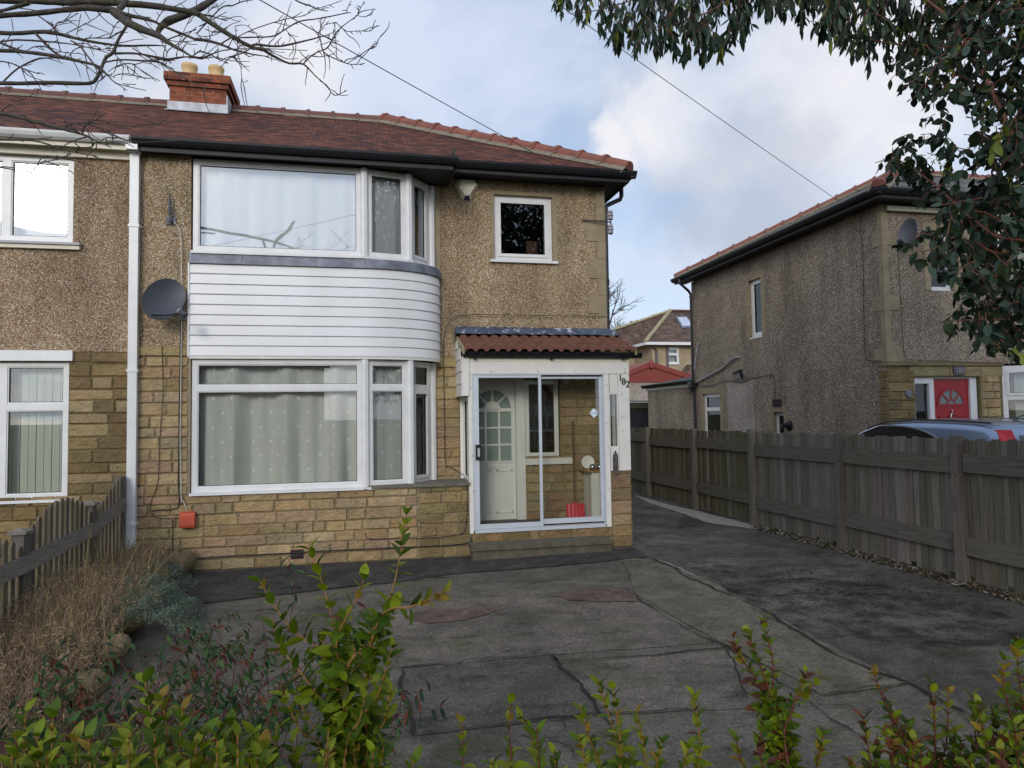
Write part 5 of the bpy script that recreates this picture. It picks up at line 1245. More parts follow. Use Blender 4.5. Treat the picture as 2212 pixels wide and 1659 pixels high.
# cement seam and rubble along fence foot
sheet('cement_verge', zp([(1372, 1070), (1440, 1090), (1500, 1103), (1560, 1118), (1640, 1138), (1690, 1146), (1690, 1152), (1600, 1140), (1530, 1130), (1480, 1112), (1400, 1086)]), .010, GW, rough=.02)
def rubble(name, n, x0, x1, y0, y1, s0, s1, cols, z=0, label=None, cat=None, mat='stone'):
    mb = MB()
    for i in range(n):
        x, y, s = random.uniform(x0, x1), random.uniform(y0, y1), random.uniform(s0, s1); c = jit(random.choice(cols), .2)
        P = [Vector((x + random.gauss(0, 1) * s * .5, y + random.gauss(0, 1) * s * .5, z + abs(random.gauss(0, .5)) * s)) for _ in range(5)]
        for t in ((0, 1, 2), (0, 2, 3), (0, 3, 4), (1, 2, 4), (1, 3, 4)): mb.face([P[k] for k in t], c)
    return tag(mb.build(name, M[mat]), label, cat, kind='stuff')
rubble('gravel_debris', 2600, 6.22, 6.50, 3.0, 10.4, .012, .04, [lin((120, 112, 98)), lin((90, 76, 56)), lin((70, 72, 44)), lin((150, 144, 132)), lin((64, 52, 40))], .006, 'stony debris and dead leaves along the foot of the tall board fence', 'debris')
mb = MB()
for (gx_, gy_, gn_, gs_) in ((5.0, 6.5, 1500, .42), (4.5, 7.3, 900, .35), (5.6, 5.9, 500, .3), (3.9, 8.4, 250, .4)):
    for i in range(gn_):
        x, y, z_ = random.gauss(gx_, gs_ * 1.3), random.gauss(gy_, gs_ * .8), random.uniform(.003, .011); 
        if x > 6.2: continue
        c = jit(random.choice([lin((40, 36, 32)), lin((52, 46, 38)), lin((96, 92, 84)), lin((60, 54, 40))]), .2); P_ = [Vector((x + random.gauss(0, 1) * z_, y + random.gauss(0, 1) * z_, .006 + abs(random.gauss(0, .4)) * z_)) for _ in range(4)]
        for t_ in ((0, 1, 2), (0, 2, 3), (0, 1, 3), (1, 2, 3)): mb.face([P_[k] for k in t_], c)
tag(mb.build('leaf_litter', M['stone']), 'dark crumbled leaf litter and grit scattered over the worn asphalt', 'litter', kind='stuff')

# ================================================================== FENCES
random.seed(5)
TF = thing('board_fence', (6.47, 9, 0), 'tall weathered grey close-board fence beside the driveway', 'fence')
posts = [17.3, 15.0, 12.72, 10.62, 8.42, 6.47, 4.4, 2.4]
GREY = tame2([lin((112, 106, 100)), lin((96, 90, 84)), lin((128, 122, 116)), lin((86, 82, 74)), lin((104, 96, 88)), lin((90, 86, 70)), lin((138, 132, 126))], .45, lin((124, 117, 106)))
fF = Fr((6.47, 0, 0), (0, -1, 0), (-1, 0, 0))
for y in posts:
    mb = MB(); w = .048; l = random.uniform(-.01, .01); h = 1.60 + random.uniform(-.01, .02)
    mb.box(Fr((6.42, y, 0), (0, -1, l), (-1, 0, 0), (l, l, 1)), -w, w, 0, h, -.05, .05, jit(GREY[1], .12)); mb.build('post', M['wood'], TF)
for a, b in zip(posts, posts[1:]):
    y0, y1 = -a + .055, -b - .055
    for v, hh in ((1.20, .20), (.33, .19)):
        mb = MB(); mb.box(Fr((6.47, 0, 0), (0, -1, random.uniform(-.004, .004)), (-1, 0, 0)), y0, y1, v, v + hh, .0, .045, jit(GREY[3], .1)); mb.build('rail', M['rail_wood'], TF)
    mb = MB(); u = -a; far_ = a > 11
    while u < -b:
        w = random.uniform(.085, .11); top = 1.575 + random.uniform(-.018, .02); g = random.choice([.002, .003, .006, .012] if a > 7 else [.004, .012, .02])
        if abs(u + 12.35) < .06: u += .06; continue
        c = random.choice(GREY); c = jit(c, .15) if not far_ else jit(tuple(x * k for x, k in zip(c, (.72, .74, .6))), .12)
        t = random.uniform(-.006, .006); f = Fr((6.478 + abs(t), 0, 0), (0, -1, 0), (-1, 0, 0), (0, t, 1)); lo = .03 if random.random() > .1 else .08
        if w > -b - u: w = -b - u
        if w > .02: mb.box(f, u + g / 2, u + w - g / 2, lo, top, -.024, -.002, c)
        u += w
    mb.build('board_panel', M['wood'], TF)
PF = thing('picket_fence', (-2.9, 7.5, 0), 'low mossy picket fence with arched tops beside the dry grass', 'fence')
pp = [(9.32, 1.25, .0), (8.36, 1.02, 1), (6.80, .965, 1), (5.2, .95, 1)]
MOS = [lin((108, 100, 80)), lin((112, 108, 76)), lin((102, 94, 84)), lin((122, 114, 96)), lin((90, 80, 70))]
fP = Fr((-2.9, 0, 0), (0, -1, 0), (1, 0, 0))
for y, h, cap in pp:
    mb = MB(); mb.box(fP, -y - .05, -y + .05, 0, h - .02, -.05, .05, jit(lin((112, 104, 96)), .1))
    if cap: mb.box(fP, -y - .075, -y + .075, h - .018, h + .005, -.075, .075, lin((130, 124, 114))); mb.face([fP.p(-y - .075, h + .006, -.075), fP.p(-y - .075, h + .006, .075), fP.p(-y, h + .035, 0)], lin((130, 124, 114)))
    if cap: 
        for q in (((.075, .075), (-.075, .075)), ((.075, -.075), (.075, .075)), ((-.075, -.075), (.075, -.075))): mb.face([fP.p(-y + q[0][0], h + .006, q[0][1]), fP.p(-y + q[1][0], h + .006, q[1][1]), fP.p(-y, h + .035, 0)][::-1], lin((130, 124, 114)))
    mb.build('post', M['wood'], PF)
for (ya, ha, _), (yb_, hb, _) in zip(pp, pp[1:]):
    z0_, z1_ = (.93, .86) if ya > 9 else (.80, .68)
    r0 = (.98, .83) if ya > 9 else ((.82, .68) if ya > 8 else (.76, .62))
    r1 = (.83, .70) if ya > 9 else ((.76, .62) if ya > 8 else (.74, .60))
    mb = MB(); A_ = [(-ya, r0[1]), (-yb_, r1[1]), (-yb_, r1[0]), (-ya, r0[0])]
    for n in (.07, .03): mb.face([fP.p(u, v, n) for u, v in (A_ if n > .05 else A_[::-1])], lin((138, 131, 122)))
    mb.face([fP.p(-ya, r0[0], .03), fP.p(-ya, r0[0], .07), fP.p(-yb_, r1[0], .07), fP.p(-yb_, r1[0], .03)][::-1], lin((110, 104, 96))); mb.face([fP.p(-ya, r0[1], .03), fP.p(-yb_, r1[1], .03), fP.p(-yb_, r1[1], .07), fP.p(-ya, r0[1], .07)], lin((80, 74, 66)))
    mb.build('rail', M['rail_wood'], PF)
    mb = MB(); n = int((ya - yb_) / .118); 
    for i in range(n):
        t = (i + .5) / n; y = ya + (yb_ - ya) * t
        if ya > 9: top = 1.24 - .40 * t ** 1.2 + .02
        elif ya > 8: top = .90 + .26 * math.sin(pi * min(1, t * 1.02)) ** .8 * (1 if t < .5 else 1)
        else: top = .82 + .22 * math.sin(pi * t)
        top += random.uniform(-.01, .01); c = jit(random.choice(MOS), .15); wd = .034
        p = [(-y - wd, .05), (-y + wd, .05), (-y + wd, top - .03), (-y + wd * .5, top), (-y - wd * .5, top), (-y - wd, top - .03)]
        mb.face([fP.p(u, v, .03) for u, v in p], c); mb.face([fP.p(u, v, .01) for u, v in p[::-1]], c)
        for a_, b_ in zip(p, p[1:] + p[:1]): mb.face([fP.p(*a_, .01), fP.p(*b_, .01), fP.p(*b_, .03), fP.p(*a_, .03)], jit(lin((112, 104, 88)), .15))
    mb.build('picket_panel', M['wood'], PF)

# ================================================================== CAR
CX0, CX1, CY = 6.92, 8.52, 6.36       # left side, right side, tail
CAR = thing('parked_car', ((CX0 + CX1) / 2, CY + 2, 0), 'silver blue hatchback with red tail lamp parked behind the tall board fence', 'car')
paint = NT('silver_blue_car_paint'); paint.col(lin((128, 146, 172))); paint.set(Metallic=.6, Roughness=.25); paint.b.inputs['Coat Weight'].default_value = .6
# stations: y offset, roofline z, beltline z, lower z, half width low, half width roof
St = [(0.0, 1.00, .80, .40, .60, .55), (.06, 1.40, .90, .32, .72, .60), (.18, 1.66, .95, .26, .78, .64), (.38, 1.76, .98, .24, .80, .64), (.9, 1.785, .98, .22, .80, .66), (1.6, 1.80, .97, .22, .80, .665), (2.2, 1.765, .96, .22, .80, .66), (2.6, 1.66, .95, .22, .80, .64), (2.95, 1.45, .95, .22, .80, .62), (3.25, 1.20, .94, .22, .80, .62), (3.45, 1.02, .90, .24, .79, .66), (3.75, .92, .80, .26, .74, .62), (3.92, .76, .62, .34, .60, .5)]
St = [(a[0] * .93, *a[1:]) for a in St]
cxm = (CX0 + CX1) / 2
def sect(s):
    y, zr, zb, zl, hw, hr = s; L = []
    half = [(0, zr), (hr * .6, zr - .012), (hr * .88, zr - .04), (hr, zr - .09 if zr - zb > .25 else zr - .03), (hr + (hw - hr) * .55, (zr + zb) / 2 if zr - zb > .25 else zr - .05), (hw * .985, zb + .02), (hw, zb - .12), (hw, (zb + zl) / 2), (hw * .97, zl + .04), (hw * .9, zl)]
    for x, z in half: L.append((cxm + x, CY + y, z))
    for x, z in reversed(half[1:]): L.append((cxm - x, CY + y, z))
    return [Vector(p) for p in L]
mb = MB(); SS = [sect(s) for s in St]
for A_, B_ in zip(SS, SS[1:]):
    k = len(A_)
    for i in range(k): mb.face([A_[i], A_[(i + 1) % k], B_[(i + 1) % k], B_[i]])
mb.face(SS[0]); mb.face(SS[-1][::-1])
body = mb.build('body', paint.m, CAR, True)
me = body.data; bmw = body.modifiers.new('weld', 'WELD'); bmw.merge_threshold = .001; sb = body.modifiers.new('sub', 'SUBSURF'); sb.levels = 2; sb.render_levels = 2
gl = plain('tinted_car_glass', (.012, .015, .018), .05, .1, spec=.8)
# side windows as slightly proud panels following the glasshouse
def side_x(y, z):
    for s0, s1 in zip(St, St[1:]):
        if s0[0] <= y <= s1[0]:
            t = (y - s0[0]) / (s1[0] - s0[0]); v = [a + (b - a) * t for a, b in zip(s0, s1)]; break
    _, zr, zb, zl, hw, hr = v; top = zr - .09; f = min(1, max(0, (z - zb) / max(.05, top - zb))); return hw * .985 + (hr - hw * .985) * f ** 1.15
def dlo(y):
    for s0, s1 in zip(St, St[1:]):
        if s0[0] <= y <= s1[0]:
            t = (y - s0[0]) / (s1[0] - s0[0]); zr = s0[1] + (s1[1] - s0[1]) * t; break
    q = 1 - abs((y - 1.80) / 1.34) ** 2.4
    return min(zr - .085, 1.03 + (.655) * max(0, q) ** .75)
for sd_ in (-1, 1):
    for y0, y1 in ((.56, 1.03), (1.035, 1.885), (1.89, 2.72)):
        mb = MB(); ys = np.linspace(y0, y1, 10)
        for a, b in zip(ys, ys[1:]):
            for j in range(4):
                z = lambda y, t: 1.02 + (dlo(y) - 1.02) * t
                mb.face([(cxm + sd_ * (side_x(y, z(y, t)) + .006), CY + y, z(y, t)) for y, t in ((a, j / 4), (b, j / 4), (b, (j + 1) / 4), (a, (j + 1) / 4))])
        mb.build('side_window', gl, CAR, True)
    mb = MB(); ys = np.linspace(.55, 2.74, 30); mb.tube([(cxm + sd_ * (side_x(y, dlo(y)) + .008), CY + y, dlo(y) + .006) for y in ys], .012, 6); mb.build('window_trim', chm.m, CAR)
    mb = MB(); ys = np.linspace(.36, 2.4, 24)
    def rz_(y):
        for s0, s1 in zip(St, St[1:]):
            if s0[0] <= y <= s1[0]: return s0[1] + (s1[1] - s0[1]) * (y - s0[0]) / (s1[0] - s0[0])
    mb.tube([(cxm + sd_ * .575, CY + y, rz_(y) - .022) for y in ys], .013, 6); mb.build('roof_rail', M['numblack'], CAR)
    mb = MB()
    L = [(.07, 1.66, .565), (.03, 1.52, .60), (.0, 1.35, .64), (-.03, 1.15, .67), (-.04, .98, .68)]
    for (ya, za, xa), (yb_, zb2, xb) in zip(L, L[1:]):
        mb.face([(cxm + sd_ * (xa + .02), CY + .22 + ya - .02, za), (cxm + sd_ * (xa - .06), CY + .14 + ya - .05, za), (cxm + sd_ * (xb - .08), CY + .13 + yb_ - .08, zb2), (cxm + sd_ * (xb + .04), CY + .20 + yb_ - .07, zb2)])
        mb.face([(cxm + sd_ * (xa + .02), CY + .22 + ya - .02, za), (cxm + sd_ * (xb + .04), CY + .20 + yb_ - .07, zb2), (cxm + sd_ * (xb + .055), CY + .31 + yb_ - .05, zb2), (cxm + sd_ * (xa + .035), CY + .28 + ya, za)])
    rl = NT('red_lamp_lens'); rl.col(lin((190, 18, 30))); rl.set(Roughness=.15)
    mb.build('tail_lamp', rl.m, CAR, False)
    for yy in (.72, 2.9):
        W_ = MB().lathe((cxm + sd_ * .66, CY + yy, .31), (sd_, 0, 0), [(.2, 0), (.3, .01), (.31, .04), (.31, .14), (.29, .17), (.2, .165)], 28).build('wheel', M['gasket'], CAR, True)
        MB().lathe((cxm + sd_ * .66, CY + yy, .31), (sd_, 0, 0), [(.2, .165), (.18, .14), (.05, .15), (0, .155)], 28).build('rim', M['silverpl'], W_, True)
mb = MB(); q = [(-.50, 1.60, .10), (.50, 1.60, .10), (.56, 1.12, -.015), (-.56, 1.12, -.015)]; mb.face([(cxm + x, CY + .03 + y - .05, z) for x, z, y in q]); mb.build('rear_window', gl, CAR)
mb = MB(); mb.face([(cxm - .52, CY + 3.00, 1.24), (cxm + .52, CY + 3.00, 1.24), (cxm + .46, CY + 2.46, 1.665), (cxm - .46, CY + 2.46, 1.665)]); mb.build('windscreen', gl, CAR)
mb = MB(); mb.lathe((cxm - .0, CY + .55, 1.77), (0, 0, 1), [(.04, 0), (.025, .03), (0, .035)], 8); mb.tube([(cxm, CY + .55, 1.79), (cxm + .14, CY + .22, 1.93)], .006, 5); mb.build('antenna', M['numblack'], CAR)
for sd_ in (-1, 1): MB().lathe((cxm + sd_ * .55, CY + 3.58, .74), (0, 1, 0), [(.1, 0), (.08, .05), (0, .07)], 12).build('headlight', M['alu'], CAR, True)
MB().box(FY(CY - .02), cxm - .26, cxm + .26, .62, .73, -.02, .01).build('number_plate', M['whitepl'], CAR)

# ------------------------------------------------------------------ houses across the street (seen mirrored in the windows)
for k, (xc, lab) in enumerate(((-8.5, 'house across the street on the left, seen mirrored in the windows'), (7.5, 'house across the street on the right, seen mirrored in the windows'))):
    O_ = thing('facing_house', (xc, -20, 0), lab, 'house', 'houses across the street'); fo = Fr((0, -20, 0), (-1, 0, 0), (0, 1, 0))
    hl = [(-xc - 4.5, -xc - 1.5, 1, 2.5), (-xc - 4.5, -xc - 1.5, 3.8, 5.0), (-xc + 1.5, -xc + 4.5, 1, 2.5), (-xc + 1.5, -xc + 4.5, 3.8, 5.0)]
    mb = MB(); wall(mb, fo, -xc - 6, -xc + 6, 0, 5.3, hl); mb.wbox(xc - 6, xc - 5.75, -28, -20.26, 0, 5.3); mb.wbox(xc + 5.75, xc + 6, -28, -20.26, 0, 5.3); mb.wbox(xc - 6, xc + 6, -28.2, -28, 0, 5.3); mb.build('wall', M['pebble_left'], O_)
    for h in hl: w = window(fo, *h, O_, vert=((h[0] + h[1]) / 2,)); MB().box(fo, h[0] + .1, h[1] - .1, h[2] + .1, h[3] - .1, -.2, -.18).build('blind', M['blinds'], w)
    mb = MB(); slope(mb, [(xc + 6.4, -19.6, 5.3), (xc - 6.4, -19.6, 5.3), (xc - 3, -24, 7.8), (xc + 3, -24, 7.8)], (-1, 0, 0)); slope(mb, [(xc - 6.4, -28.4, 5.3), (xc + 6.4, -28.4, 5.3), (xc + 3, -24, 7.8), (xc - 3, -24, 7.8)], (1, 0, 0))
    slope(mb, [(xc - 6.4, -19.6, 5.3), (xc - 6.4, -28.4, 5.3), (xc - 3, -24, 7.8)], (0, 1, 0)); slope(mb, [(xc + 6.4, -28.4, 5.3), (xc + 6.4, -19.6, 5.3), (xc + 3, -24, 7.8)], (0, 1, 0)); mb.build('roof', M['tile_far'], O_)

# ================================================================== VEGETATION
def leafmesh(name, P, A, Nn, L, Wd, C, mat, parent, prof=((0, .05), (.2, .75), (.45, 1), (.7, .8), (.9, .35), (1, .03)), fold=.25, droop=.15):
    P, A, Nn = (np.asarray(x, float) for x in (P, A, Nn)); n = len(P); L = np.asarray(L, float).reshape(n, 1); Wd = np.asarray(Wd, float).reshape(n, 1); C = np.asarray(C, float)
    A = A / np.linalg.norm(A, axis=1, keepdims=True); S = np.cross(A, Nn); S /= np.linalg.norm(S, axis=1, keepdims=True) + 1e-9; Nn = np.cross(S, A)
    V = []
    for t, w in prof:
        mid = P + A * L * t - Nn * (droop * t * t) * L
        for s in (-1, 0, 1): V.append(mid + S * (s * w * .5) * Wd + Nn * (abs(s) * w * fold * .5) * Wd)
    k = len(prof) * 3; V = np.stack(V, 1).reshape(n * k, 3)
    F = []
    for i in range(len(prof) - 1):
        for s in (0, 1): F.append((i * 3 + s, i * 3 + s + 1, (i + 1) * 3 + s + 1, (i + 1) * 3 + s))
    F = np.array(F); F = (F[None] + (np.arange(n) * k)[:, None, None]).reshape(-1, 4)
    off = np.array(parent.location) if parent else np.zeros(3)
    me = bpy.data.meshes.new(name); nf = len(F); me.vertices.add(len(V)); me.vertices.foreach_set('co', (V - off).astype(np.float32).ravel())
    me.loops.add(nf * 4); me.loops.foreach_set('vertex_index', F.astype(np.int32).ravel()); me.polygons.add(nf); me.polygons.foreach_set('loop_start', np.arange(0, nf * 4, 4, dtype=np.int32)); me.polygons.foreach_set('loop_total', np.full(nf, 4, np.int32))
    me.update(calc_edges=True); me.shade_smooth()
    at = me.color_attributes.new('Col', 'FLOAT_COLOR', 'POINT'); cc = np.ones((n * k, 4), np.float32); cc[:, :3] = np.repeat(C, k, 0); at.data.foreach_set('color', cc.ravel())
    me.materials.append(M[mat]); return link(name, me, parent, Vector(off))
def rv(s=1.0): return Vector((RNG.normal(), RNG.normal(), RNG.normal())) * s
def vcol(pal, a=.18):
    c = pal[RNG.integers(len(pal))]; k = 1 + RNG.uniform(-a, a); return [max(0, v * k) for v in c]
class LF:
    def __init__(s): s.P, s.A, s.N, s.L, s.W, s.C = [], [], [], [], [], []
    def add(s, p, a, n, l, w, c): s.P.append(tuple(p)); s.A.append(tuple(a)); s.N.append(tuple(n)); s.L.append(l); s.W.append(w); s.C.append(c)
    def build(s, name, mat, parent, **k): return leafmesh(name, s.P, s.A, s.N, s.L, s.W, s.C, mat, parent, **k)
def inpoly(x, y, P):
    c = False
    for (x0, y0), (x1, y1) in zip(P, P[1:] + P[:1]):
        if (y0 > y) != (y1 > y) and x < (x1 - x0) * (y - y0) / (y1 - y0) + x0: c = not c
    return c
RT = RM.transposed()
def proj(p):
    c = RT @ (Vector(p) - Vector((0, 0, EYE)))
    if c.z > -.05: return (-1e5, -1e5)
    return (CW / 2 + FPX * c.x / -c.z, CH / 2 - FPX * c.y / -c.z)
# ------------------------------------------------------------------ bare tree at upper left
BT = thing('bare_tree', (-4.6, 4.6, 0), 'bare winter tree with dark mossy limbs and twisting twigs over the left roof', 'tree')
c4 = lambda x, y: (x / 3.16 * .6064, y / 3.16 * .6064); c5 = lambda x, y: (424.5 + x / 3.16 * .6064, y / 3.16 * .6064); c1 = lambda x, y: (x / 2.212 * .6064, y / 2.212 * .6064)
BR = [
 (c4, 5.6, 5.2, [(-500, -60, 70), (0, 5, 62), (400, 10, 62), (700, 30, 62), (1000, 22, 64), (1300, 32, 64), (1700, 62, 62), (2000, 108, 58), (2212, 152, 54), (2345, 240, 52), (2515, 350, 48), (2645, 430, 44), (2835, 530, 38), (2955, 560, 34), (3075, 630, 27), (3255, 715, 22), (3415, 722, 18), (3545, 850, 13), (3665, 960, 12), (3750, 1065, 10), (3800, 1065, 8), (3905, 1020, 5)]),
 (c5, 5.2, 5.0, [(1200, 722, 14), (1290, 630, 13), (1380, 580, 12), (1480, 535, 12), (1550, 400, 12), (1640, 300, 10), (1800, 180, 9), (1830, 120, 7), (1890, 10, 5)]),
 (c5, 5.1, 5.0, [(1810, 175, 8), (1900, 190, 6), (1985, 130, 4)]),
 (c5, 5.3, 5.1, [(620, 515, 26), (680, 500, 25), (870, 522, 21), (1000, 510, 20), (1250, 455, 16), (1420, 410, 11), (1530, 370, 4)]),
 (c5, 5.35, 5.7, [(440, 425, 14), (600, 420, 14), (740, 420, 14), (890, 400, 14), (1010, 325, 14), (1170, 240, 14), (1400, 205, 12), (1680, 145, 10), (1740, 145, 4)]),
 (c5, 5.35, 5.9, [(470, 412, 10), (640, 330, 10), (810, 270, 10), (990, 215, 9), (1200, 175, 8), (1340, 105, 8), (1420, 80, 6), (1640, 5, 5)]),
 (c5, 5.8, 5.6, [(1060, -30, 14), (1180, 35, 16), (1280, 65, 15), (1350, 100, 13), (1480, 125, 6)]),
 (c5, 5.6, 5.5, [(1690, 150, 7), (1700, 90, 6), (1740, 10, 5)]),
 (c5, 5.1, 4.9, [(1290, 290, 5), (1340, 360, 7), (1390, 430, 12), (1430, 580, 14), (1560, 660, 12), (1700, 715, 10), (1800, 725, 7), (1895, 710, 4)]),
 (c5, 4.9, 4.8, [(1700, 715, 8), (1800, 650, 7), (1940, 550, 7), (2010, 500, 6), (2085, 390, 4)]),
 (c5, 5.0, 4.9, [(1480, 545, 9), (1590, 650, 8), (1660, 700, 5)]), (c5, 5.2, 4.9, [(1550, 250, 6), (1565, 400, 7), (1580, 660, 6)]),
 (c5, 5.1, 5.3, [(1390, 430, 8), (1395, 300, 7), (1400, 210, 6)]),
 (c5, 5.1, 5.0, [(1400, 320, 6), (1450, 280, 7), (1560, 255, 8), (1620, 300, 9), (1690, 355, 7), (1830, 345, 6), (1940, 350, 5), (2035, 285, 4)]),
 (c5, 5.4, 5.3, [(1000, 325, 6), (1050, 390, 8), (1100, 440, 8), (1115, 485, 7)]), (c5, 5.5, 5.5, [(990, 215, 6), (1020, 290, 6)]),
 (c5, 5.0, 4.9, [(0, 440, 34), (130, 460, 32), (280, 500, 28), (400, 550, 20), (580, 600, 15), (820, 640, 7)]),
 (c5, 4.95, 5.2, [(280, 490, 15), (400, 420, 14), (450, 405, 11)]),
 (c5, 4.8, 4.7, [(-60, 640, 12), (0, 600, 14), (50, 580, 16), (150, 610, 16), (230, 660, 14), (350, 705, 7)]),
 (c5, 4.8, 5.0, [(-120, 640, 12), (0, 650, 20), (70, 655, 23), (200, 600, 12), (320, 565, 11), (460, 550, 10), (700, 550, 10), (900, 550, 8), (1250, 570, 5)]),
 (c5, 4.9, 4.8, [(270, 760, 4), (340, 680, 10), (400, 640, 10), (440, 650, 10), (510, 770, 5)]),
 (c4, 5.9, 5.5, [(2430, -25, 60), (2330, 40, 66), (2212, 110, 74), (2000, 200, 80), (1880, 250, 78), (1790, 330, 58), (1780, 400, 40)]),
 (c5, 5.5, 5.7, [(0, 380, 14), (130, 240, 14), (290, 80, 14), (400, 65, 12), (520, 15, 11), (640, -5, 8)]),
 (c5, 5.3, 5.2, [(455, 420, 8), (435, 320, 7), (450, 290, 6), (550, 280, 6), (620, 330, 8), (710, 430, 6)]), (c5, 5.2, 5.0, [(455, 440, 8), (460, 560, 7), (435, 640, 7)]),
 (c5, 5.1, 5.1, [(840, 590, 9), (960, 630, 5)]), (c5, 4.9, 4.9, [(500, 770, 3), (520, 920, 4), (580, 905, 2)]),
 (c4, 5.1, 5.0, [(-500, 200, 60), (0, 172, 54), (400, 150, 52), (800, 105, 56), (1000, 88, 64), (1200, 108, 66), (1330, 125, 60), (1400, 160, 42), (1700, 230, 30), (1850, 300, 28), (2212, 450, 26)]),
 (c4, 5.05, 5.4, [(1320, 120, 50), (1390, 50, 60), (1420, -15, 50)]),
 (c4, 5.0, 4.6, [(1260, 140, 50), (1350, 190, 82), (1450, 260, 84), (1600, 330, 76), (1780, 400, 62), (1930, 500, 40), (2050, 570, 28), (2160, 635, 16)]),
 (c4, 5.2, 4.9, [(-500, 330, 55), (0, 370, 46), (250, 370, 42), (500, 358, 42), (700, 392, 38), (900, 440, 30), (1150, 490, 25), (1400, 515, 22), (1700, 510, 17), (1870, 520, 7)]),
 (c4, 5.1, 5.0, [(400, 375, 24), (500, 480, 28), (600, 580, 27), (690, 640, 26)]),
 (c4, 4.9, 4.4, [(-500, 560, 46), (0, 570, 40), (250, 582, 37), (500, 612, 38), (700, 645, 38), (900, 690, 30), (1100, 745, 26), (1200, 835, 18), (1290, 930, 12), (1400, 965, 9), (1640, 1020, 6)]),
 (c4, 4.5, 4.5, [(1300, 930, 9), (1430, 1015, 5)]), (c4, 4.5, 4.5, [(1380, 942, 6), (1530, 950, 4)]),
 (c4, 4.7, 4.9, [(-500, 900, 50), (0, 935, 42), (300, 937, 40), (600, 930, 40), (900, 937, 38), (1035, 930, 36), (1100, 860, 34), (1160, 720, 32), (1200, 640, 34), (1270, 590, 32), (1330, 450, 28), (1400, 330, 27), (1465, 200, 26)]),
 (c4, 4.75, 4.85, [(40, 915, 16), (200, 770, 16), (400, 672, 16), (520, 652, 15), (680, 655, 12)]),
 (c4, 4.6, 4.5, [(-200, 670, 16), (0, 690, 14), (130, 715, 14), (250, 772, 16), (330, 800, 13), (440, 835, 7)]), (c4, 4.55, 4.5, [(245, 775, 12), (320, 850, 10), (480, 905, 7)]),
 (c4, 4.9, 4.9, [(-200, 420, 26), (0, 482, 24), (120, 530, 26), (250, 572, 20), (400, 592, 12)]),
 (c4, 5.1, 5.0, [(-150, 500, 14), (60, 462, 16), (200, 450, 18), (400, 460, 18), (600, 475, 16), (820, 500, 12), (1100, 560, 10), (1250, 610, 7)]),
 (c4, 4.85, 4.9, [(1270, 600, 24), (1480, 600, 21), (1650, 620, 22), (1850, 665, 34), (1900, 670, 28), (2050, 645, 16), (2212, 640, 12)]),
 (c4, 4.75, 4.4, [(1180, 700, 16), (1350, 670, 16), (1600, 680, 18), (1800, 700, 18), (1950, 790, 16), (2100, 890, 14), (2212, 950, 12), (2330, 1010, 5)]),
 (c4, 4.95, 4.6, [(800, 460, 16), (900, 520, 20), (980, 620, 16), (1100, 770, 18), (1200, 830, 14), (1295, 875, 9)]),
 (c4, 5.05, 4.9, [(430, 180, 14), (560, 270, 17), (650, 355, 15)]), (c4, 4.9, 4.8, [(1490, 540, 12), (1700, 660, 15), (1860, 720, 13)]), (c4, 4.8, 4.8, [(1180, 510, 10), (1290, 610, 10), (1400, 720, 10), (1500, 800, 9), (1590, 870, 8), (1700, 885, 5)]),
 (c4, 4.75, 4.7, [(1220, 805, 6), (1330, 740, 10), (1480, 720, 10), (1640, 830, 10), (1800, 910, 5)]), (c4, 4.75, 4.7, [(1280, 860, 7), (1340, 835, 8), (1450, 830, 8), (1580, 870, 6)]),
 (c4, 4.9, 5.0, [(740, 380, 8), (880, 310, 9), (1000, 250, 8), (1080, 200, 7), (1140, 150, 6)]), (c4, 5.0, 5.0, [(860, 400, 6), (880, 310, 6), (910, 160, 4)]), (c4, 5.1, 5.1, [(620, 340, 8), (640, 260, 8), (760, 220, 7), (870, 150, 6)]),
 (c4, 4.9, 5.0, [(930, 450, 14), (1000, 430, 13), (1200, 430, 12), (1280, 400, 14), (1400, 330, 12)]), (c4, 5.0, 4.9, [(1230, 430, 10), (1280, 320, 8), (1330, 240, 5)]),
 (c4, 4.95, 4.95, [(130, 210, 7), (150, 345, 7)]), (c4, 4.95, 4.9, [(300, 575, 8), (380, 530, 8), (480, 525, 8), (600, 545, 8), (730, 590, 6), (900, 600, 5)]),
 (c4, 4.9, 4.9, [(770, 640, 8), (850, 550, 9), (960, 530, 9), (1150, 555, 7), (1250, 520, 5)]), (c4, 4.9, 4.9, [(900, 700, 10), (1000, 760, 9), (1090, 840, 6)]), (c4, 5.2, 5.2, [(210, 90, 12), (340, 110, 10), (440, 120, 6)]),
 (c4, 5.6, 5.5, [(-200, 130, 30), (0, 120, 30), (200, 70, 40), (330, 30, 40)]),
 (c4, 5.0, 5.1, [(1830, 470, 12), (2000, 400, 12), (2212, 330, 10)]), (c4, 4.9, 5.2, [(1870, 640, 10), (1900, 560, 10), (2020, 480, 9), (2212, 300, 8)]), (c4, 5.0, 5.3, [(1990, 620, 8), (2010, 500, 7), (2080, 330, 6), (2150, 180, 5)]),
 (c4, 5.1, 5.2, [(1840, 420, 8), (1980, 470, 7), (2212, 460, 6)]), (c4, 5.2, 5.3, [(1500, 100, 8), (1560, 170, 8), (1680, 200, 6)]), (c4, 5.3, 5.4, [(1750, 260, 10), (1820, 140, 8), (1900, 100, 5)]),
 (c5, 5.4, 5.6, [(0, 150, 20), (120, 170, 16), (230, 200, 12), (335, 235, 7)]), (c5, 5.5, 5.6, [(30, 300, 12), (150, 240, 10), (250, 180, 8), (340, 130, 4)]), (c5, 5.5, 5.6, [(60, 240, 8), (130, 130, 6), (240, 40, 4)]),
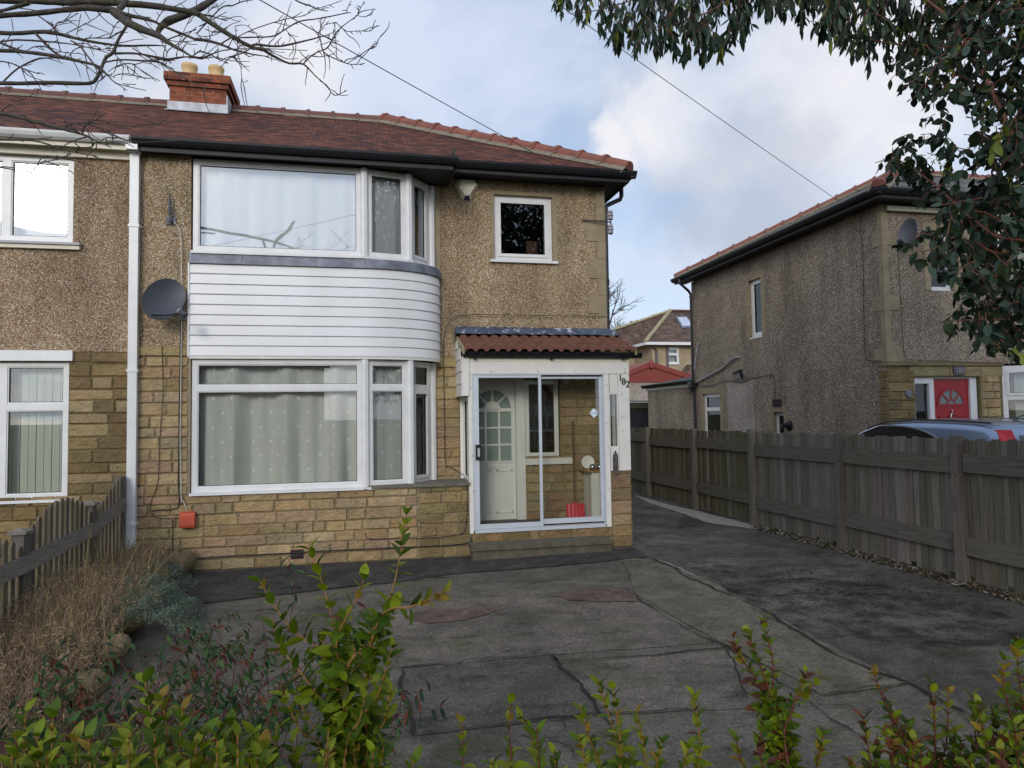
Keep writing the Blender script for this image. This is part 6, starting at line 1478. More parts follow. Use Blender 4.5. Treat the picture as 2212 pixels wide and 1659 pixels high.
 (c5, 5.4, 5.4, [(100, 330, 10), (160, 350, 8), (260, 370, 6), (330, 310, 3)]), (c5, 5.4, 5.4, [(130, 300, 8), (160, 440, 4)]), (c5, 5.4, 5.4, [(20, 400, 8), (120, 410, 7), (240, 380, 5)]),
 (c4, 4.3, 3.9, [(-600, 1190, 52), (0, 1272, 42), (200, 1312, 40), (400, 1372, 36), (700, 1450, 32), (930, 1512, 25), (1100, 1590, 16), (1250, 1660, 7)]),
 (c4, 4.1, 4.0, [(720, 1450, 12), (780, 1402, 12), (900, 1385, 12), (1200, 1390, 10), (1530, 1432, 5)]), (c4, 4.0, 3.9, [(930, 1500, 18), (980, 1395, 18), (1200, 1480, 19), (1400, 1570, 14), (1600, 1600, 8), (2000, 1580, 5)]),
 (c4, 4.4, 4.3, [(-200, 960, 16), (0, 1050, 14), (130, 1110, 11), (290, 1168, 5)]), (c4, 4.0, 3.8, [(-300, 1560, 26), (0, 1568, 24), (300, 1572, 14), (580, 1550, 6)]),
 (c1, 4.0, 3.8, [(-100, 1090, 18), (0, 1100, 16), (250, 1108, 14), (420, 1150, 12), (600, 1200, 10), (760, 1228, 4)]), (c1, 4.0, 3.9, [(-100, 1310, 10), (0, 1320, 9), (120, 1340, 9), (240, 1365, 8), (335, 1377, 4)]), (c1, 3.9, 3.9, [(240, 1362, 6), (290, 1310, 6), (340, 1280, 6), (440, 1260, 5), (560, 1215, 3)]),
 (c1, 3.9, 3.8, [(430, 1145, 8), (560, 1155, 7), (720, 1158, 8), (760, 1120, 5), (950, 1130, 4)]),
]
random.seed(31)
limb = MB(); twig = MB()
for cf, d0, d1, L in BR:
    sc_ = 2.212 if cf is c1 else 3.16
    S = smooth([(x, y, w) for x, y, w in L], 3); n = len(S)
    wob_ = 0; pts = []; rad = []
    for i, (x, y, w) in enumerate(S):
        d = d0 + (d1 - d0) * i / (n - 1); px, py = cf(x, y); wob_ = wob_ * .7 + random.uniform(-.6, .6); r = max(.0026, w / sc_ * .6064 / FPX * d / 2 * 1.08)
        pts.append(atD(px, py + wob_ * .6, d)); rad.append(r * random.uniform(.92, 1.1))
    big = max(r for r in rad) > .014
    (limb if big else twig).tube(pts, rad, 9 if big else 6)
    # spurs
    for i in range(2, n - 1):
        if random.random() < .55 and rad[i] < .03:
            dr = (pts[i] - pts[i - 1]).normalized(); s = (dr + rv(.5)).normalized(); ln = random.choice([.025, .04, .04, .12, .2]) * random.uniform(.6, 1.3)
            p = pts[i]; q = [p]; 
            for k in range(4): s = (s + rv(.22)).normalized(); q.append(q[-1] + s * ln / 4)
            twig.tube(q, [min(rad[i], .0045), .0036, .003, .0026, .002], 5)
# trunk and linking limbs, out of frame to the left
TK_ = Vector((-4.6, 4.6, 0)); trunk = MB().tube([TK_ + Vector((0, 0, -.05)), TK_ + Vector((.03, 0, .6)), TK_ + Vector((-.04, .02, 1.8)), TK_ + Vector((.02, 0, 3.0)), TK_ + Vector((.1, 0, 3.9))], [.24, .19, .17, .15, .13], 12)
trunk.build('trunk', M['bark'], BT)
for cf, d0, d1, L in BR:
    if L[0][0] <= -300:
        x, y, w = L[0]; px, py = cf(x, y); e = atD(px, py, d0); r = max(.008, w / 3.16 * .6064 / FPX * d0 / 2); s0 = TK_ + Vector((.05, 0, min(3.8, max(2.2, e.z - .9))))
        limb.tube([s0, s0.lerp(e, .5) + Vector((0, 0, .05)), e], [r * 1.6, r * 1.25, r], 9)
limb.build('limb', M['bark'], BT, True); twig.build('twigs', M['twig'], BT)

# ------------------------------------------------------------------ eucalyptus at upper right
EU = thing('eucalyptus_tree', (5.4, .6, 0), 'leafy grey green eucalyptus hanging over the upper right corner', 'tree')
POLY = [(1195, -80), (1205, 0), (1235, 15), (1262, 40), (1300, 72), (1350, 84), (1420, 86), (1470, 94), (1530, 88), (1580, 92), (1604, 50), (1640, 12), (1700, 10), (1735, 40), (1770, 55), (1800, 62), (1850, 92), (1900, 118), (1950, 165), (1990, 205), (2015, 262), (1975, 285), (1925, 318), (1895, 345), (1930, 365), (1990, 382), (2022, 430), (2052, 462), (2000, 492), (1962, 500), (1975, 520), (2020, 545), (2062, 590), (2092, 640), (2045, 672), (2035, 690), (2090, 700), (2108, 735), (2150, 745), (2212, 725), (2420, 700), (2420, -80)]
EG = [lin((42, 58, 44)), lin((52, 70, 56)), lin((38, 52, 34)), lin((30, 42, 30)), lin((60, 78, 66)), lin((46, 58, 32)), lin((36, 50, 40))]
YG = [lin((110, 124, 40)), lin((96, 112, 44))]
lf = LF(); st = MB(); RNG = np.random.default_rng(5)
def hang(p, L, nl, top, size, pal):
    """a hanging twig with alternate leaves"""
    d = Vector((RNG.normal() * .5, RNG.normal() * .5, -.7 if top else -.35 + RNG.normal() * .3)).normalized(); q = [p]
    for k in range(nl):
        d = (d + rv(.18) + Vector((0, 0, -.10))).normalized(); q.append(q[-1] + d * L / nl)
        for s in (-1, 1):
            if RNG.random() < .88:
                if top: a = (Vector((0, 0, -1)) + rv(.30) + d * .2).normalized(); l = size * RNG.uniform(1.0, 1.55); w = l * RNG.uniform(.20, .36)
                else: a = (Vector((0, 0, -.75)) + rv(.55) + d * .3).normalized(); l = size * RNG.uniform(.7, 1.15); w = l * RNG.uniform(.42, .72)
                nrm = Vector((0, -1, .2)) * .5 + rv(.8); lf.add(q[-1], a, nrm, l, w, vcol(pal))
    st.tube(q, [.0018] * len(q), 4, cap=False)
cnt = 0
while cnt < 1560:
    x, y = RNG.uniform(1190, 2420), RNG.uniform(-80, 750)
    if not inpoly(x, y, POLY): continue
    top = x < 1950 and y < 200 or (y < 60 and x < 2050)
    edge = not inpoly(x - 35, y, POLY) or not inpoly(x, y + 30, POLY)
    if 1990 < x < 2160 and 190 < y < 430 and RNG.random() < .6: continue
    if x < 1290 and RNG.random() < .35: continue
    dep = RNG.uniform(3.4, 4.6) if top else (RNG.uniform(2.3, 3.2) if RNG.random() < .5 and x > 2020 else RNG.uniform(2.9, 4.0))
    p = atD(x, y, dep); hang(p, .07 if edge else (.13 if top else .12), 3 if edge else 4, top, 0.060 if top else .050, EG if RNG.random() > .05 else YG); cnt += 1
# small flowery sprigs (yellow green)
for _ in range(120):
    x, y = RNG.uniform(1300, 2212), RNG.uniform(-20, 420)
    if inpoly(x, y - 10, POLY) and inpoly(x, y + 30, POLY):
        p = atD(x, y, RNG.uniform(2.4, 3.6))
        for k in range(10): lf.add(p + rv(.012), rv(1), rv(1), .022, .004, vcol(YG))
# boughs, defined in space
def bough(L, r0, r1):
    P = smooth([tuple(atD(x, y, d)) for x, y, d in L], 4); st.tube(P, list(np.linspace(r0, r1, len(P))), 7)
bough([(2480, 640, 3.0), (2260, 420, 2.7), (2140, 190, 2.8), (2040, 30, 3.1), (1900, -60, 3.6)], .011, .004)
bough([(2500, 500, 3.1), (2212, 520, 2.6), (2110, 480, 2.7), (2020, 400, 3.0), (1940, 345, 3.2), (1890, 352, 3.3)], .006, .0016)
bough([(2500, 400, 3.2), (2200, 540, 2.8), (2100, 520, 2.8), (1995, 505, 2.9), (1965, 505, 2.9)], .0042, .0014)
bough([(2450, 700, 3.0), (2250, 690, 2.6), (2130, 690, 2.7), (2030, 695, 2.8)], .0042, .0014)
bough([(2400, 120, 4.0), (2050, -20, 4.0), (1700, -40, 4.0), (1450, -20, 4.0), (1300, 20, 4.0), (1230, 30, 4.0)], .009, .0015)
bough([(1650, -40, 4.0), (1500, 40, 4.0), (1400, 60, 4.0)], .006, .002); bough([(2300, 60, 3.6), (2050, 100, 3.5), (1900, 90, 3.7), (1800, 60, 3.8)], .008, .002)
# the rest of the crown, above and beside the frame
C0 = Vector((5.0, .9, 6.0)); ncr = 0
while ncr < 2600:
    v = rv(1).normalized() * (RNG.random() ** .4); p = C0 + Vector((v.x * 3.1, v.y * 2.7, v.z * 3.2))
    if p.z < 2.6 or math.hypot(p.x, p.y) < 1.3: continue
    x, y = proj(p)
    if -60 < x < 2290 and -120 < y < 1700: continue
    for k in range(7):
        a = (Vector((0, 0, -1)) + rv(.6)).normalized(); l = RNG.uniform(.12, .20); lf.add(p + rv(.16), a, rv(1), l, l * .45, vcol(EG))
    ncr += 1
lf.build('foliage', 'euc', EU, prof=((0, .08), (.25, .8), (.5, 1), (.78, .62), (1, .03)), fold=.2, droop=.1)
st.build('twigs', M['eucstem'], EU)
tr = MB(); T0 = Vector((5.4, .6, 0)); tr.tube([T0 + Vector((0, 0, -.05)), T0 + Vector((.02, 0, 1)), T0 + Vector((-.1, .05, 2.6)), T0 + Vector((-.2, .15, 4.4)), T0 + Vector((-.35, .25, 6.6)), T0 + Vector((-.4, .3, 8.2))], [.22, .18, .15, .11, .06, .02], 12)
for e in ((3.0, 2.3, 3.6), (3.4, 2.4, 4.6), (2.9, 1.4, 4.6), (6.8, 1.8, 6.5), (6.6, -.8, 6), (4.2, -1.0, 6.8), (3.4, .9, 6.8)):
    e = Vector(e); b = T0 + Vector((-.12, .1, max(2.0, e.z - 1.3))); tr.tube([b, b.lerp(e, .5) + Vector((0, 0, .15)), e], [.07, .045, .015], 8)
tr.build('trunk', M['eucstem'], EU)

# ------------------------------------------------------------------ hedge shrubs in the foreground
RNG = np.random.default_rng(9); random.seed(9)
GRN = [lin((100, 120, 20)), lin((84, 108, 20)), lin((120, 136, 24)), lin((64, 88, 22)), lin((128, 142, 30)), lin((84, 108, 28))]
YEL = [lin((134, 140, 42)), lin((120, 130, 38)), lin((140, 116, 42))]
RED = [lin((104, 62, 38)), lin((88, 54, 38)), lin((84, 82, 40)), lin((116, 74, 42)), lin((64, 76, 36))]
def shoot(lfs, stm, path, leaf, wid, gap, pal, tip=None, r0=.0045, start=0.0, spread=.9, up=.55, side=0, sidelen=.12):
    P = [Vector(p) for p in smooth([tuple(p) for p in path], 5)]; n = len(P); stm.tube(P, list(np.linspace(r0, r0 * .35, n)), 6)
    acc = 0; phase = RNG.uniform(0, pi); tot = sum((b - a).length for a, b in zip(P, P[1:])); run = 0
    for a, b in zip(P, P[1:]):
        L = (b - a).length; d = (b - a).normalized()
        while acc <= L:
            t = (run + acc) / tot
            if t >= start:
                p = a + d * acc; u = d.orthogonal().normalized(); v = d.cross(u); phase += pi / 2 + RNG.normal() * .2; k = leaf * RNG.uniform(.75, 1.15) * (1.0 if t < .9 else .75)
                pl = tip if (tip and t > .93 and RNG.random() < .3) else pal
                for s in (0, pi):
                    if RNG.random() < .06: continue
                    o = u * math.cos(phase + s) + v * math.sin(phase + s); uu = up + (.8 if t > .93 else 0); ax = (o * spread + d * uu + rv(.16)).normalized(); nrm = (d * spread - o * uu + rv(.15))
                    c = vcol(pl, .2)
                    if RNG.random() < .03: c = vcol(YEL if RNG.random() < .6 else RED)
                    lfs.add(p, ax, nrm, k, k * wid, c)
                if side and RNG.random() < side and t < .85:
                    o = u * math.cos(phase + .7) + v * math.sin(phase + .7); q = p + (o * .7 + d * .8) * sidelen * RNG.uniform(.5, 1.2) * (1.1 - t)
                    shoot(lfs, stm, [p, p.lerp(q, .5) + rv(.006), q], leaf * .85, wid, gap * .8, pal, tip, r0 * .6, .15, spread, up)
            acc += gap * RNG.uniform(.8, 1.2)
        acc -= L; run += L
def more(n, x0, x1, y0, y1, d=1.5):
    o = []
    for _ in range(n):
        x, y, dd = RNG.uniform(x0, x1), RNG.uniform(y0, y1), d + RNG.uniform(-.12, .2); k = RNG.uniform(-12, 12); o.append([(x + k, 1790, dd), (x + k * .5, y + 70, dd), (x, y, dd)])
    return o
def shrub(name, base, label, spec, leaf=.046, wid=.46, pal=GRN, tip=YEL, stem='tanstem', extra=0, region=None, side=.25, group='privet like shrubs along the front edge'):
    leaf *= 1.08; wid += .08; side = min(.9, side * 1.25)
    base = Vector(base); T = thing(name, base, label, 'shrub', group); l, s = LF(), MB()
    for L in spec:
        P = [atD(x, y, d) for x, y, d in L]; P = [base + Vector((RNG.uniform(-.12, .12), RNG.uniform(-.08, .08), 0)), base.lerp(P[0], .55) + rv(.02)] + P
        tot = [(b - a).length for a, b in zip(P, P[1:])]; f = (tot[0] + tot[1] * .35) / sum(tot)
        shoot(l, s, P, leaf, wid, leaf * .42, pal, tip, .0042, min(.62, f), side=side)
    l.build('leaves', 'leaf', T, fold=.3, droop=.25); s.build('stems', M[stem], T); return T
S_ = lambda *a: [list(a)]
shrub('hedge_shrub', onZ(756, 1900) * .55, 'tallest green shrub sprays rising in front of the bay wall, left of centre', [
    [(756, 1650, 1.85), (746, 1523, 1.85), (731, 1448, 1.85), (727, 1383, 1.86), (712, 1315, 1.86), (690, 1239, 1.88), (668, 1182, 1.9)],
    [(752, 1560, 1.82), (750, 1448, 1.8), (780, 1402, 1.8), (807, 1357, 1.8), (826, 1327, 1.8), (849, 1270, 1.82), (864, 1201, 1.84), (868, 1164, 1.84), (879, 1107, 1.85)],
    [(790, 1480, 1.8), (805, 1380, 1.78), (833, 1321, 1.76), (887, 1311, 1.74), (932, 1292, 1.72), (974, 1273, 1.7)],
    [(740, 1500, 1.84), (727, 1392, 1.82), (750, 1330, 1.8), (773, 1289, 1.8), (788, 1243, 1.8)],
    [(735, 1500, 1.86), (727, 1402, 1.86), (682, 1395, 1.88), (625, 1353, 1.9), (583, 1292, 1.92), (560, 1252, 1.94)],
    [(760, 1600, 1.8), (700, 1520, 1.84), (640, 1440, 1.86), (600, 1390, 1.9), (590, 1340, 1.9)], [(770, 1600, 1.78), (810, 1520, 1.76), (835, 1440, 1.75), (850, 1390, 1.75)], [(730, 1640, 1.8), (670, 1560, 1.82), (640, 1500, 1.84)], [(790, 1640, 1.75), (830, 1560, 1.75), (842, 1490, 1.74)],
    [(700, 1650, 1.8), (650, 1580, 1.8), (612, 1500, 1.8)], [(745, 1600, 1.9), (715, 1500, 1.92), (700, 1420, 1.94)], [(745, 1640, 1.7), (775, 1560, 1.7), (790, 1500, 1.7)]], leaf=.055, wid=.46, side=.48)
shrub('hedge_shrub', (-.95, 1.15, 0), 'bright green leafy shrub filling the bottom left corner', [
    [(118, 1720, 1.55), (112, 1620, 1.55), (116, 1530, 1.56)], [(345, 1720, 1.5), (335, 1600, 1.52), (322, 1530, 1.54), (312, 1462, 1.56)], [(385, 1720, 1.5), (388, 1620, 1.5), (395, 1530, 1.5)], [(170, 1750, 1.5), (165, 1650, 1.5), (160, 1580, 1.5)],
    [(60, 1720, 1.6), (52, 1620, 1.6), (56, 1535, 1.6)], [(20, 1740, 1.5), (24, 1680, 1.5), (28, 1612, 1.5)], [(250, 1760, 1.5), (240, 1680, 1.5), (225, 1620, 1.5)], [(290, 1740, 1.55), (282, 1650, 1.55), (270, 1570, 1.55)], [(350, 1700, 1.6), (362, 1590, 1.6), (345, 1500, 1.62)],
    [(200, 1760, 1.45), (208, 1680, 1.45), (200, 1625, 1.45)], [(95, 1760, 1.45), (90, 1690, 1.45), (80, 1640, 1.45)], [(420, 1760, 1.5), (428, 1660, 1.5), (440, 1570, 1.5)]] + more(16, 0, 430, 1570, 1660), leaf=.055, side=.42)
shrub('hedge_shrub', (-.55, 1.35, 0), 'low bushy green shrub along the bottom edge below the red stems', [
    [(480, 1740, 1.6), (485, 1650, 1.6), (478, 1560, 1.62)], [(530, 1740, 1.55), (535, 1660, 1.55), (548, 1585, 1.55)], [(590, 1760, 1.6), (590, 1660, 1.6), (600, 1560, 1.62)], [(640, 1760, 1.6), (645, 1680, 1.6), (630, 1600, 1.6)], [(455, 1760, 1.5), (462, 1700, 1.5), (470, 1630, 1.5)], [(560, 1780, 1.45), (565, 1720, 1.45), (572, 1650, 1.45)], [(680, 1780, 1.5), (690, 1700, 1.5), (700, 1630, 1.5)],
    [(800, 1760, 1.6), (815, 1690, 1.6), (830, 1610, 1.6)], [(850, 1780, 1.6), (880, 1700, 1.6), (895, 1640, 1.6)]] + more(14, 440, 840, 1560, 1660), leaf=.05, side=.5)
shrub('hedge_shrub', (.22, 1.45, 0), 'single small green sprig on a red brown stem near the bottom centre', [
    [(1002, 1760, 1.6), (1000, 1660, 1.6), (996, 1560, 1.62)], [(1060, 1780, 1.6), (1070, 1690, 1.6), (1062, 1640, 1.6)]], leaf=.042, side=.3, stem='redstem')
shrub('hedge_shrub', (.42, 1.4, 0), 'two slim green sprigs right of the bottom centre', [
    [(1110, 1760, 1.65), (1104, 1640, 1.65), (1100, 1570, 1.66), (1104, 1512, 1.68)], [(1180, 1760, 1.7), (1160, 1640, 1.72), (1140, 1570, 1.74), (1118, 1540, 1.74)], [(1165, 1760, 1.5), (1165, 1660, 1.5), (1160, 1572, 1.5)], [(1190, 1780, 1.5), (1200, 1690, 1.5), (1198, 1620, 1.5)]], leaf=.044, side=.3, stem='redstem')
shrub('hedge_shrub', (.72, 1.4, 0), 'green and rusty shrub with several upright tips below the pale path strip', [
    [(1370, 1760, 1.7), (1345, 1640, 1.7), (1320, 1560, 1.72), (1300, 1500, 1.72), (1292, 1468, 1.72)], [(1350, 1740, 1.65), (1340, 1600, 1.65), (1330, 1530, 1.66), (1324, 1478, 1.68)], [(1400, 1760, 1.6), (1395, 1640, 1.6), (1375, 1545, 1.6)], [(1290, 1760, 1.7), (1265, 1650, 1.7), (1250, 1590, 1.7)], [(1310, 1700, 1.75), (1275, 1600, 1.75), (1252, 1520, 1.76)],
    [(1440, 1780, 1.6), (1470, 1690, 1.6), (1488, 1612, 1.6)], [(1500, 1760, 1.75), (1512, 1620, 1.75), (1500, 1505, 1.76)], [(1420, 1760, 1.7), (1418, 1660, 1.7), (1430, 1600, 1.7)]], leaf=.042, side=.45, tip=YEL)
shrub('hedge_shrub', (1.15, 1.45, 0), 'taller rusty green shrub with a forked top before the right half drive', [
    [(1690, 1720, 1.85), (1683, 1622, 1.85), (1670, 1528, 1.85), (1670, 1433, 1.86), (1656, 1375, 1.87), (1650, 1336, 1.88)], [(1680, 1640, 1.84), (1668, 1520, 1.84), (1640, 1430, 1.84), (1612, 1361, 1.86)], [(1675, 1600, 1.86), (1640, 1480, 1.88), (1600, 1420, 1.88), (1582, 1370, 1.9)], [(1700, 1640, 1.8), (1710, 1540, 1.8), (1728, 1490, 1.8), (1745, 1446, 1.8)], [(1690, 1560, 1.84), (1735, 1505, 1.84), (1775, 1460, 1.84)], [(1640, 1740, 1.75), (1600, 1640, 1.75), (1590, 1590, 1.75)], [(1760, 1740, 1.75), (1768, 1640, 1.75), (1780, 1585, 1.75)], [(1660, 1700, 1.7), (1640, 1620, 1.7), (1650, 1560, 1.7)]], leaf=.040, wid=.55, pal=GRN + GRN[:3] + RED[:2], side=.6, stem='redstem')
shrub('hedge_shrub', (1.62, 1.35, 0), 'rusty leaved shrub with one long bare sprig right of the forked shrub', [
    [(2000, 1740, 1.85), (1965, 1620, 1.85), (1925, 1543, 1.86), (1900, 1490, 1.87), (1884, 1433, 1.88)], [(2010, 1740, 1.8), (2020, 1620, 1.8), (2018, 1540, 1.8), (2014, 1480, 1.82)], [(2030, 1740, 1.8), (2045, 1600, 1.8), (2050, 1487, 1.82)], [(1900, 1760, 1.8), (1880, 1640, 1.8), (1864, 1545, 1.82)], [(1940, 1740, 1.75), (1930, 1640, 1.75), (1905, 1570, 1.76)], [(1960, 1780, 1.7), (1970, 1680, 1.7), (1975, 1600, 1.7)], [(1870, 1780, 1.7), (1850, 1700, 1.7), (1838, 1640, 1.7)], [(2050, 1780, 1.75), (2070, 1680, 1.75), (2075, 1600, 1.75)], [(1990, 1760, 1.9), (1985, 1640, 1.9), (1960, 1560, 1.9)]] + more(9, 1850, 2080, 1560, 1650, 1.8), leaf=.038, wid=.52, pal=RED[2:] + RED[:1] + GRN, side=.65, stem='redstem')
shrub('hedge_shrub', (1.95, 1.3, 0), 'dense green and rust shrub at the bottom right corner', [
    [(2230, 1700, 1.75), (2215, 1560, 1.75), (2200, 1450, 1.76), (2198, 1372, 1.78)], [(2200, 1700, 1.7), (2185, 1560, 1.7), (2168, 1480, 1.7), (2170, 1420, 1.72)], [(2110, 1720, 1.8), (2108, 1600, 1.8), (2098, 1500, 1.82)], [(2150, 1740, 1.6), (2135, 1630, 1.6), (2116, 1545, 1.6)], [(2212, 1760, 1.6), (2200, 1650, 1.6), (2190, 1560, 1.6)], [(2170, 1740, 1.8), (2160, 1620, 1.8), (2140, 1520, 1.8)], [(2240, 1740, 1.65), (2235, 1600, 1.65), (2222, 1480, 1.66)], [(2120, 1780, 1.6), (2110, 1700, 1.6), (2090, 1640, 1.6)], [(2190, 1780, 1.55), (2180, 1700, 1.55), (2160, 1620, 1.55)], [(2260, 1760, 1.7), (2255, 1640, 1.7), (2245, 1540, 1.7)]] + more(10, 2080, 2260, 1500, 1640, 1.7), leaf=.043, wid=.52, pal=GRN + GRN[:3] + RED[1:3], side=.65, stem='redstem')

# ------------------------------------------------------------------ red stemmed shrub and low planting on the left
DG = [lin((50, 76, 42)), lin((62, 92, 46)), lin((44, 66, 42)), lin((72, 98, 50))]; RR = [lin((98, 50, 38)), lin((112, 64, 40)), lin((74, 44, 40))]
RS = thing('red_stemmed_shrub', (-1.0, 3.9, 0), 'sprawling shrub with thin red stems and drooping dark green leaves', 'shrub'); l, s = LF(), MB()
def rstem(path, leaf=.066, st_=.35):
    P = [Vector(p) for p in smooth([tuple(p) for p in path], 4)]; n = len(P); s.tube(P, list(np.linspace(.0034, .0014, n)), 5)
    for i in range(1, n):
        t = i / n
        if t < st_ or RNG.random() < .25: continue
        d = (P[i] - P[i - 1]).normalized(); u = d.orthogonal().normalized(); v = d.cross(u); ph = RNG.uniform(0, 6)
        for k in (0, pi):
            o = u * math.cos(ph + k) + v * math.sin(ph + k); ax = (o * .9 + d * .3 + Vector((0, 0, -.45)) + rv(.15)).normalized(); c = vcol(DG) if RNG.random() > .16 else vcol(RR)
            l.add(P[i], ax, Vector((0, 0, 1)) + rv(.3), leaf * RNG.uniform(.7, 1.25), leaf * .34, c)
for i in range(130):
    b = Vector((RNG.uniform(-1.75, -.45), RNG.uniform(3.1, 4.7), 0)); h = RNG.uniform(.3, .75); lean = Vector((RNG.normal() * .28 + .18, RNG.normal() * .25 - .05, 0))
    rstem([b, b + lean * .3 + Vector((0, 0, h * .5)), b + lean * .7 + Vector((0, 0, h * .85)), b + lean + Vector((0, 0, h))])
for L in ([(560, 1640, 3.9), (600, 1500, 3.8), (628, 1330, 3.7), (640, 1250, 3.7), (615, 1195, 3.7)], [(590, 1620, 3.6), (680, 1450, 3.4), (740, 1370, 3.3), (800, 1300, 3.2)], [(540, 1660, 3.8), (560, 1500, 3.7), (575, 1400, 3.7), (560, 1310, 3.7)], [(811, 1668, 3.2), (850, 1590, 3.15), (890, 1520, 3.1), (921, 1470, 3.1)], [(800, 1700, 3.3), (835, 1610, 3.2), (862, 1540, 3.2), (868, 1490, 3.2)], [(640, 1640, 3.6), (640, 1480, 3.6), (600, 1400, 3.6)], [(480, 1650, 3.8), (470, 1520, 3.8), (450, 1430, 3.8), (452, 1370, 3.8)], [(420, 1660, 3.6), (400, 1560, 3.6), (340, 1500, 3.6), (300, 1430, 3.6)], [(300, 1700, 3.2), (280, 1560, 3.2), (240, 1480, 3.2), (235, 1400, 3.2)], [(520, 1640, 3.4), (540, 1540, 3.4), (520, 1440, 3.4), (525, 1380, 3.4)]):
    P = [atD(*p) for p in L]; g = P[0].copy(); g.z = 0; rstem([g] + P, .056, .35)
tag(_hp.build('house_plant', M['leaf']), 'pale green house plant behind the glass beside the red door', 'plant')
l.build('leaves', 'leaf', RS, fold=.2, droop=.35); s.build('stems', M['redstem'], RS)

bedx = lambda y: -2.16 + (9.45 - y) * .13
mb = MB(); ny, nx = 40, 8
gz = lambda i, j: .24 + .05 * math.sin(i * 1.3 + j) + .03 * math.cos(j * 2.1 + i * .7) if j < nx - 1 else -.01
for i in range(ny):
    for j in range(nx):
        q = []
        for a, b in ((i, j), (i, j + 1), (i + 1, j + 1), (i + 1, j)):
            y = 9.46 - a * (9.46 - 2.4) / ny; x = -2.95 + (bedx(y) + 2.95) * b / nx; q.append((x, y, gz(a, b)))
        mb.face(q[::-1])
tag(mb.build('garden_bed', plain('dark_bed_soil', lin((58, 50, 38)), .95, .35, 14, bump=.8), None, True), kind='structure')
random.seed(2)
ESL = ['rounded edging stone nearest the house wall, at the end of the bed', 'mossy edging stone showing through the silver plant', 'yellow lichened edging stone between grass and silver plant', 'edging stone half buried in dry grass', 'pale edging stone near the red stems', 'flat edging stone close to the bottom left shrub', 'small dark edging stone beside the flat one']
for i, y in enumerate((9.25, 8.35, 7.55, 6.7, 5.9, 5.1, 4.4)):
    c = Vector((bedx(y) - (.06 if i < 1 else .16), y, .17)); me = MB(); R_ = (.16, .24, .15) if i == 0 else (.11, .19, .10); ring_ = []
    for a in np.linspace(-pi / 2, pi / 2, 8):
        ring_.append([c + Vector((R_[0] * math.cos(a) * math.cos(t) * (1 + .12 * math.sin(3 * t + i)), R_[1] * math.cos(a) * math.sin(t) * (1 + .1 * math.cos(2 * t + a * 2)), R_[2] * math.sin(a) * (1 + .1 * math.sin(2 * t)))) for t in np.linspace(0, 2 * pi, 15)[:-1]])
    for A_, B_ in zip(ring_, ring_[1:]):
        for k in range(14): me.face([A_[k], A_[(k + 1) % 14], B_[(k + 1) % 14], B_[k]], lin((116, 110, 70)) if i in (1, 2) else lin((128, 114, 84)))
    tag(me.build('edging_stone', M['stone'], None, True), ESL[i], 'stone', 'stones edging the raised bed')
# dry grass
RNG = np.random.default_rng(3); l = LF(); ST = [lin((156, 138, 108)), lin((138, 120, 92)), lin((176, 158, 128)), lin((124, 110, 80)), lin((136, 130, 88)), lin((116, 98, 78))]
P, A, Nn, L_, W_, C_ = [], [], [], [], [], []
def blade(p, h, lean, c, w=.0042):
    d = Vector((lean.x, lean.y, 1)).normalized(); P.append(tuple(p)); A.append(tuple(d)); side = Vector((lean.x, lean.y, 0)); Nn.append(tuple((d.cross(Vector((RNG.normal(), RNG.normal(), .2))))))
    L_.append(h); W_.append(w); C_.append([q * 1.12 for q in c])
for i in range(10500):
    y = RNG.uniform(3.2, 9.4); x = RNG.uniform(-2.86, bedx(y) - .30 + RNG.uniform(-.1, .2)); cl = .5 + .5 * math.sin(y * 3 + x * 5)
    h = RNG.uniform(.10, .38) * (.75 + .4 * cl) * (1.1 if y > 6 else .85) * (.5 if y > 8.75 else 1); lean = Vector((RNG.normal() * .38 + .1, RNG.normal() * .38, 0)); c = vcol(ST); p = Vector((x, y, .2)); blade(p, h, lean, c)
    if RNG.random() < .42:
        tip = p + Vector((lean.x, lean.y, 1)).normalized() * h * .93
        for k in range(4): P.append(tuple(tip - Vector((0, 0, .02 * k)))); A.append((lean.x + RNG.normal() * .4, lean.y + RNG.normal() * .4, -.15 + RNG.normal() * .5)); Nn.append(tuple(rv(1))); L_.append(.035); W_.append(.007); C_.append(vcol([lin((164, 136, 112)), lin((144, 116, 94))]))
for i in range(60):
    y = RNG.uniform(5, 9); x = RNG.uniform(-2.8, bedx(y) - .2); blade(Vector((x, y, .2)), RNG.uniform(.55, .85), Vector((RNG.normal() * .2, RNG.normal() * .2, 0)), vcol([lin((150, 144, 88)), lin((134, 128, 70))]), .004)
for i in range(900):
    y = RNG.uniform(2.9, 5.2); x = RNG.uniform(-2.2, -1.1); blade(Vector((x, y, .05)), RNG.uniform(.15, .4), Vector((RNG.normal() * 1.2, RNG.normal() * 1.2, 0)), vcol(ST), .004)
tag(leafmesh('dry_grass', P, A, Nn, L_, W_, C_, 'straw', None, prof=((0, 1), (.35, .9), (.7, .7), (1, .1)), fold=.1, droop=.30), 'dry straw coloured grass tumbling over the raised bed', 'grass', kind='stuff')
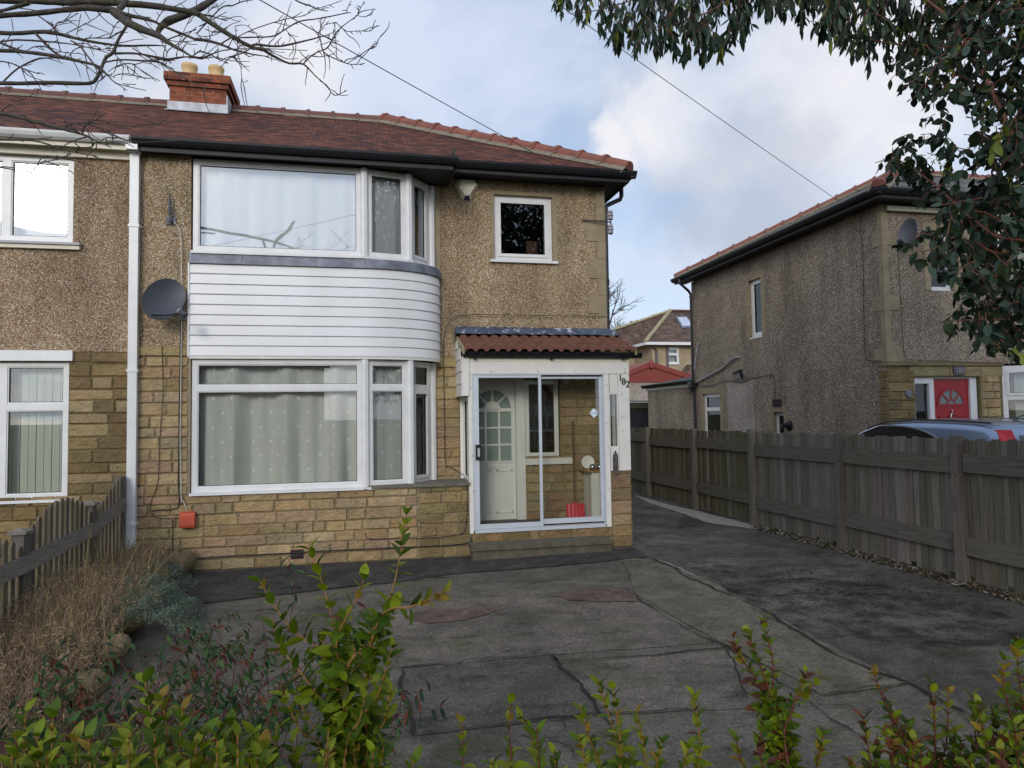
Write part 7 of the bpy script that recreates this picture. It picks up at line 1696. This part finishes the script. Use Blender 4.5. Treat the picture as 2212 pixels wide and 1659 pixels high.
# silver ground cover
P, A, Nn, L_, W_, C_ = [], [], [], [], [], []; SV = [lin((116, 134, 120)), lin((102, 120, 106)), lin((134, 150, 136)), lin((92, 106, 84)), lin((130, 126, 96))]
for i in range(5200):
    y = RNG.uniform(6.2, 8.75); w = (math.sin(y * 2.1) * .12 + math.sin(y * 5.3) * .06); xr = bedx(y) + .16 + (9.1 - y) * .07 + w; xl = bedx(y) - .50 + w * .5; t = RNG.random(); x = xl + (xr - xl) * t
    z = .30 * (1 - max(0, (t - .45) / .55) ** 1.3) + RNG.uniform(-.02, .05) + .03 * math.sin(x * 30) ; z = max(.02, z); p = Vector((x, y, z))
    for k in range(6): P.append(tuple(p + rv(.012))); A.append((RNG.normal() + .3, RNG.normal() - .2, abs(RNG.normal()) + .5)); Nn.append(tuple(rv(1))); L_.append(RNG.uniform(.014, .026)); W_.append(.007); C_.append(vcol(SV))
tag(leafmesh('silver_ground_cover', P, A, Nn, L_, W_, C_, 'silver', None, prof=((0, .4), (.5, 1), (1, .2)), fold=.2, droop=.1), 'silvery green mat of tiny leaves spilling over the bed edge', 'ground cover', kind='stuff')
# litter scrap
tag(MB().face([onZ(556, 1378, .03), onZ(566, 1376, .03), onZ(568, 1381, .035), onZ(558, 1383, .03)]).build('paper_scrap', M['whitepl']), 'tiny white scrap of paper lying at the foot of the silver plant', 'litter') if False else None
# distant bare trees
DT = ['faint bare treetop just right of the corner downpipe', 'lower bare tree beside the distant telegraph pole']
for k, (px, py, Y, h, n_) in enumerate(((1318, 640, 45, 9.5, 5), (1342, 712, 60, 9.0, 6))):
    b = onY(px, py, Y); T = thing('far_bare_tree', (b.x - .4, Y, 0), DT[k], 'tree', 'bare trees beyond the houses'); tm = MB(); top = Vector((b.x - .4, Y, b.z - 2.5)); 
    MB().tube([(b.x - .4, Y, 0), tuple(top)], [.25, .12], 8).build('trunk', M['twig'], T)
    def grow(p, d, L, r, lvl):
        q = [p]
        for _ in range(4): d = (d + rv(.14) + Vector((0, 0, .05))).normalized(); q.append(q[-1] + d * L / 4)
        tm.tube(q, list(np.linspace(r, r * .6, 5)), 4, cap=False)
        if lvl > 0:
            for _ in range(3 if lvl > 1 else 4): grow(q[RNG.integers(2, 5)], (d + rv(.55)).normalized(), L * .72, r * .6, lvl - 1)
    for _ in range(n_): grow(top, (Vector((RNG.normal() * .6, RNG.normal() * .6, 1))).normalized(), 1.7, .07, 3)
    tm.build('crown', M['twig'], T)

# ================================================================== WORLD AND LIGHT
SUN_AZ, SUN_EL = math.radians(202), math.radians(21)     # compass style: 180 = from behind the camera (-Y), >180 = from the left
sd = Vector((math.sin(SUN_AZ) * math.cos(SUN_EL), math.cos(SUN_AZ) * math.cos(SUN_EL), math.sin(SUN_EL)))
W = bpy.data.worlds.new('World'); sc.world = W; W.use_nodes = True; t = W.node_tree; t.nodes.clear()
N = lambda k: t.nodes.new('ShaderNode' + k); Lk = t.links.new
sky = N('TexSky'); sky.sky_type = 'NISHITA'; sky.sun_disc = False; sky.sun_elevation = SUN_EL; sky.sun_rotation = SUN_AZ; sky.air_density = 1.0; sky.dust_density = 1.0; sky.ozone_density = 1.5
bg1 = N('Background'); Lk(sky.outputs[0], bg1.inputs[0]); bg1.inputs[1].default_value = .15
tc = N('TexCoord'); sep = N('SeparateXYZ'); Lk(tc.outputs['Generated'], sep.inputs[0])
def mth(op, a, b=0.0, c=None):
    m = N('Math'); m.operation = op
    for i, v in enumerate((a, b) if c is None else (a, b, c)):
        if isinstance(v, bpy.types.NodeSocket): Lk(v, m.inputs[i])
        else: m.inputs[i].default_value = v
    return m.outputs[0]
zz_ = mth('ADD', mth('MAXIMUM', sep.outputs[2], 0.0), .32)
cb = N('CombineXYZ'); Lk(mth('DIVIDE', sep.outputs[0], zz_), cb.inputs[0]); Lk(mth('DIVIDE', sep.outputs[1], zz_), cb.inputs[1])
def nz(vec, s, d, r, dist=0, loc=(0, 0, 0)):
    mp = N('Mapping'); Lk(vec, mp.inputs[0]); mp.inputs['Location'].default_value = loc
    n = N('TexNoise'); Lk(mp.outputs[0], n.inputs['Vector']); n.inputs['Scale'].default_value = s; n.inputs['Detail'].default_value = d; n.inputs['Roughness'].default_value = r; n.inputs['Distortion'].default_value = dist; return n.outputs['Fac']
def rampn(f, st):
    r = N('ValToRGB'); Lk(f, r.inputs[0]); e = r.color_ramp; e.interpolation = 'EASE'
    while len(e.elements) < len(st): e.elements.new(.5)
    for el, (p, c) in zip(e.elements, st): el.position = p; el.color = (*c, 1) if hasattr(c, '__len__') else (c, c, c, 1)
    return r.outputs[0]
wob = nz(tc.outputs['Generated'], 5.0, 8, .6)
wob2 = nz(tc.outputs['Generated'], 2.2, 4, .55, 0, (5, 1, 2))
def blob(px, py, r0, r1, amp=.10):
    """cloud patch in a fixed direction of the sky, ragged edge"""
    d = ray(px, py).normalized(); v = N('VectorMath'); v.operation = 'DOT_PRODUCT'; Lk(tc.outputs['Generated'], v.inputs[0]); v.inputs[1].default_value = d
    nv = N('VectorMath'); nv.operation = 'LENGTH'; Lk(tc.outputs['Generated'], nv.inputs[0])
    a = mth('ARCCOSINE', mth('MINIMUM', v.outputs['Value'], 1.0)); a = mth('ADD', a, mth('MULTIPLY', mth('SUBTRACT', wob, .5), amp * 3)); a = mth('ADD', a, mth('MULTIPLY', mth('SUBTRACT', wob2, .5), amp * 2))
    mr = N('MapRange'); mr.interpolation_type = 'SMOOTHSTEP'; Lk(a, mr.inputs[0]); mr.inputs[1].default_value = math.radians(r1); mr.inputs[2].default_value = math.radians(r0); return mr.outputs[0]
def vmax(*a):
    o = a[0]
    for b in a[1:]: o = mth('MAXIMUM', o, b)
    return o
base = nz(cb.outputs[0], 1.15, 8, .58, .3, (3.1, 1.7, 0))
haze = mth('ADD', rampn(base, [(.34, .35), (.60, .97)]), 0.0)
white = vmax(blob(1500, 240, 4, 10), blob(1780, 170, 5, 12), blob(1330, 330, 1, 6), blob(1960, 300, 2, 9), blob(650, 150, 0, 9), blob(300, 180, 0, 8), blob(1240, 500, 0, 6))
white = mth('MULTIPLY', white, rampn(nz(tc.outputs['Generated'], 3.4, 6, .55, 0, (1, 4, 2)), [(.25, .72), (.6, 1.0)]))
grey = vmax(blob(1640, 400, 2, 8.5), blob(1480, 440, 1, 6), blob(1780, 520, 0, 5), mth('MULTIPLY', blob(860, 260, 1, 7), .35))
hz = rampn(mth('MAXIMUM', sep.outputs[2], 0.0), [(0, .8), (.25, .4), (.5, .1)])
mask = mth('MINIMUM', vmax(haze, white, hz), 1.0)
# cloud colour: bluish grey to white
mc = N('Mix'); mc.data_type = 'RGBA'; Lk(white, mc.inputs[0]); mc.inputs[6].default_value = (.74, .83, 1.02, 1); mc.inputs[7].default_value = (.95, .95, 1.0, 1)
mg = N('Mix'); mg.data_type = 'RGBA'; Lk(mth('MULTIPLY', grey, mth('SUBTRACT', 1.0, mth('MULTIPLY', white, .35))), mg.inputs[0]); Lk(mc.outputs[2], mg.inputs[6]); mg.inputs[7].default_value = (.55, .60, .73, 1)
# clouds behind the camera, lit by the low sun, are brighter
dp = N('VectorMath'); dp.operation = 'DOT_PRODUCT'; Lk(tc.outputs['Generated'], dp.inputs[0]); dp.inputs[1].default_value = sd
glow = mth('ADD', 1.0, mth('MULTIPLY', mth('POWER', mth('MAXIMUM', dp.outputs['Value'], 0.0), 5.0), 1.7))
bgc = N('Background'); Lk(mg.outputs[2], bgc.inputs[0]); Lk(mth('MULTIPLY', glow, .93), bgc.inputs[1])
mx = N('MixShader'); Lk(mask, mx.inputs[0]); Lk(bg1.outputs[0], mx.inputs[1]); Lk(bgc.outputs[0], mx.inputs[2])
ow = N('OutputWorld'); Lk(mx.outputs[0], ow.inputs[0])
sl = bpy.data.lights.new('sun', 'SUN'); sl.energy = 1.15; sl.angle = math.radians(16); sl.color = (1, .91, .79)
so = bpy.data.objects.new('sun', sl); COL.objects.link(so); so.rotation_euler = sd.to_track_quat('Z', 'Y').to_euler(); so.location = (0, -10, 20)
sc.view_settings.view_transform = 'Standard'; sc.view_settings.look = 'None'; sc.view_settings.exposure = 0; sc.view_settings.gamma = 1
sc.cycles.max_bounces = 6; sc.cycles.transparent_max_bounces = 12; sc.cycles.caustics_reflective = False; sc.cycles.caustics_refractive = False
